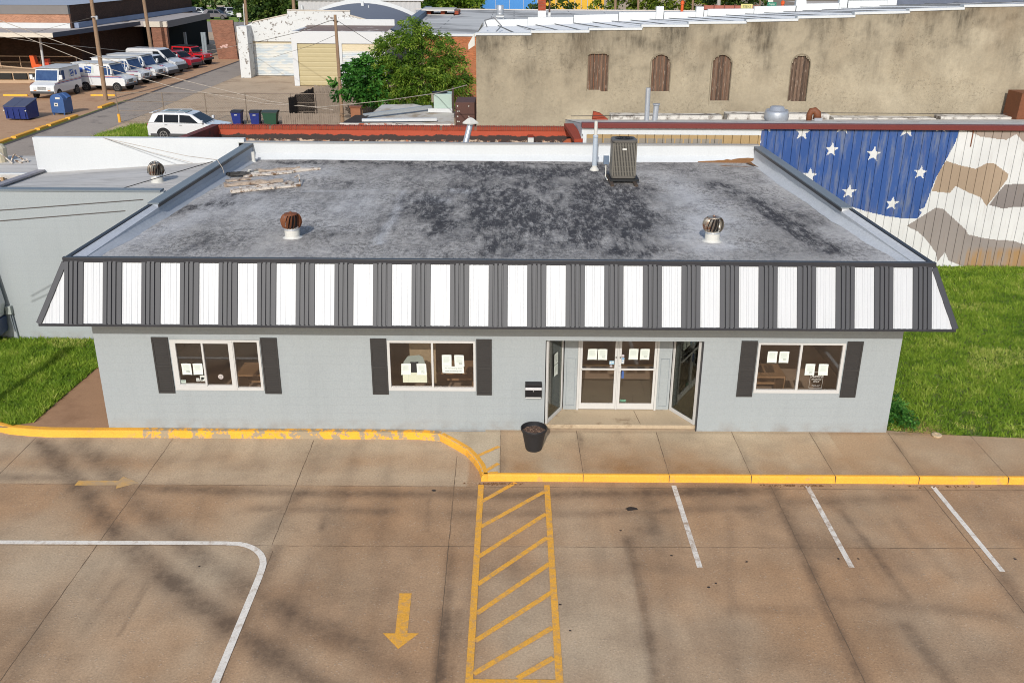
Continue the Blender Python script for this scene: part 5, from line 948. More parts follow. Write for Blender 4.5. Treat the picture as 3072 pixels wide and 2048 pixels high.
m = MB(); a, b = F(1232, 66, 84), F(1268, 40, 104); m.prism([(a.x - .2, 80, 3.6), (a.x + .5, 80, 3.6), (b.x + .5, 110, 3.6), (b.x - .2, 110, 3.6)], (0, 0, zo - 3.6 + .35)); m.build('side_parapet', M('blue_grey_parapet', (92, 104, 120), .7, .1, 1), ob)
a, b = F(1266, 58, 100), F(1360, 33, 100); ph = thing('roof_penthouse', 'low grey rooftop penthouse with pale flat lid on the grey roof', 'penthouse', (a.x, 100, zo)); m = MB(); m.box(a.x + .3, b.x, 100, 104, zo - .1, b.z - .35); m.build('wall', M('penthouse_grey', (150, 150, 148), .9, .15, 1.5), ph); m = MB(); m.box(a.x, b.x + .1, 99.6, 104.4, b.z - .02, b.z + .12); m.build('lid', M('pale_cap2', (190, 186, 178), .8), ph); m = MB()
for k in range(3): m.box(a.x + .5 + k * 1.4, a.x + .9 + k * 1.4, 100.05, 103.9, b.z - .348, b.z - .022)
m.build('brick_block', m_rbrick, ph)
p = F(1500, 52, 92); rv = thing('roof_ventilator', 'silver cylinder ventilator on small legs on the grey roof', 'ventilator', tuple(p)); m = MB(); m.lathe((p.x, 92, zo - .05), [(.30, .35), (.42, .42), (.30, .55), (.33, .62), (.34, 1.25), (.30, 1.27), (0, 1.27)], 24); m.build('drum', m_zinc, rv, smooth=True); m = MB(); m.box(p.x - .36, p.x + .36, 91.7, 92.3, zo + .18, zo + .30)
for q in (-.3, .3): m.box(p.x + q - .04, p.x + q + .04, 91.95, 92.05, zo - .1, zo + .2)
m.build('stand', m_white, rv)
# ------------------------------------------------------------------ white garage
def stucco(name, col, pl, amt=(.56, .64)):
    return M(name, col, .9, .05, .8, .06, 20, blot=(pl, 3.4, *amt))
m_gar = stucco('peeling_white_render', (221, 223, 222), (118, 112, 106), (.575, .62)); m_gar2 = M('white_render', (221, 223, 224), .85, .05, .8, .05, 20)
ga = thing('garage_building', 'white rendered garage with stepped gable, barrel roof and roll up doors', 'building', (-18, 90, 0)); YG = 89.6
GP_ = [F(x, y, YG) for x, y in ((757, 232), (757, 68), (861, 45), (861, 32), (1050, 35), (1050, 48), (1155, 77), (1155, 200))]; GP_[0].z = 0; GP_[-1].z = 0
dr = [F(x, y, YG) for x, y in ((757, 125), (880, 125))]; dx0, dx1, dz = F(765, 228, YG).x, F(882, 228, YG).x, F(820, 125, YG).z
g1, g6 = GP_[1], GP_[6]; m = MB(); m.box(GP_[0].x, dx0, YG, YG + .35, 0, dz); m.box(dx1, GP_[7].x, YG, YG + .35, 0, dz); zl = min(g1.z, g6.z) - .02; m.box(GP_[0].x, GP_[7].x, YG, YG + .35, dz, zl)
m.prism([(GP_[0].x, YG, zl)] + [tuple(p) for p in GP_[1:7]] + [(GP_[7].x, YG, zl)], (0, .35, 0)); m.build('gable_wall', m_gar, ga)
cp = MB()
for a, b in zip(GP_[1:7], GP_[2:7]):
    if abs(a.x - b.x) > .1: cp.beam(a + Vector((0, .17, .04)), b + Vector((0, .17, .04)), .45, .08)
cp.build('coping', M('dirty_coping', (196, 186, 172), .9, .15, 2), ga)
a, b = F(724, 233, 88.0), F(757, 233, 88.0); zt = F(735, 80, 88).z; MB().box(a.x, b.x - .1, 88.0, YG - .003, 0, zt).build('pillar', m_gar, ga)
def rollup(parent, x0, x1, z0, z1, y, mat, n, name='door'):
    m = MB(); h = (z1 - z0) / n
    for k in range(n):
        z = z0 + k * h; m.add([(x0, y + .02, z), (x1, y + .02, z), (x1, y, z + h * .2), (x0, y, z + h * .2), (x1, y, z + h * .8), (x0, y, z + h * .8), (x1, y + .02, z + h), (x0, y + .02, z + h)], [(0, 1, 2, 3), (3, 2, 4, 5), (5, 4, 6, 7)])
    return m.build(name, mat, parent, fix=False)
s = N('patched_door_paint'); k = s.rng(s.noise(1.1, 3, .5, s.stretch((1, 1, 2.6))), .44, .54); c = s.mix(k, lin((180, 190, 196)), lin((220, 221, 216))); zz = s.n('ShaderNodeSeparateXYZ'); s.put(zz.inputs[0], s.pos); c = s.mix(s.rng(zz.outputs[2], 2.75, 2.95), c, lin((224, 210, 178))); m_d1 = s.bsdf(c, .6)
rollup(ga, dx0, dx1, .02, dz, YG + .18, m_d1, 22); m_d2 = M('cream_door', (170, 158, 122), .6, .06, 2)
YA = 82.3; ax0, ax1 = F(885, 258, YA).x, F(1160, 250, YA).x; az = F(1000, 95, YA).z; d20, d21, d2z = F(900, 258, YA).x, F(1022, 258, YA).x, F(950, 131, YA).z; d30, d31 = F(1032, 258, YA).x, F(1150, 258, YA).x
holed_wall(ax0, ax1, 0, az, YA, YA + .3, [(d20, d21, 0, d2z), (d30, d31, 0, d2z)]).build('front_wall', m_gar2, ga); MB().box(ax0, ax0 + .3, YA + .3, YG, 0, az).build('side_wall', m_gar2, ga)
rollup(ga, d20, d21, .02, d2z, YA + .12, m_d2, 9); rollup(ga, d30, d31, .02, d2z, YA + .12, m_d1, 22)
m = MB(); m.add([(ax0, YA + .3, az - .12), (ax1, YA + .3, az - .12), (ax1, YG, az + .05), (ax0, YG, az + .05)], [(0, 1, 2, 3)]); m.build('lean_to_roof', M('brown_felt', (120, 104, 98), .9, .2, 2, blot=((200, 192, 184), 1, .6, .66)), ga)
m = MB(); bz_ = F(1000, 80, YG); m.box(ax0 + 2, ax1, YG - .12, YG - .003, az + .06, az + .6); m.build('white_band', m_white, ga)
# barrel roof behind the gable
xc, hw_ = F(1088, 12, 112).x, 6.4; zc = F(1088, 10, 112).z; m = MB(); n = 20; pr = [(xc - hw_ + 2 * hw_ * i / n, zc - 1.75 * (1 - abs(2 * i / n - 1) ** 2) * 0 - 1.75 * (2 * i / n - 1) ** 2) for i in range(n + 1)]
m.add([(x, YG + .3, z) for x, z in pr] + [(x, 112, z) for x, z in pr], [(i, i + 1, n + 2 + i, n + 1 + i) for i in range(n)]); m.build('barrel_roof', M('blue_grey_membrane', (110, 114, 124), .8, .05, .4), ga, smooth=True)
m = MB(); m.add([(x, 112, z - .8) for x, z in pr] + [(x, 112, z + .42) for x, z in pr], [(i, i + 1, n + 2 + i, n + 1 + i) for i in range(n)]); m.build('end_parapet', m_white, ga)
p = F(1088, 22, 106); m = MB(); m.box(p.x - .14, p.x + .14, 105.8, 106.1, p.z - .4, p.z + .55); m.build('roof_vent', m_white, ga); p = F(1106, 26, 104); m = MB(); m.lathe((p.x, 104, p.z - .3), [(.12, 0), (.06, .3), (.06, .6)], 10); m.build('roof_vent', m_white, ga)
# corrugated shed behind
cg = thing('corrugated_warehouse', 'pale grey corrugated warehouse with white eaves behind the barrel roof', 'building', (-20, 128, 0)); x0, x1, zt = F(893, 0, 126).x, F(1266, 0, 126).x, F(1000, 2, 126).z; m = MB(); k = 0; x = x0; pts = []
while x < x1: pts.append((x, 126 + (.0 if k % 2 else .08))); x += .30; k += 1
nn = len(pts); m.add([(x, y, 0) for x, y in pts] + [(x, y, zt) for x, y in pts], [(i, i + 1, nn + i + 1, nn + i) for i in range(nn - 1)]); m.build('wall', M('corrugated_grey', (176, 176, 176), .6, .06, 1), cg, fix=False)
MB().box(x0 - .2, x1 + .2, 125.8, 126.3, zt, zt + .35).build('eaves_trim', m_white, cg); m = MB(); m.add([(x0 - .2, 126, zt + .36), (x1 + .2, 126, zt + .36), (x1 + .2, 146, zt + 2), (x0 - .2, 146, zt + 2)], [(0, 1, 2, 3)]); m.build('roof', M('warehouse_roof', (150, 150, 152), .7), cg)
m = MB(); p = F(910, 30, 125.6); m.box(p.x - .3, p.x - .1, 125.7, 125.9, 0, zt - .6); m.build('downpipe', m_white, cg)
# ------------------------------------------------------------------ yard things behind the brick store
def fence_board(name, label, pts, h, mat, wd=.14):
    t = thing(name, label, 'fence', (pts[0][0], pts[0][1], 0)); m = MB(); rr = random.Random(len(label))
    for (xa, ya), (xb, yb) in zip(pts, pts[1:]):
        L = math.hypot(xb - xa, yb - ya); n = int(L / wd); ux, uy = (xb - xa) / L, (yb - ya) / L
        for k in range(n):
            a = k * wd + .006; b = (k + 1) * wd - .008; hh = h * rr.uniform(.96, 1.02); q = rr.uniform(-.012, .012); x0, y0 = xa + ux * a - uy * q, ya + uy * a + ux * q; x1, y1 = xa + ux * b - uy * q, ya + uy * b + ux * q
            m.add([(x0, y0, 0), (x1, y1, 0), (x1, y1, hh - .04), ((x0 + x1) / 2, (y0 + y1) / 2, hh), (x0, y0, hh - .04), (x0 - uy * .02, y0 + ux * .02, 0), (x1 - uy * .02, y1 + ux * .02, 0), (x1 - uy * .02, y1 + ux * .02, hh - .04), ((x0 + x1) / 2 - uy * .02, (y0 + y1) / 2 + ux * .02, hh), (x0 - uy * .02, y0 + ux * .02, hh - .04)], [(0, 1, 2, 3, 4), (9, 8, 7, 6, 5), (0, 5, 6, 1), (1, 6, 7, 2), (2, 7, 8, 3), (3, 8, 9, 4), (4, 9, 5, 0)])
    m.build('pickets', mat, t); r = MB()
    for (xa, ya), (xb, yb) in zip(pts, pts[1:]):
        for z in (.35, h * .75): r.beam((xa, ya + .06, z), (xb, yb + .06, z), .05, .09)
    r.build('rails', mat, t); return t
m_fence = M('grey_weathered_boards', (128, 116, 104), .95, .2, 3, .15, 30, streak=.45); m_fence2 = M('dark_boards', (52, 46, 42), .95, .2, 3, streak=.4)
f0, f1 = G(935, 362), G(1150, 366); fence_board('board_fence', 'grey weathered board fence behind the low shed', [(f0.x - .3, 66.5), (F(1150, 330, 66.5).x, 66.5)], 1.95, m_fence)
q = F(868, 366, 62); fence_board('board_fence', 'dark board fence running back beside the grey boards', [(F(865, 366, 60).x, 60.5), (f0.x - .3, 66.4)], 1.85, m_fence2)
fence_board('board_fence', 'low grey board fence just beyond the red brick parapet', [(F(845, 370, 60).x, 60.2), (F(1020, 372, 60).x, 60.2)], 1.0, m_fence)
sh = thing('shed_building', 'low shed with pale sheet roof beyond the brick parapet', 'building', (-6, 49, 0)); m_shr = M('pale_sheet_roof', (186, 182, 174), .7, .14, 1.2, .08, 20, blot=((150, 136, 116), 1.0, .52, .66)); ZS = 2.5
A, B, C_, D = G(1075, 366, ZS), G(1362, 372, ZS), G(1362, 340, ZS), G(1140, 322, ZS)
m = MB(); m.add([(A.x, A.y, ZS - .12), (B.x, B.y, ZS - .12), (C_.x, C_.y + .2, ZS), (F(1240, 320, 53).x, 53.2, ZS + .05), (D.x, 53.0, ZS + .02)], [(0, 1, 2, 3, 4)]); m.build('roof', m_shr, sh); m = MB(); a0, a1 = A.x - .9, B.x; m.box(a0, a1, A.y - .2, A.y, 0, ZS - .05); m.build('wall', stucco('peeling_shed_wall', (222, 216, 206), (170, 90, 60), (.56, .62)), sh)
m = MB(); p, q = G(1092, 352, ZS), G(1292, 327, ZS + .1); m.beam(p + Vector((0, 0, .10)), q + Vector((0, 0, .12)), .24, .14); m.build('ridge_flashing', M('bluegrey_flash', (150, 156, 160), .6), sh); m = MB(); p, q = G(1086, 362, ZS), G(1310, 360, ZS); m.beam(p + Vector((0, 0, .03)), q + Vector((0, 0, .03)), .3, .12); m.build('edge_flashing', m_white, sh)
m = MB(); a = G(1030, 362, ZS); m.add([(A.x - .9, A.y - .1, ZS - .1), (A.x + .2, A.y - .1, ZS - .1), (A.x + .3, A.y + 1.6, ZS + .1), (A.x - .4, A.y + 1.6, ZS + .1)], [(0, 1, 2, 3)]); m.build('tar_patch', M('black_felt', (48, 42, 40), .9), sh)
p = G(1069, 349, ZS); m = MB(); m.box(p.x - .25, p.x + .25, p.y - .2, p.y + .3, ZS - .3, ZS + .45); chm = tag(m.build('chimney_stub', M('rusty_box', (140, 92, 64), .8, .2, 4)), 'small rusty square chimney stub at the left of the shed roof', 'chimney'); m = MB(); m.box(p.x - .30, p.x + .30, p.y - .25, p.y + .35, ZS + .452, ZS + .52); m.build('lid', m_rust, chm)
b0, b1 = F(1302, 340, 50.5), F(1356, 340, 50.5); hv = thing('rooftop_unit', 'pale green air handling cabinet on the shed roof', 'air conditioner', (b0.x, 50.5, ZS)); zt = F(1320, 283, 50.5).z; m = MB(); m.box(b0.x, b1.x, 50.5, 51.7, ZS + .12, zt); m.build('cabinet', M('pale_green_enamel', (160, 178, 168), .5, .04, 2), hv, bevel=.02); m = MB(); m.box(b0.x - .12, b0.x - .01, 50.55, 51.6, ZS + .5, zt - .02); m.build('coil_side', M('coil_grey', (130, 122, 108), .8, .2, 20), hv); m = MB(); m.lathe(((b0.x + b1.x) / 2 - .2, 51.1, zt), [(.42, 0), (.42, .05), (.05, .08), (0, .08)], 24); m.build('fan_guard', m_acd, hv); m = MB(); m.box(b0.x - .3, b1.x + .05, 50.35, 50.48, ZS, ZS + .2); m.build('kerb_frame', m_white, hv)
m = MB(); m.box(b1.x + .03, b1.x + .12, 50.3, 50.42, 0, zt + .4); tag(m.build('dark_post', M('dark_post_steel', (60, 48, 42), .7)), 'dark steel post beside the pale green cabinet', 'post')
c0, c1 = F(1366, 340, 49), F(1424, 340, 49); ct = thing('steel_container', 'dark brown riveted steel container squeezed beside the beige wall', 'container', (c0.x, 49, 0)); zt = F(1390, 308, 49).z; m = MB(); m.box(c0.x, c1.x, 49, 51.2, .1, zt); m.build('body', M('dark_brown_steel', (84, 56, 48), .7, .2, 2, .1, 20), ct, bevel=.02); m = MB()
for k in range(8): z = zt - .18 - k * .26; m.ycyl((c0.x + .12, 48.99, z), .035, .02, 8); m.ycyl((c1.x - .3 - .5 * (k % 2), 48.99, z), .03, .02, 8)
m.build('rivet', m_pvc, ct); m = MB()
for k in range(4): m.box(c0.x, c1.x, 48.985, 48.998, .5 + k * .7, .54 + k * .7)
m.build('rib', M('rib_brown', (64, 42, 36), .7), ct)
def wheelie(px, col, lidc, label, group, green=False, s_=1.0):
    p = G(px, 373); p.y = 61.5; p = Vector((F(px, 350, 61.5).x, 61.5, 0)); t = thing('wheelie_bin', label, 'bin', tuple(p), group); m = MB(); w_, dpt, h = .31 * s_, .36, 1.0
    m.loft([[(p.x - w_ * k, p.y - dpt * k, z), (p.x + w_ * k, p.y - dpt * k, z), (p.x + w_ * k, p.y + dpt * k, z), (p.x - w_ * k, p.y + dpt * k, z)] for k, z in ((.78, .05), (.98, .9), (1.04, .91), (1.04, h))]); m.build('body', M('bin_plastic', col, .45, .06, 5), t, bevel=.02); m = MB(); m.prism([(p.x - w_ * 1.1, p.y - dpt * 1.15, h + .002), (p.x - w_ * 1.1, p.y + dpt * 1.1, h + .002), (p.x - w_ * 1.1, p.y + dpt * 1.1, h + .10), (p.x - w_ * 1.1, p.y, h + .13), (p.x - w_ * 1.1, p.y - dpt * 1.15, h + .04)], (w_ * 2.2, 0, 0)); m.build('lid', M('bin_lid', lidc, .5, .06, 5), t)
    t.scale = (1, 1, .84)
    for sx in (-1, 1): m = MB(); m.loft([[(p.x + sx * w_ * .8 + q, p.y + dpt * .8 + .12 * math.cos(a), .12 + .12 * math.sin(a)) for a in [k * .524 for k in range(12)]] for q in (-.03, .03)]); m.build('wheel', M('bin_wheel', 24, .8), t)
    m = MB(); m.box(p.x - w_ * .3, p.x + w_ * .3, p.y - dpt * 1.02, p.y - dpt * .985, .78, .84)
    if not green: m.build('label_plate', m_pvc, t)
wheelie(712, (30, 44, 112), (46, 44, 50), 'blue wheeled bin, left of the two by the red brick parapet', 'blue wheeled bins'); wheelie(767, (29, 43, 110), (44, 44, 48), 'blue wheeled bin between the other blue bin and the green one', 'blue wheeled bins'); wheelie(812, (34, 70, 52), (56, 66, 62), 'wide green bin with grey lid right of the blue bins', None, True, 1.5)
# ------------------------------------------------------------------ trees
m_bark = M('tree_bark', (104, 88, 70), .95, .25, 5, .2, 30)
m_lf1 = leaf_mat('locust_leaves', [(44, 74, 24), (80, 114, 34), (124, 152, 52), (176, 186, 84)], .5, .45)
m_lf2 = leaf_mat('dark_glossy_leaves', [(30, 70, 28), (52, 102, 38), (80, 134, 54), (106, 156, 72)], .45, .4)
m_lf3 = leaf_mat('distant_leaves', [(26, 48, 18), (44, 68, 24), (70, 92, 34), (100, 110, 46)], .6, .3)
m_lf4 = leaf_mat('vine_leaves', [(40, 60, 16), (78, 98, 26), (124, 138, 44), (156, 164, 70)], .6, .3)
def tree(name, label, cat, loc, lobes, ncl, per, size, mat, trunk_r=.16, droop=.5, asp=2.6, group=None, seed=1, spread=.42):
    rr = random.Random(seed); t = thing(name, label, cat, loc, group); L0 = Vector(loc); tk = MB()
    top = max(l[2] for l in lobes); vs_, fs, sh = [], [], []
    ctr = Vector((sum(l[0] for l in lobes) / len(lobes), sum(l[1] for l in lobes) / len(lobes), 0))
    if trunk_r:
        tk.tube([L0 + Vector((0, 0, -.05)), L0 + Vector((ctr.x * .15, ctr.y * .15, top * .22)), L0 + Vector((ctr.x * .4, ctr.y * .4, top * .5)), L0 + Vector((ctr.x * .8, ctr.y * .8, top * .85))], [trunk_r, trunk_r * .8, trunk_r * .55, trunk_r * .15], 8)
        for l in lobes: tk.tube([L0 + Vector((ctr.x * .2, ctr.y * .2, top * .25)), L0 + Vector((l[0] * .55, l[1] * .55, l[2] * .6)), L0 + Vector((l[0], l[1], l[2]))], [trunk_r * .45, trunk_r * .3, trunk_r * .08], 6)
    tot = sum(l[3] * l[4] * l[5] for l in lobes)
    for l in lobes:
        n = max(3, int(ncl * (l[3] * l[4] * l[5]) / tot))
        for _ in range(n):
            d_ = Vector((rr.gauss(0, 1), rr.gauss(0, 1), rr.gauss(0, 1) + .15)).normalized(); q = rr.uniform(.35, 1.03) ** .6 if rr.random() > .16 else rr.uniform(1.05, 1.28)
            c = L0 + Vector((l[0] + d_.x * l[3] * q, l[1] + d_.y * l[4] * q, l[2] + d_.z * l[5] * q)); tone = rr.gauss(.42, .17) + .12 * d_.z
            out = Vector((d_.x, d_.y, d_.z * .4)); rad = spread * rr.uniform(.6, 1.3)
            for _k in range(per):
                u = rr.random(); p = c + out * rad * (u - .3) * 1.4 + Vector((rr.gauss(0, .34), rr.gauss(0, .34), rr.gauss(0, .26))) * rad - Vector((0, 0, droop * rad * u * u))
                if p.z < .12: continue
                ln = size * rr.uniform(.6, 1.25); wd = ln / asp; ax = (out + Vector((rr.gauss(0, .7), rr.gauss(0, .7), rr.gauss(0, .45) - droop))).normalized(); sd_ = ax.cross(Vector((rr.gauss(0, 1), rr.gauss(0, 1), rr.gauss(0, 1)))).normalized() * wd / 2
                k = len(vs_); vs_ += [p - sd_ * .25, p + ax * ln * .45 - sd_, p + ax * ln, p + ax * ln * .45 + sd_]; fs.append((k, k + 1, k + 2, k + 3)); sh.append(max(0, min(1, tone + rr.gauss(0, .13))))
    cards('crown', vs_, fs, sh, mat, t)
    if trunk_r: tk.build('trunk', m_bark, t)
    return t
def at(px, py, Y): q = F(px, py, Y); return q
T0 = Vector((F(1240, 300, 64.5).x, 64.5, 0))
def lobe(px, py, Y, rx, ry, rz): q = F(px, py, Y) - T0; return (q.x, q.y, q.z, rx, ry, rz)
tree('feathery_tree', 'large feathery light green tree between the white garage and the beige wall', 'tree', tuple(T0), [lobe(1245, 95, 64.5, 1.0, 1.1, 1.0), lobe(1190, 150, 64.2, 1.4, 1.3, 1.1), lobe(1300, 160, 64.3, 1.5, 1.3, 1.2), lobe(1345, 215, 64, 1.3, 1.2, 1.0), lobe(1180, 225, 63.6, 1.4, 1.3, 1.2), lobe(1260, 240, 63.5, 1.6, 1.4, 1.2), lobe(1340, 265, 63.8, 1.2, 1.2, .8), lobe(1150, 280, 63.5, 1.1, 1.1, .8), lobe(1230, 290, 63.4, 1.5, 1.2, .7), lobe(1385, 255, 64.5, .6, .8, .9)], 760, 50, .24, m_lf1, .17, .7, 3.6, seed=4, spread=.40)
T0 = Vector((F(1085, 300, 63.2).x, 63.2, 0))
tree('broadleaf_sapling', 'smaller dark glossy leaved tree behind the leaning utility pole', 'tree', tuple(T0), [lobe(1095, 195, 63.2, .7, .7, .5), lobe(1075, 225, 63.1, .8, .8, .6), lobe(1110, 240, 63, .9, .8, .7), lobe(1070, 265, 63, .8, .8, .6), lobe(1115, 285, 62.9, .9, .8, .6), lobe(1020, 262, 63.1, .5, .5, .5), lobe(1065, 200, 63.2, .5, .5, .4)], 200, 34, .34, m_lf2, .08, .5, 2.6, seed=8, spread=.36)
# shrub beside the wall on the right lawn
tree('weed_shrub', 'dark green weedy shrub at the right front corner of the shop wall', 'shrub', (8.85, 19.25, 0), [(0, 0, .28, .25, .28, .28), (.05, .45, .30, .25, .3, .30), (.12, -.15, .18, .2, .15, .16), (.30, -.20, .10, .22, .12, .12), (.02, .85, .2, .2, .25, .2)], 110, 26, .065, m_lf2, 0, .3, 2.0, seed=3, spread=.12)
m = MB(); rr = random.Random(2)
for k in range(260):
    x, y = rr.gauss(9.35, .28), rr.gauss(19.05, .16); a = rr.uniform(-.7, .5); l_ = rr.uniform(.06, .2); p = Vector((x, y, rr.uniform(.01, .05))); q = p + Vector((l_ * math.cos(a), l_ * math.sin(a), rr.uniform(-.01, .04))); nx = Vector((-math.sin(a), math.cos(a), 0)) * .006; m.add([p - nx, p + nx, q], [(0, 1, 2)])
o = m.build('dry_straw', M('dry_straw', (196, 160, 112), .9, .2, 8), fix=False); o['kind'] = 'stuff'; o['label'] = 'dry straw and dead stems at the corner of the lawn'; o['category'] = 'straw'
m = MB(); m.lathe((9.62, 18.80, 0), [(.10, 0), (.115, .03), (.11, .045), (.05, .05), (.045, .03)], 18); tag(m.build('pipe_cover', M('stone_ring', (188, 168, 138), .9)), 'small pale round pipe cover at the front edge of the right lawn', 'cover')
# ------------------------------------------------------------------ poles and wires
m_pole = M('utility_pole_wood', (136, 112, 90), .95, .15, 1.5, .15, 25, streak=.5); m_wire = M('power_wire', (96, 90, 84), .6, .1, 1); m_wirel = M('pale_cable', (170, 160, 148), .6, .1, 1)
def pole(label, base, top, r=.16, ext=0):
    b, t_ = Vector(base), Vector(top); t = thing('utility_pole', label, 'utility pole', tuple(b), 'wooden utility poles'); m = MB(); e = b + (t_ - b) * (1 + ext); m.tube([b - Vector((0, 0, .05)), (b + e) / 2, e], [r, r * .85, r * .7], 12); m.build('shaft', m_pole, t); return t
b1 = G(318, 302); p1 = pole('tall wooden utility pole beside the alley in front of the white mail trucks', b1, (F(276, 0, b1.y).x - .05, b1.y, F(276, 0, b1.y).z), .17, .35)
a = F(281, 55, b1.y - .2); m = MB(); m.lathe((a.x + .22, a.y, a.z - .1), [(.10, 0), (.10, .2), (.06, .26), (0, .27)], 12); m.build('cable_box', m_zinc, p1); m = MB(); m.box(a.x - .16, a.x + .2, a.y - .05, a.y, a.z + .05, a.z + .12); m.build('bracket', m_zinc, p1)
b2 = Vector((F(456, 158, 97).x, 97, 0)); pole('wooden utility pole in front of the brick pillar of the depot', b2, (F(431, 0, 97).x, 97, F(431, 0, 97).z), .20, .3)
b3 = Vector((F(741, 82, 118).x, 118, 0)); pole('wooden utility pole behind the left pillar of the white garage', b3, (F(735, 0, 118).x, 118, F(735, 0, 118).z), .20, .5)
b4 = Vector((F(883, 40, 119).x, 119, 0)); pole('thick wooden utility pole beside the corrugated warehouse', b4, (F(879, -5, 119).x, 119, F(879, -5, 119).z), .25, .3)
b5 = Vector((F(1028, 372, 62.6).x, 62.6, 0)); t5 = F(1005, 45, 62.6); p5 = pole('slender leaning utility pole before the cream garage door', b5, t5, .13); m = MB(); m.ycyl((t5.x - .1, t5.y - .12, t5.z - .35), .05, .12, 8); m.ycyl((t5.x + .14, t5.y - .1, t5.z - .42), .05, .12, 8); m.build('insulator', m_lidx if False else M('insulator_black', (40, 36, 34), .4), p5)
b6 = Vector((F(731, 78, 116).x, 116, 0)); m = MB(); m.tube([b6, (F(730, 12, 116).x, 116, F(730, 12, 116).z)], .06, 8); tag(m.build('white_post', m_pvc), 'thin white post beside the utility pole behind the garage', 'post')
for px, b, t_, r_, lb_, mt_ in ((1847, 40, -5, .16, 'grey post left of the far green hedge', m_pole), (1916, 40, -5, .14, 'grey post in the middle of the far green hedge', m_pole), (2080, 30, -5, .13, 'slim grey post at the right of the far hedge', m_pole), (2158, 28, -8, .22, 'thick pale grey post before the red fence', M('pale_pole', (160, 156, 150), .8)), (2282, 20, -5, .07, 'thin pale post left of the green street sign', m_pole)):
    q0, q1 = F(px, 60, 118), F(px, -30, 118); m = MB(); m.tube([(q0.x, 118, 0), (q1.x, 118, q1.z)], r_, 10); tag(m.build('street_post', mt_), lb_, 'post', 'posts beyond the beige roof')
def wire(name, label, pts, r=.014, mat=None, sag=.0, n=14):
    m = MB(); P_ = []
    for a, b in zip(pts, pts[1:]):
        a, b = Vector(a), Vector(b)
        for i in range(n): t = i / n; P_.append(a.lerp(b, t) - Vector((0, 0, sag * 4 * t * (1 - t))))
    P_.append(Vector(pts[-1])); m.tube(P_, r, 5); return tag(m.build('wire', mat or m_wire), label, 'wire', 'overhead wires')
wire('wire', 'upper service wire reaching the left parapet of the shop', [(-14, 18.3, 4.9), (-9.25, 22.95, 4.32)], .014)
wire('wire', 'lower service wire reaching the left roof edge of the shop', [(-14, 18.5, 4.62), (-9.42, 22.2, 4.22)], .014)
wire('wire', 'short dark wire crossing the left neighbour roof to the parapet', [F(365, 566, 25.2), F(640, 484, 27.5)], .012, M('dark_wire2', (50, 46, 44), .6))
wire('wire', 'pale cable draped over the left parapet of the shop', [F(310, 414, 31), F(560, 468, 29.2), F(652, 480, 27.6), F(668, 505, 27.4), F(672, 520, 27.2)], .010, m_wirel, n=8)
wire('wire', 'thin cable down the white back wall of the left neighbour', [F(310, 414, 31), F(450, 456, 30.9), F(578, 489, 30.8)], .008, m_wirel)
WY = 50.0
wire('wire', 'upper of two long wires crossing in front of the mail trucks', [F(-40, 40, 58), F(0, 62, 58), F(310, 175, 60), F(560, 244, 61), F(812, 305, 62), F(1000, 330, 62.5)], .020, m_wirel, n=6)
wire('wire', 'lower of two long wires crossing in front of the mail trucks', [F(-40, 60, 56), F(0, 82, 56), F(275, 192, 58), F(520, 262, 59), F(800, 312, 61), F(960, 322, 62), F(1150, 303, 58), F(1310, 280, 50), F(1400, 256, 43)], .020, m_wirel, n=6)
wire('wire', 'faint flat wire crossing the dark depot wall', [F(0, 110, 70), F(120, 128, 72), F(400, 156, 88), F(600, 157, 98), F(730, 134, 88)], .016, m_wirel, n=6)
wire('wire', 'dark wire from the leaning pole sweeping left over the garage', [t5 + Vector((-.1, -.1, -.3)), F(975, 68, 66), F(900, 96, 74), F(740, 134, 87.5)], .020, n=6)
wire('wire', 'dark wire from the leaning pole down to the right over the garage', [t5 + Vector((.15, -.1, -.35)), F(1055, 90, 64), F(1120, 132, 66)], .016, n=6)
wire('wire', 'thin wire from the leaning pole down to the left over the cream door', [F(1008, 105, 62.6), F(940, 135, 70), F(820, 172, 80)], .012, n=6)
wire('wire', 'lower wire from the leaning pole to the shed roof', [F(1024, 340, 62.5), F(1090, 355, 55), F(1200, 372, 46), F(1225, 374, 40)], .014, n=6)
wire('wire', 'thin wire above the depot roof to the tall pole', [F(100, 100, 82), F(158, 83, 84), F(282, 52, 72)], .012, n=6)
# ------------------------------------------------------------------ chain link fence
cf = thing('chain_link_fence', 'rusty chain link fence across the tan yard', 'fence', tuple(G(500, 330))); m_cl = M('galvanised_fence', (126, 112, 98), .6, .2, 3)
A = G(365, 378); B = G(1035, 376); A.y = B.y = 62.2; A.x = F(360, 370, 62.2).x; B.x = F(1010, 360, 62.2).x; HF = 1.9
for px in (360, 497, 623, 743, 878): q = F(px, 370, 62.2); m = MB(); m.tube([(q.x, 62.2, -.05), (q.x - .0, 62.2, HF + .05)], .035, 8); m.build('post', m_cl, cf)
q = F(360, 370, 62.2); m = MB(); m.lathe((q.x, 62.2, 0), [(.09, 0), (.09, .55)], 10); m.build('yellow_sleeve', m_yel, cf)
m = MB(); 
for z in (.06, .75, 1.35, HF): m.tube([(A.x, 62.2, z), (B.x, 62.2, z)], .016 if z < HF else .024, 5)
m.build('rail', m_cl, cf); m = MB(); x = A.x
while x < B.x - HF:
    m.beam((x, 62.2, .05), (x + HF, 62.2, HF), .006, .006); m.beam((x + HF, 62.21, .05), (x, 62.21, HF), .006, .006); x += .11
m.build('mesh', m_cl, cf)
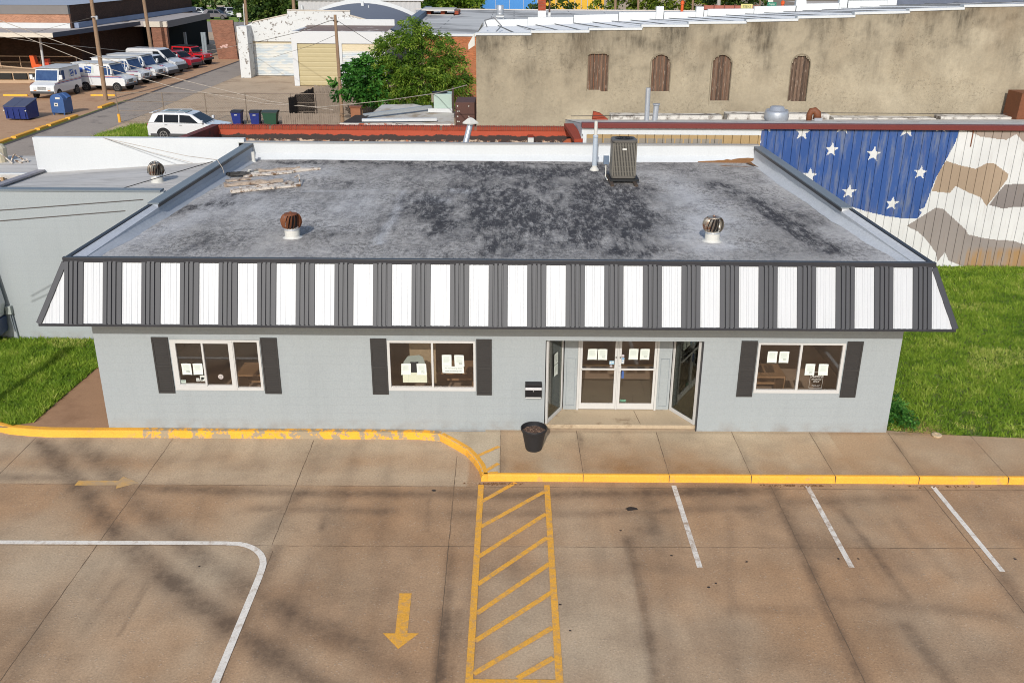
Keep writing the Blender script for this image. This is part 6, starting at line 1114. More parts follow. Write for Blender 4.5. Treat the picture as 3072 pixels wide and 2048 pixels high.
# unseen lamp pole added left of the view to cast the lawn's long shadow
lp = thing('unseen_lamp_pole', 'tall grey lamp pole added out of view to cast the shadow across the left lawn', 'lamp pole', (-13.6, 10.5, -.15)); m = MB(); m.tube([(-13.6, 10.5, -.15), (-13.6, 10.5, 7.5)], [.15, .10], 12); m.build('shaft', m_pole, lp); m = MB(); m.box(-13.75, -13.45, 10.3, 11.2, 7.42, 7.56); m.build('lamp_head', m_greycap, lp)
# ------------------------------------------------------------------ alley, kerbs, depot forecourt
sheet('alley', [(-29.25, 30), (-25.6, 30), (-25.6, 205), (-29.25, 205)], m_alley, -.004); sheet('alley_gutter_shade', [(-29.42, 30), (-29.12, 30), (-29.12, 205), (-29.42, 205)], M('gutter_shade', (78, 72, 70), .9, .2, 1), .0)  # dark sheet paints the gutter's shadow beside the kerb
sheet('forecourt', [(-60, 40), (-29.45, 40), (-29.45, 112), (-60, 112)], M('forecourt_concrete', (176, 140, 108), .9, .12, .6, .10, 8, blot=((150, 112, 82), .6, .5, .7)), .0)
for k, (y0, y1) in enumerate(((52.5, 55.6), (56.0, 58.6), (59.0, 60.2), (60.5, 63.0), (63.3, 64.6), (68.5, 70.8))):
    m = MB(); m.prism([(-29.95, y0, 0), (-29.60, y0, 0), (-29.62, y0, .13), (-29.93, y0, .13)], (0, y1 - y0, 0)); struct(m.build('kerb', m_yel, bevel=.02))
sheet('verge', [(-29.6, 50), (-29.44, 50), (-29.44, 73), (-29.6, 73)], m_soil, .008)
for xc_, yc_, lb_ in ((-38.9, 74.7, 'yellow concrete wheel stop left of the nearest mail truck'), (-32.2, 75.0, 'yellow concrete wheel stop before the side facing mail truck')):
    m = MB(); m.prism([(xc_ - .95, yc_ - .09, 0), (xc_ - .95, yc_ + .09, 0), (xc_ - .95, yc_ + .05, .14), (xc_ - .95, yc_ - .05, .14)], (1.9, 0, 0)); tag(m.build('wheel_stop', m_yel, bevel=.02), lb_, 'wheel stop', 'yellow wheel stops')
# ------------------------------------------------------------------ post depot
po = thing('depot_building', 'long brown brick depot with flat canopies over its loading dock', 'building', (-45, 95, 0)); m_shade_brick = brick_mat('shaded_brown_brick', (72, 50, 40), (70, 57, 48), .24, .09, .25); m_can = M('canopy_roof', (164, 156, 152), .85, .1, 1); m_facs = M('grey_fascia', (112, 108, 106), .7, .1, 2); m_cream = M('cream_fascia', (216, 206, 190), .7, .06, 2)
XC = F(158, 105, 82).x; zc1 = F(100, 100, 82).z; zc0 = F(100, 110, 82).z
m = MB(); m.prism([(-75, 82, zc1 - .25), (XC, 82, zc1 - .25), (XC + 1.2, 98.5, zc1 - .25), (-75, 98.5, zc1 - .25)], (0, 0, .25)); m.build('dock_canopy', m_can, po); MB().box(-75, XC + .02, 81.93, 81.997, zc1 - .34, zc1 + .03).build('canopy_fascia', m_cream, po)
m = MB(); m.add([(XC + .03, 82, zc1 - .34), (XC + 1.23, 98.5, zc1 - .34), (XC + 1.23, 98.5, zc1 + .05), (XC + .03, 82, zc1 + .05)], [(0, 1, 2, 3)]); m.build('canopy_edge', M('navy_fascia', (56, 60, 76), .6), po)
m = MB(); m.box(-75, -41.2, 92.0, 92.3, 0, 3.55); m.box(-41.2, -40.9, 92.0, 125, 0, 3.55); m.build('wall', m_shade_brick, po)  # brick colour darkened for the shade under the canopy and on side walls
# upper block
u0 = F(211, 70, 88); u1 = F(205, 17, 88); m = MB(); m.box(-80, u0.x, 88, 88.3, zc1, u1.z - .75); m.build('upper_wall', m_pbrick2, po); MB().box(-80, u0.x, 87.93, 88.3, u1.z - .748, u1.z).build('upper_fascia', m_facs, po); MB().box(-80, u0.x, 87.85, 87.92, zc1 + .01, F(100, 69, 87.9).z).build('white_band', m_white, po)
m = MB(); m.box(u0.x - .3, u0.x, 88.31, 122, zc1 - .2, u1.z - .02); m.build('upper_side_wall', m_shade_brick, po); m = MB(); m.add([(-80, 87.9, u1.z + .02), (u0.x + .1, 87.9, u1.z + .02), (u0.x + .1, 122, u1.z + .02), (-80, 122, u1.z + .02)], [(0, 1, 2, 3)]); m.build('upper_roof', M('blue_grey_roof', (150, 158, 172), .8, .06, .4), po); MB().box(u0.x + .02, u0.x + .45, 88.6, 122, zc1 + .02, zc1 + .45).build('blue_band', M('blue_grey_band', (120, 132, 156), .8, .08, 1), po)
# pillar bay with cream head and grey fascia
pl0, pl1 = F(458, 120, 100), F(507, 120, 100); zpt, zph = F(480, 66, 100).z, F(480, 82, 100).z; MB().box(pl0.x, pl1.x - .12, 100, 100.5, 0, zph).build('brick_pillar', m_pbrick, po); MB().box(F(432, 75, 100).x, F(501, 75, 100).x, 99.9, 100.5, zph + .002, zpt).build('cream_head', m_cream, po)
m = MB(); xa, xb = F(502, 72, 100).x, F(630, 50, 117).x; m.prism([(xa, 100, zph + .05), (xa - 8, 100, zph + .05), (xb - 8, 117, zph + .05), (xb, 117, zph + .05)], (0, 0, zpt - zph)); m.build('entrance_canopy', m_can, po); m = MB(); m.add([(xa + .02, 99.98, zph - .05), (xb + .02, 117, zph - .05), (xb + .02, 117, zpt + .08), (xa + .02, 99.98, zpt + .08)], [(0, 1, 2, 3)]); m.build('canopy_edge', m_facs, po)
m = MB(); m.box(-45, -39.3, 108, 108.3, 0, zph); m.box(-39.3, -39.0, 108, 125, 0, zph); m.build('recess_wall', M('dark_teal_glazing', (20, 25, 26), .9, spec=.1), po); 
for px in (558, 610, 617): q = F(px, 130, 107.8); MB().box(q.x - .12, q.x + .12, 107.6, 107.9, 0, 2.6).build('mullion', M('aluminium_mullion', (130, 140, 146), .5), po)
fn0, fn1 = F(640, 120, 105.4), F(708, 120, 105.4); zf = F(665, 61, 105.4).z; m = MB(); m.prism([(fn0.x - .15, 105.4, zf), (fn1.x - .15, 105.4, zf), (fn1.x - .0, 105.4, 0), (fn0.x + .35, 105.4, 0)], (0, .35, 0)); m.build('brick_fin', m_pbrick, po); m = MB(); q = F(671, 138, 105.4)
for k in range(5): a, b = random.uniform(-.35, .35), random.uniform(-.2, .2); m.poly([(q.x + a + .22 * math.cos(t) * random.uniform(.5, 1), 105.39 - k * .001, q.z + b + .14 * math.sin(t) * random.uniform(.5, 1)) for t in [i * .785 for i in range(8)]])
m.build('paint_scuff', M('pink_scuff', (206, 170, 160), .9), po, fix=False)
# dock platform
dk = thing('loading_dock', 'concrete loading dock with black bumpers and thin railings', 'loading dock', (-45, 84, 0)); m = MB(); m.box(-75, -40.2, 83.0, 91.99, 0, .95); m.build('platform', M('dock_concrete', (170, 146, 120), .9, .12, 1), dk); m = MB()
for k in range(8): m.box(-41.7 - k * 1.32, -40.55 - k * 1.32, 82.85, 82.997, .34, .82)
m.build('bumper', M('black_rubber', (34, 34, 32), .8, .1, 5), dk); m = MB()
for k in range(5): m.tube([(-42 - k * 1.8, 86, .95), (-42 - k * 1.8, 86, 1.95)], .035, 6)
for z in (1.45, 1.95): m.tube([(-52, 86, z), (-42 + 3.2, 86, z)], .035, 6)
m.tube([(-38.8, 86, 0), (-38.8, 86, 1.95)], .035, 6); m.beam((-52, 85.4, 1.7), (-40, 84.4, .9), .06, .08); m.build('railing', M('pale_rail', (176, 150, 124), .6), dk)
wc0 = F(132, 214, 84); m = MB(); m.tube([(F(131, 200, 84).x, 84, .9), (F(119, 112, 84).x, 84, F(119, 112, 84).z + .2)], .10, 10); tag(m.build('canopy_post', M('pale_post_paint', (178, 178, 180), .6)), 'pale round post holding up the depot canopy', 'post')
q = F(115, 212, 85); och = thing('orange_chair', 'orange moulded seat on the loading dock', 'chair', (q.x, 85, .95)); m_or = M('orange_plastic', (232, 96, 34), .5, .06, 3); m = MB(); m.prism([(q.x - .45, 84.8, 1.0), (q.x + .45, 84.8, 1.0), (q.x + .45, 84.8, 1.35), (q.x - .02, 84.8, 1.38), (q.x - .12, 84.8, 2.1), (q.x - .5, 84.8, 2.15)], (0, .6, 0)); m.build('shell', m_or, och, bevel=.05); q = F(141, 200, 86); m = MB(); m.box(q.x - .25, q.x + .25, 85.9, 86.3, .97, 1.75); tag(m.build('crate_stack', M('red_orange_plastic', (206, 74, 50), .5, .2, 4), bevel=.03), 'stack of red orange crates beside the orange seat', 'crate')
# blue waste container and mail box
db = thing('waste_container', 'dark blue steel waste container with sloping grey lids', 'dumpster', (0, 0, 0)); m_db = M('dark_blue_steel', (28, 44, 104), .5, .14, 2, .1, 20); m = MB(); m.prism([(-1.0, 0, .12), (-1.0, -1.6, .12), (-1.0, -1.7, 1.1), (-1.0, 0, 1.55)], (1.9, 0, 0)); m.build('body', m_db, db, bevel=.02); m = MB(); m.prism([(-1.04, -1.75, 1.115), (-1.04, .05, 1.585), (-1.04, .05, 1.64), (-1.04, -1.75, 1.17)], (.97, 0, 0)); m.prism([(-.05, -1.75, 1.115), (-.05, .05, 1.585), (-.05, .05, 1.64), (-.05, -1.75, 1.17)], (.97, 0, 0)); m.build('lid', M('grey_lid', (72, 76, 96), .5), db)
m = MB()
for k in (-.8, -.3, .2, .7): m.box(k, k + .06, -1.74, -1.69, .2, .95)
m.box(-1.0, .9, -1.73, -1.70, .96, 1.04); m.build('rib', m_db, db); m = MB(); m.box(-1.02, -.92, -1.78, -1.72, .78, .86); m.box(.82, .92, -1.78, -1.72, .78, .86); m.build('hook', m_pvc, db)
q = G(58, 362); db.scale = (.82, .8, .8); db.location = (q.x + .05, q.y + 1.3, 0); db.rotation_euler = (0, 0, math.radians(-6))
mb2 = thing('collection_mailbox', 'blue rounded street mailbox beside the alley kerb', 'mailbox', (0, 0, 0)); m_mb = M('mailbox_blue', (58, 88, 136), .45, .08, 2, .05, 20); pr_ = [(-.62, .18), (.62, .18), (.62, 1.22)] + [(.62 * math.cos(t), 1.22 + .5 * math.sin(t)) for t in [k * math.pi / 12 for k in range(1, 12)]] + [(-.62, 1.22)]; m = MB(); m.prism([(x, -.5, z) for x, z in pr_], (0, 1.25, 0)); m.build('body', m_mb, mb2, bevel=.025); m = MB()
for sx in (-.52, .44):
    for y in (-.45, .6): m.box(sx, sx + .08, y, y + .08, 0, .2)
m.build('leg', m_mb, mb2); m = MB(); m.prism([(.20, .0, 1.66), (.64, .0, 1.30), (.78, .0, 1.42), (.36, .0, 1.74)], (0, .5, 0)); m.build('chute_hood', m_mb, mb2); m = MB(); m.box(-.08, .34, -.515, -.501, 1.30, 1.46); m.build('notice_plate', m_pvc, mb2); m = MB(); m.box(-.27, .08, -.512, -.501, .72, 1.0); o = m.build('square_label', m_pvc, mb2); m = MB(); m.poly([(-.2, -.514, .80), (-.02, -.514, .80), (.02, -.514, .86), (-.06, -.514, .92), (-.2, -.514, .92)]); m.build('print', m_ink2, o, fix=False)
q = G(177, 346); mb2.scale = (.8, .8, .82); mb2.location = (q.x + .05, q.y + .4, 0); mb2.rotation_euler = (0, 0, math.radians(-8))
# ------------------------------------------------------------------ far side of town
sheet('park_grass', [(-90, 176), (-38, 172), (-36, 222), (-90, 235)], M('park_grass', (116, 140, 52), .95, .2, .1, .1, 2), .006); sheet('park_path', [(-90, 235), (-36, 222), (-36, 228), (-90, 243)], M('pink_path', (190, 168, 150), .9), .01); sheet('street', [(-90, 150), (-30, 146), (-30, 171), (-90, 175)], M('car_park_asphalt', (140, 132, 126), .9, .1, .3), .004); sheet('park_grass', [(-90, 243), (-36, 228), (-30, 330), (-90, 330)], M('park_grass_far', (130, 146, 64), .95, .2, .1), .006)
sheet('street', [(-25, 165), (60, 165), (60, 215), (-25, 215)], M('street_asphalt', (120, 116, 114), .9, .1, .3), .004)
def far_tree(px, py, Y, rx, rz, label, n=50, mat=None, seed=1, trunk=.25):
    b = F(px, py, Y); t = thing; loc = (b.x, Y, 0); zc_ = b.z
    return tree('park_tree', label, 'tree', loc, [(0, 0, zc_, rx, rx, rz), (-rx * .5, .5, zc_ - rz * .3, rx * .7, rx * .7, rz * .7), (rx * .55, -.3, zc_ - rz * .2, rx * .7, rx * .7, rz * .7)], n, 26, .75, mat or m_lf3, trunk, .3, 1.8, 'park trees beyond the depot', seed, 1.0)
far_tree(584, -22, 196, 3.0, 3.0, 'park tree with sunlit trunk left of the parked grey car', 60, seed=11, trunk=.5); far_tree(700, -18, 196, 3.2, 3.2, 'park tree standing above the white car', 60, seed=12, trunk=.5); far_tree(795, 14, 160, 4.0, 3.4, 'dense dark tree left of the corrugated warehouse', 120, seed=13, trunk=.3); far_tree(852, 20, 158, 3.2, 3.0, 'dense dark tree touching the corrugated warehouse', 100, seed=14, trunk=.3); far_tree(905, -25, 190, 5, 3, 'tall tree rising behind the warehouse corner', 60, seed=15); far_tree(640, -42, 240, 5, 3.5, 'distant tree at the top edge above the park lawn', 50, seed=16); far_tree(490, -40, 240, 5, 3, 'distant tree at the top edge above the depot roof', 40, seed=17)
far_tree(1308, 6, 168, 3.2, 2.0, 'bushy green tree left of the blue shed', 90, m_lf1, 18); far_tree(1375, 2, 168, 3.5, 2.2, 'bushy green tree touching the blue shed', 90, m_lf1, 19)
def shedbox(name, label, px0, px1, pyt, Y, mat, zt=6, rib=.9):
    x0, x1 = F(px0, pyt, Y).x, F(px1, pyt, Y).x; t = thing(name, label, 'building', ((x0 + x1) / 2, Y, 0)); MB().box(x0, x1, Y, Y + 8, 0, zt).build('wall', mat, t); m = MB(); x = x0 + rib
    while x < x1: m.box(x - .05, x + .05, Y - .05, Y - .003, 0, zt); x += rib
    m.build('rib', M('shed_rib', (150, 160, 176), .6), t); MB().box(x0 - .2, x1 + .2, Y - .3, Y + 8.2, zt + .002, zt + .4).build('roof', m_facs, t); return t
shedbox('blue_shed', 'bright blue sheet metal shed far beyond the grey roof', 1404, 1612, 10, 172, M('bright_blue_sheet', (58, 126, 190), .5, .06, .5), 6, 2.4); shedbox('yellow_shed', 'bright yellow sheet metal shed beside the blue one', 1630, 1812, 10, 173, M('bright_yellow_sheet', (236, 184, 44), .5, .06, .5), 6, 1.1)
def hedge(name, label, px0, px1, py, Y, rz, mat, seed, n):
    x0, x1 = F(px0, py, Y).x, F(px1, py, Y).x; z = F(px0, py, Y).z; k = max(3, int((x1 - x0) / 2.2)); lo = [(x0 + (x1 - x0) * (i + .5) / k - x0, random.Random(seed + i).uniform(-.4, .4), max(.9, z + random.Random(seed * 3 + i).uniform(-.4, .5)), 1.5, 1.2, rz) for i in range(k)]
    return tree(name, label, 'hedge', (x0, Y, 0), lo, n, 30, .42, mat, 0, .3, 1.5, None, seed, .7)
hedge('vine_hedge', 'sunlit yellow green vine covered fence beyond the beige roof', 1790, 2180, 14, 132, 1.9, m_lf4, 31, 240); hedge('dark_hedge', 'dark green hedge behind the yellow shop sign', 2150, 2290, 4, 128, 1.5, m_lf3, 37, 90); hedge('low_shrubs', 'low dark shrubs at the foot of the blue and yellow sheds', 1585, 1720, 22, 150, .8, m_lf3, 41, 40)
m = MB(); x0, x1 = F(2110, 24, 116).x, F(2275, 24, 116).x; zt = F(2150, 17, 116).z; m.box(x0, x1, 116, 116.15, 0, zt); rf_ = tag(m.build('red_fence', M('pinkish_fence', (160, 96, 82), .8, .1, 1)), 'pinkish red fence behind the yellow shop sign', 'fence'); m = MB(); x = x0
while x < x1: m.box(x, x + .1, 115.9, 115.998, 0, zt + .15); x += 1.2
m.box(x0, x1, 115.93, 115.997, zt - .5, zt - .4); m.build('fence_post', M('brown_rail', (110, 70, 60), .8), rf_)
ss = thing('shop_sign', 'small yellow shop sign with black letters beyond the white roof edge', 'sign', (F(2240, 22, 86).x, 86, 0)); a, b = F(2222, 29, 86), F(2258, 13, 86); m = MB(); m.box(a.x, b.x, 86, 86.08, a.z, b.z); m.build('panel', M('pale_yellow_sign', (226, 216, 140), .6, .04, 3), ss); text_mb('TEEKS', (b.z - a.z) * .60, ((a.x + b.x) / 2, 85.99, (a.z + b.z) / 2), shear=.1).build('lettering', m_ink2, ss); m = MB(); m.tube([((a.x + b.x) / 2, 86.05, 0), ((a.x + b.x) / 2, 86.05, a.z)], .05, 8); m.build('post', m_greycap, ss)
gs = thing('street_sign', 'green street name sign with white letters beyond the white roof edge', 'sign', (F(2314, 14, 84).x, 84, 0)); a, b = F(2302, 18, 84), F(2330, 8, 84); m = MB(); m.box(a.x, b.x, 84, 84.03, a.z, b.z); m.build('panel', M('sign_green', (24, 120, 96), .5), gs); text_mb('Poplar', (b.z - a.z) * .78, ((a.x + b.x) / 2, 83.99, (a.z + b.z) / 2)).build('lettering', m_pvc, gs); a, b = F(2304, 7, 84), F(2320, 0, 84); m = MB(); m.box(a.x, b.x, 84, 84.03, a.z, b.z); m.build('white_plate', m_pvc, gs); m = MB(); m.tube([((a.x + b.x) / 2, 84.06, 0), ((a.x + b.x) / 2, 84.06, b.z)], .04, 8); m.build('post', m_greycap, gs)
for px, lb_ in ((2046, 'orange hydrant post before the vine covered fence'), (2346, 'orange pedestrian post right of the green street sign')):
    q = F(px, 30, 110); zt = F(px, 5, 110).z; m = MB(); m.lathe((q.x, 110, 0), [(.16, 0), (.16, zt - .3), (.22, zt - .28), (.2, zt), (.05, zt + .1)], 10); tag(m.build('orange_post', m_or), lb_, 'post', 'orange posts far off')
q = F(717, 46, 150); sg = thing('park_sign', 'small white notice sign on a thin post by the car park', 'sign', (q.x, 150, 0)); m = MB(); m.box(q.x - .35, q.x + .35, 150, 150.04, q.z - .3, q.z + .3); m.build('panel', m_pvc, sg); m = MB(); m.tube([(q.x, 150.05, 0), (q.x, 150.05, q.z)], .03, 6); m.build('post', m_greycap, sg)
x0, x1 = F(750, 60, 112).x, F(785, 60, 112).x; rl = MB()
for k in range(14): x = x0 + (x1 - x0) * k / 13; rl.box(x - .02, x + .02, 112, 112.04, 0, 2.5)
for z in (.4, 1.4, 2.45): rl.box(x0, x1, 111.96, 111.998, z, z + .06)
tag(rl.build('railing', M('blue_grey_rail', (140, 146, 154), .6)), 'pale grey railing behind the left pillar of the garage', 'railing')
# storefront glimpsed through the gaps in the white parapet
fb = thing('far_storefront', 'pale storefront with dark awning far beyond the white parapet gaps', 'building', (60, 150, 0)); x0, x1 = F(2400, 5, 150).x, F(2700, 5, 150).x; MB().box(x0, x1, 150, 158, 0, 4.5).build('wall', M('pale_front', (176, 166, 156), .8, .2, .4), fb); MB().box(x0 + .5, x1 - 6, 149.2, 149.99, 2.1, 2.6).build('awning', M('slate_awning', (70, 76, 92), .8), fb)
# ------------------------------------------------------------------ vehicles
m_tyre = M('tyre_black', (30, 30, 31), .85, .1, 6); m_rim = M('alloy_rim', (150, 150, 150), .35, .1, 8, metal=.6); m_steelrim = M('steel_rim', (96, 92, 88), .6, .1, 8); m_arch = M('arch_black', (22, 22, 23), .9); m_plast = M('grey_bumper_plastic', (64, 64, 66), .6, .08, 5); m_lamp = M('headlamp_lens', (214, 220, 222), .15, .05, 8, spec=.8); m_tail = M('tail_lamp_red', (150, 30, 28), .25); m_amb = M('amber_lamp', (214, 122, 40), .3)
s = N('dark_car_glass'); m_cg = s.bsdf(lin((22, 27, 33)), .12, 0, .1); s = N('blue_windscreen_glass'); m_cgb = s.bsdf(s.mix(s.noise(2.5, 3), lin((28, 46, 84)), lin((70, 94, 130))), .12, 0, .1)
def paint(name, col, rough=.3): return M(name, col, rough, .03, 1.5, .02, 20, spec=.5, coat=.5)
def taper(pts, w, zb=None, zt=None, wt=None):
    f = (lambda z: w) if zb is None else (lambda z: w + (wt - w) * (z - zb) / (zt - zb)); n = len(pts); m = MB()
    m.add([(x, -f(z), z) for x, z in pts] + [(x, f(z), z) for x, z in pts], [tuple(range(n)), tuple(reversed(range(n, 2 * n)))] + [((i + 1) % n, i, n + i, n + (i + 1) % n) for i in range(n)]); return m
def wheel(t, x, y, r, w_, rim):
    sg_ = 1 if y > 0 else -1; m = MB(); n = 24; prof = [(r * .62, -w_ / 2), (r * .92, -w_ / 2), (r, -w_ * .36), (r, w_ * .36), (r * .92, w_ / 2), (r * .62, w_ / 2)]
    m.loft([[(x + q * math.cos(2 * math.pi * k / n), y + o_, r + q * math.sin(2 * math.pi * k / n)) for k in range(n)] for q, o_ in prof]); wo = m.build('wheel', m_tyre, t); m = MB()
    for k in range(6):
        a = k * math.pi / 3; m.beam((x, y + sg_ * (w_ / 2 + .006), r), (x + r * .58 * math.cos(a), y + sg_ * (w_ / 2 + .006), r + r * .58 * math.sin(a)), .018, r * .2, up=(0, 1, 0))
    m.loft([[(x + q * math.cos(2 * math.pi * k / n), y + sg_ * (w_ / 2 + o_), r + q * math.sin(2 * math.pi * k / n)) for k in range(n)] for q, o_ in ((r * .66, .001), (r * .66, .012), (r * .56, .012), (r * .54, .002))], False); m.build('rim', rim, wo)
def vehicle(name, label, cat, group, col, low, cab, w, wt, zb, zt, sidew, ws, rw, axles, r, rim=m_rim, hl=None, bumper=None, taillamp=None, glassm=None, ww=.22, ws_w=.9):
    t = thing(name, label, cat, (0, 0, 0), group); pm_ = col; taper(low, w).build('body', pm_, t, bevel=.05, seg=3)
    taper(cab, w, zb, zt, wt).build('cabin', pm_, t, bevel=.05, seg=3); f = lambda z: w + (wt - w) * (z - zb) / (zt - zb); gm_ = glassm or m_cg
    for sy in (-1, 1):
        for pts in sidew:
            m = MB(); m.poly([(x, sy * (f(z) + .006), z) for x, z in (pts if sy > 0 else reversed(pts))]); m.build('side_window', gm_, t, fix=False)
        for ax in axles:
            m = MB(); m.loft([[(ax + r * 1.2 * math.cos(a), sy * (w + q), r + r * 1.2 * math.sin(a)) for a in [k * math.pi / 12 for k in range(24)]] for q in (-.06, .008)]); m.build('wheel_arch', m_arch, t); wheel(t, ax, sy * (w - ww / 2 + .035), r, ww, rim)
        if hl: x, z0, z1, y0, y1 = hl; m = MB(); m.box(x - .05, x + .015, *sorted((sy * y0, sy * y1)), z0, z1); m.build('headlight', m_lamp, t, bevel=.01)
        if taillamp: x, z0, z1, y0, y1 = taillamp; m = MB(); m.box(x - .015, x + .06, *sorted((sy * y0, sy * y1)), z0, z1); m.build('tail_light', m_tail, t, bevel=.01)
        x0 = ws[0] - .12; m = MB(); m.box(x0 - .06, x0 + .08, *sorted((sy * (w + .02), sy * (w + .22))), ws[1] + .04, ws[1] + .22); m.build('mirror', pm_, t, bevel=.02)
    (xb, zb_), (xt, zt_) = cab[1], cab[2]; ws = (xb + (xt - xb) * .07, zb_ + (zt_ - zb_) * .07, xb + (xt - xb) * .93, zb_ + (zt_ - zb_) * .93)
    if rw: (xb, zb_), (xt, zt_) = cab[0], cab[-1]; rw = (xb + (xt - xb) * .12, zb_ + (zt_ - zb_) * .12, xb + (xt - xb) * .95, zb_ + (zt_ - zb_) * .95)
    for q, nm in ((ws, 'windscreen'), (rw, 'rear_window')):
        if q:
            xb, z_b, xt, z_t = q; nx = Vector((z_t - z_b, 0, -(xt - xb))).normalized() * (.008 if nm == 'windscreen' else -.008); k = ws_w; m = MB(); m.poly([Vector((xb, -f(z_b) * k, z_b)) + nx, Vector((xb, f(z_b) * k, z_b)) + nx, Vector((xt, f(z_t) * k, z_t)) + nx, Vector((xt, -f(z_t) * k, z_t)) + nx]); m.build(nm, gm_, t, fix=False)
    if bumper:
        for x0, x1, z0, z1 in bumper: MB().box(x0, x1, -w * .96, w * .96, z0, z1).build('bumper', m_plast, t, bevel=.03)
    return t
def place(o, p, deg): o.location = (p[0], p[1], p[2] if len(p) > 2 else 0); o.rotation_euler = (0, 0, math.radians(deg)); return o
# mail trucks
m_mw = M('mail_truck_white', (204, 206, 206), .45, .03, 1.5, .02, 20, coat=.3, raw=True); m_blue = M('emblem_blue', (36, 74, 150), .5); m_red = M('stripe_red', (150, 50, 66), .5)
def mail_truck(label):
    t = vehicle('mail_truck', label, 'mail truck', 'white mail trucks parked by the depot', m_mw, [(-2.2, .42), (2.2, .42), (2.24, .60), (2.22, .95), (2.12, 1.03), (1.36, 1.22), (-2.2, 1.22)], [(-2.2, 1.223), (1.40, 1.223), (1.02, 2.08), (.90, 2.14), (-2.14, 2.16), (-2.2, 2.1)], .95, .92, 1.2, 2.15,
                [[(.32, 1.28), (.80, 1.28), (.80, 1.98), (.32, 1.98)], [(.88, 1.28), (1.30, 1.28), (.98, 1.95), (.88, 1.95)]], (1.38, 1.30, 1.06, 2.02), None, (-1.25, 1.5), .33, m_steelrim, None, [(2.2, 2.3, .42, .60), (-2.3, -2.2, .42, .6)], (-2.2, .95, 1.1, .7, .85), m_cgb, .2)
    m = MB(); m.box(-2.26, 1.12, -1.0, 1.0, 2.165, 2.20); m.build('roof_panel', m_mw, t, bevel=.03); m = MB(); m2 = MB(); m3 = MB(); m4 = MB()
    for sy in (-1, 1):
        m.box(-2.18, 2.0, *sorted((sy * .951, sy * .956)), 1.13, 1.18); m2.box(-2.18, 2.0, *sorted((sy * .951, sy * .956)), 1.065, 1.105)
        q = sy * .962; m3.poly([(x, q - sy * .018, z) for x, z in ((-1.15, 1.38), (-.35, 1.38), (-.35, 1.95), (-1.15, 1.95))]); m4.poly([(x, q - sy * .012, z) for x, z in ((-1.12, 1.42), (-.62, 1.42), (-.5, 1.92), (-1.12, 1.92))]); m4.poly([(x, q - sy * .010, z) for x, z in ((-1.62, 1.46), (-1.32, 1.46), (-1.30, 1.80), (-1.56, 1.84))])
    m.build('red_stripe', m_red, t); m2.build('blue_stripe', m_blue, t); eb = m3.build('emblem_panel', M('emblem_white', (216, 226, 218), .5), t, fix=False); m4.build('emblem', m_blue, eb, fix=False); m = MB()
    for sy in (-1, 1): q = sy * .958; m.poly([(x, q, z) for x, z in ((-1.06, 1.84), (-.60, 1.66), (-.57, 1.73), (-.98, 1.90))]); m.poly([(x, q, z) for x, z in ((-1.08, 1.48), (-.64, 1.50), (-.66, 1.56), (-1.06, 1.60))])
    m.build('swoosh', M('emblem_swoosh', (216, 226, 226), .5), eb, fix=False); m = MB()
    for k in range(4): m.box(2.225, 2.25, -.34, .34, .68 + k * .07, .715 + k * .07)
    m.build('grille', m_arch, t)
    for sy in (-1, 1):
        m = MB(); m.box(2.22, 2.255, *sorted((sy * .44, sy * .66)), .70, .88); m.build('headlight', m_lamp, t, bevel=.01); m = MB(); m.box(2.22, 2.25, *sorted((sy * .44, sy * .66)), .62, .68); m.build('indicator', m_amb, t); m = MB(); m.box(1.28, 1.40, *sorted((sy * 1.05, sy * 1.28)), 1.38, 1.72); m.build('mirror', m_mw, t, bevel=.03)
    return t
mk = mail_truck('white mail truck facing the camera, nearest and furthest left'); place(mk, (-35.75, 75.1), -93)
LT = ['white mail truck side on with a blue eagle emblem behind the utility pole', 'white mail truck third from the left in the angled row', 'white mail truck with its cab just ahead of the small white van']
for i, (x, y, a) in enumerate(((-33.45, 78.9, -9), (-33.7, 83.2, -10), (-33.6, 86.3, -10))):
    o = copy_tree(mk); o['label'] = LT[i]; place(o, (x, y), a)
m_vw = paint('van_white', (206, 208, 210))
van = vehicle('small_van', 'small white delivery van between the mail trucks and the taller van', 'van', 'white vans parked by the depot', m_vw, [(-2.1, .3), (2.1, .3), (2.16, .55), (2.08, .86), (1.2, 1.12), (-2.1, 1.12)], [(-2.1, 1.123), (1.26, 1.123), (.50, 1.80), (.2, 1.86), (-1.9, 1.86), (-2.08, 1.7)], .90, .80, 1.1, 1.86, [[(.0, 1.16), (.95, 1.16), (.42, 1.66), (.0, 1.68)]], (1.2, 1.16, .54, 1.76), None, (-1.3, 1.35), .33, m_rim, (2.08, .66, .84, .5, .82), [(2.1, 2.24, .28, .60)], None, m_cg); place(van, (-33.4, 89.3), -12)
van2 = vehicle('tall_van', 'taller white cargo van just left of the two red cars', 'van', 'white vans parked by the depot', m_vw, [(-2.7, .35), (2.4, .35), (2.46, .7), (2.35, 1.05), (1.55, 1.32), (-2.7, 1.32)], [(-2.7, 1.323), (1.62, 1.323), (.75, 2.12), (.4, 2.2), (-2.5, 2.22), (-2.68, 2.05)], .98, .88, 1.3, 2.2, [[(.15, 1.36), (1.3, 1.36), (.68, 1.98), (.15, 2.0)]], (1.54, 1.36, .80, 2.06), None, (-1.7, 1.6), .36, m_rim, (2.36, .85, 1.08, .55, .9), [(2.4, 2.56, .32, .78)], None, m_cg); place(van2, (-33.9, 92.3), -12)
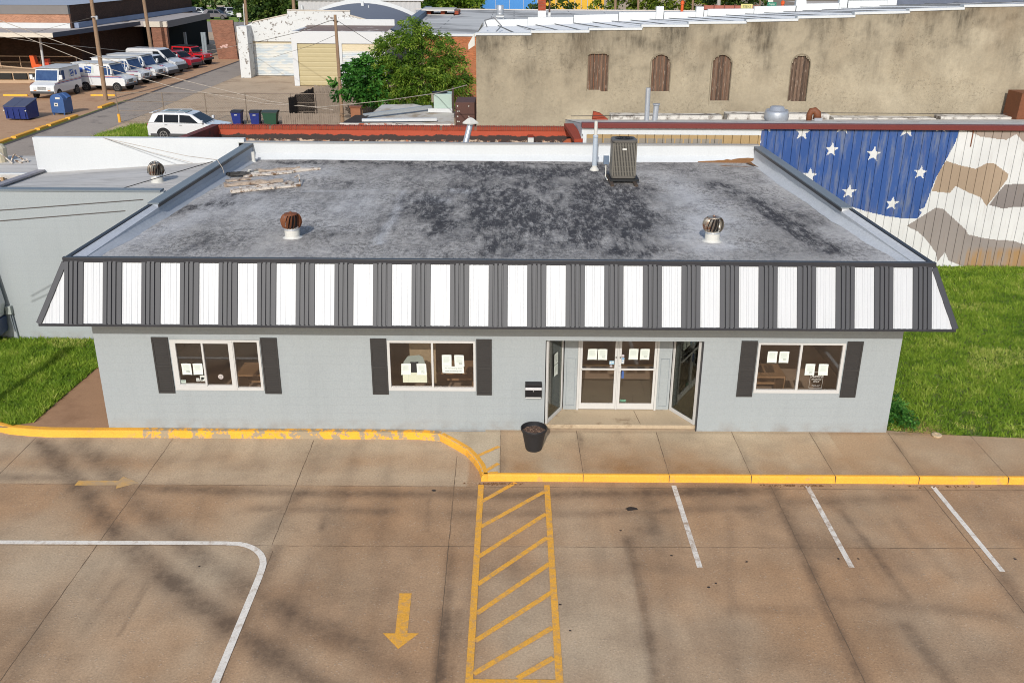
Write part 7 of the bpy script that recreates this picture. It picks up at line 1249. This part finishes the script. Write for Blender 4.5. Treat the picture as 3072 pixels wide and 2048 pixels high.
suvp = lambda L: ([(-L / 2, .38), (L / 2 - .02, .38), (L / 2, .62), (L / 2 - .08, .92), (L / 2 - 1.05, 1.06), (-L / 2 + .05, 1.06), (-L / 2 - .02, .8)], [(-L / 2 + .05, 1.063), (L / 2 - 1.10, 1.063), (L / 2 - 1.85, 1.62), (L / 2 - 2.2, 1.68), (-L / 2 + .55, 1.68), (-L / 2 + .25, 1.55)])
lo, ca = suvp(4.3); rs_ = vehicle('red_crossover', 'dark red crossover with grey bumper between the tall van and the open jeep', 'car', None, paint('dark_red_paint', (146, 30, 44)), lo, ca, .88, .70, 1.06, 1.68, [[(-.1, 1.10), (.85, 1.10), (.35, 1.56), (-.1, 1.58)], [(-1.2, 1.10), (-.2, 1.10), (-.2, 1.58), (-.95, 1.56)]], (1.03, 1.10, .36, 1.58), (-2.08, 1.12, -1.72, 1.58), (-1.3, 1.35), .34, m_rim, (2.06, .72, .90, .5, .82), [(2.06, 2.2, .36, .62), (-2.2, -2.1, .38, .62)], (-2.15, .85, 1.05, .6, .86)); place(rs_, (-33.3, 96.2), -18)
jp = vehicle('red_jeep', 'bright red boxy off road car parked last in the row by the depot', 'car', None, paint('bright_red_paint', (196, 32, 40)), [(-1.9, .5), (1.0, .5), (1.85, .55), (1.88, 1.08), (.65, 1.16), (-1.9, 1.16)], [(-1.9, 1.163), (.62, 1.163), (.40, 1.72), (.2, 1.78), (-1.85, 1.80)], .80, .74, 1.16, 1.8, [[(-.35, 1.2), (.40, 1.2), (.26, 1.66), (-.35, 1.68)], [(-1.7, 1.2), (-.5, 1.2), (-.5, 1.68), (-1.7, 1.68)]], (.60, 1.2, .42, 1.70), None, (-1.2, 1.25), .40, m_rim, (1.86, .84, 1.04, .42, .64), [(1.86, 2.06, .52, .72)], None); m = MB(); m.box(.95, 1.75, -.98, -.80, .93, .99); m.box(.95, 1.75, .80, .98, .93, .99); m.build('wing', m_plast, jp); m = MB(); m.box(-1.85, .25, -.75, .75, 1.805, 1.85); m.build('soft_top', m_arch, jp); place(jp, (-33.0, 99.7), -18)
# white family car behind the neighbour
L = 4.95; lo = [(-2.46, .30), (2.40, .30), (2.47, .60), (2.40, .92), (1.30, 1.08), (-2.40, 1.12), (-2.49, .85)]; ca = [(-2.40, 1.123), (1.36, 1.083), (.40, 1.66), (-.05, 1.74), (-1.75, 1.74), (-2.12, 1.66)]
wsu = vehicle('white_suv', 'white family SUV with dark glass roof parked by the red brick parapet', 'car', None, paint('pearl_white_paint', (222, 224, 226), .25), lo, ca, .97, .76, 1.10, 1.74, [[(-.35, 1.15), (.86, 1.13), (.30, 1.58), (-.35, 1.62)], [(-1.35, 1.16), (-.42, 1.15), (-.42, 1.62), (-1.35, 1.63)], [(-2.0, 1.18), (-1.42, 1.16), (-1.42, 1.62), (-1.72, 1.60)]], (1.26, 1.12, .46, 1.60), (-2.36, 1.16, -2.12, 1.60), (-1.45, 1.48), .38, m_rim, (2.38, .74, .92, .55, .9), [(2.38, 2.5, .28, .52), (-2.52, -2.4, .28, .52)], (-2.46, .80, 1.08, .62, .94), None, .24)
m = MB(); m.box(-1.55, -.75, -.55, .55, 1.742, 1.752); m.box(-.62, .05, -.55, .55, 1.742, 1.752); m.build('glass_roof', m_cg, wsu); m = MB()
for sy in (-.70, .70): m.tube([(-1.75, sy, 1.74), (-1.65, sy, 1.79), (-.1, sy, 1.79), (0, sy, 1.74)], .02, 6)
m.build('roof_rail', m_rim, wsu); m = MB(); m.prism([(-2.12, -.6, 1.70), (-2.42, -.6, 1.69), (-2.12, -.6, 1.75)], (0, 1.2, 0)); m.build('spoiler', paint('spoiler_white', (218, 220, 222)), wsu); m = MB()
for sy in (-.984, .972): m.box(-2.3, 2.2, sy, sy + .012, .30, .46)
for sy in (-.985, .975): m.box(-.38, -.20, sy, sy + .01, .98, 1.01); m.box(-1.32, -1.14, sy, sy + .01, .99, 1.02)
m.build('sill_trim', m_plast, wsu); place(wsu, (-19.25, 56.4), -2); wsu.scale = (.92, .92, .92)
# cars parked by the park
FC = [((530, 572), 186, 'dark_blue', (34, 44, 66), 'dark blue parked car half hidden by the depot roof', -6, 0), ((600, 40), 188, 'pale', (196, 200, 204), 'pale silver parked car behind the dark blue one', -6, 1), ((652, 56), 180, 'grey', (96, 92, 96), 'grey parked car nearest the brick fin of the depot', -8, 0), ((672, 42), 190, 'black', (30, 32, 38), 'black parked car behind the grey one by the park', -60, 1), ((692, 46), 189, 'white', (206, 208, 210), 'white parked car with red tail by the park tree', -60, 0)]
for (px, py), Y, nm, col, lb_, ang, hi in FC:
    if px == 530: px = 568
    lo, ca = suvp(4.6); c_ = vehicle('parked_car', lb_, 'car', 'cars parked by the park', paint(nm + '_car_paint', col), lo, ca, .90, .72, 1.06, 1.68, [[(-.1, 1.10), (.95, 1.10), (.45, 1.56), (-.1, 1.58)], [(-1.5, 1.10), (-.2, 1.10), (-.2, 1.58), (-1.2, 1.56)]], (1.18, 1.10, .50, 1.58), (-2.22, 1.12, -1.9, 1.56), (-1.4, 1.45), .35, m_rim, (2.2, .72, .90, .5, .82), None, (-2.3, .85, 1.05, .6, .86)); q = F(px, 60, Y); place(c_, (q.x, Y), ang)
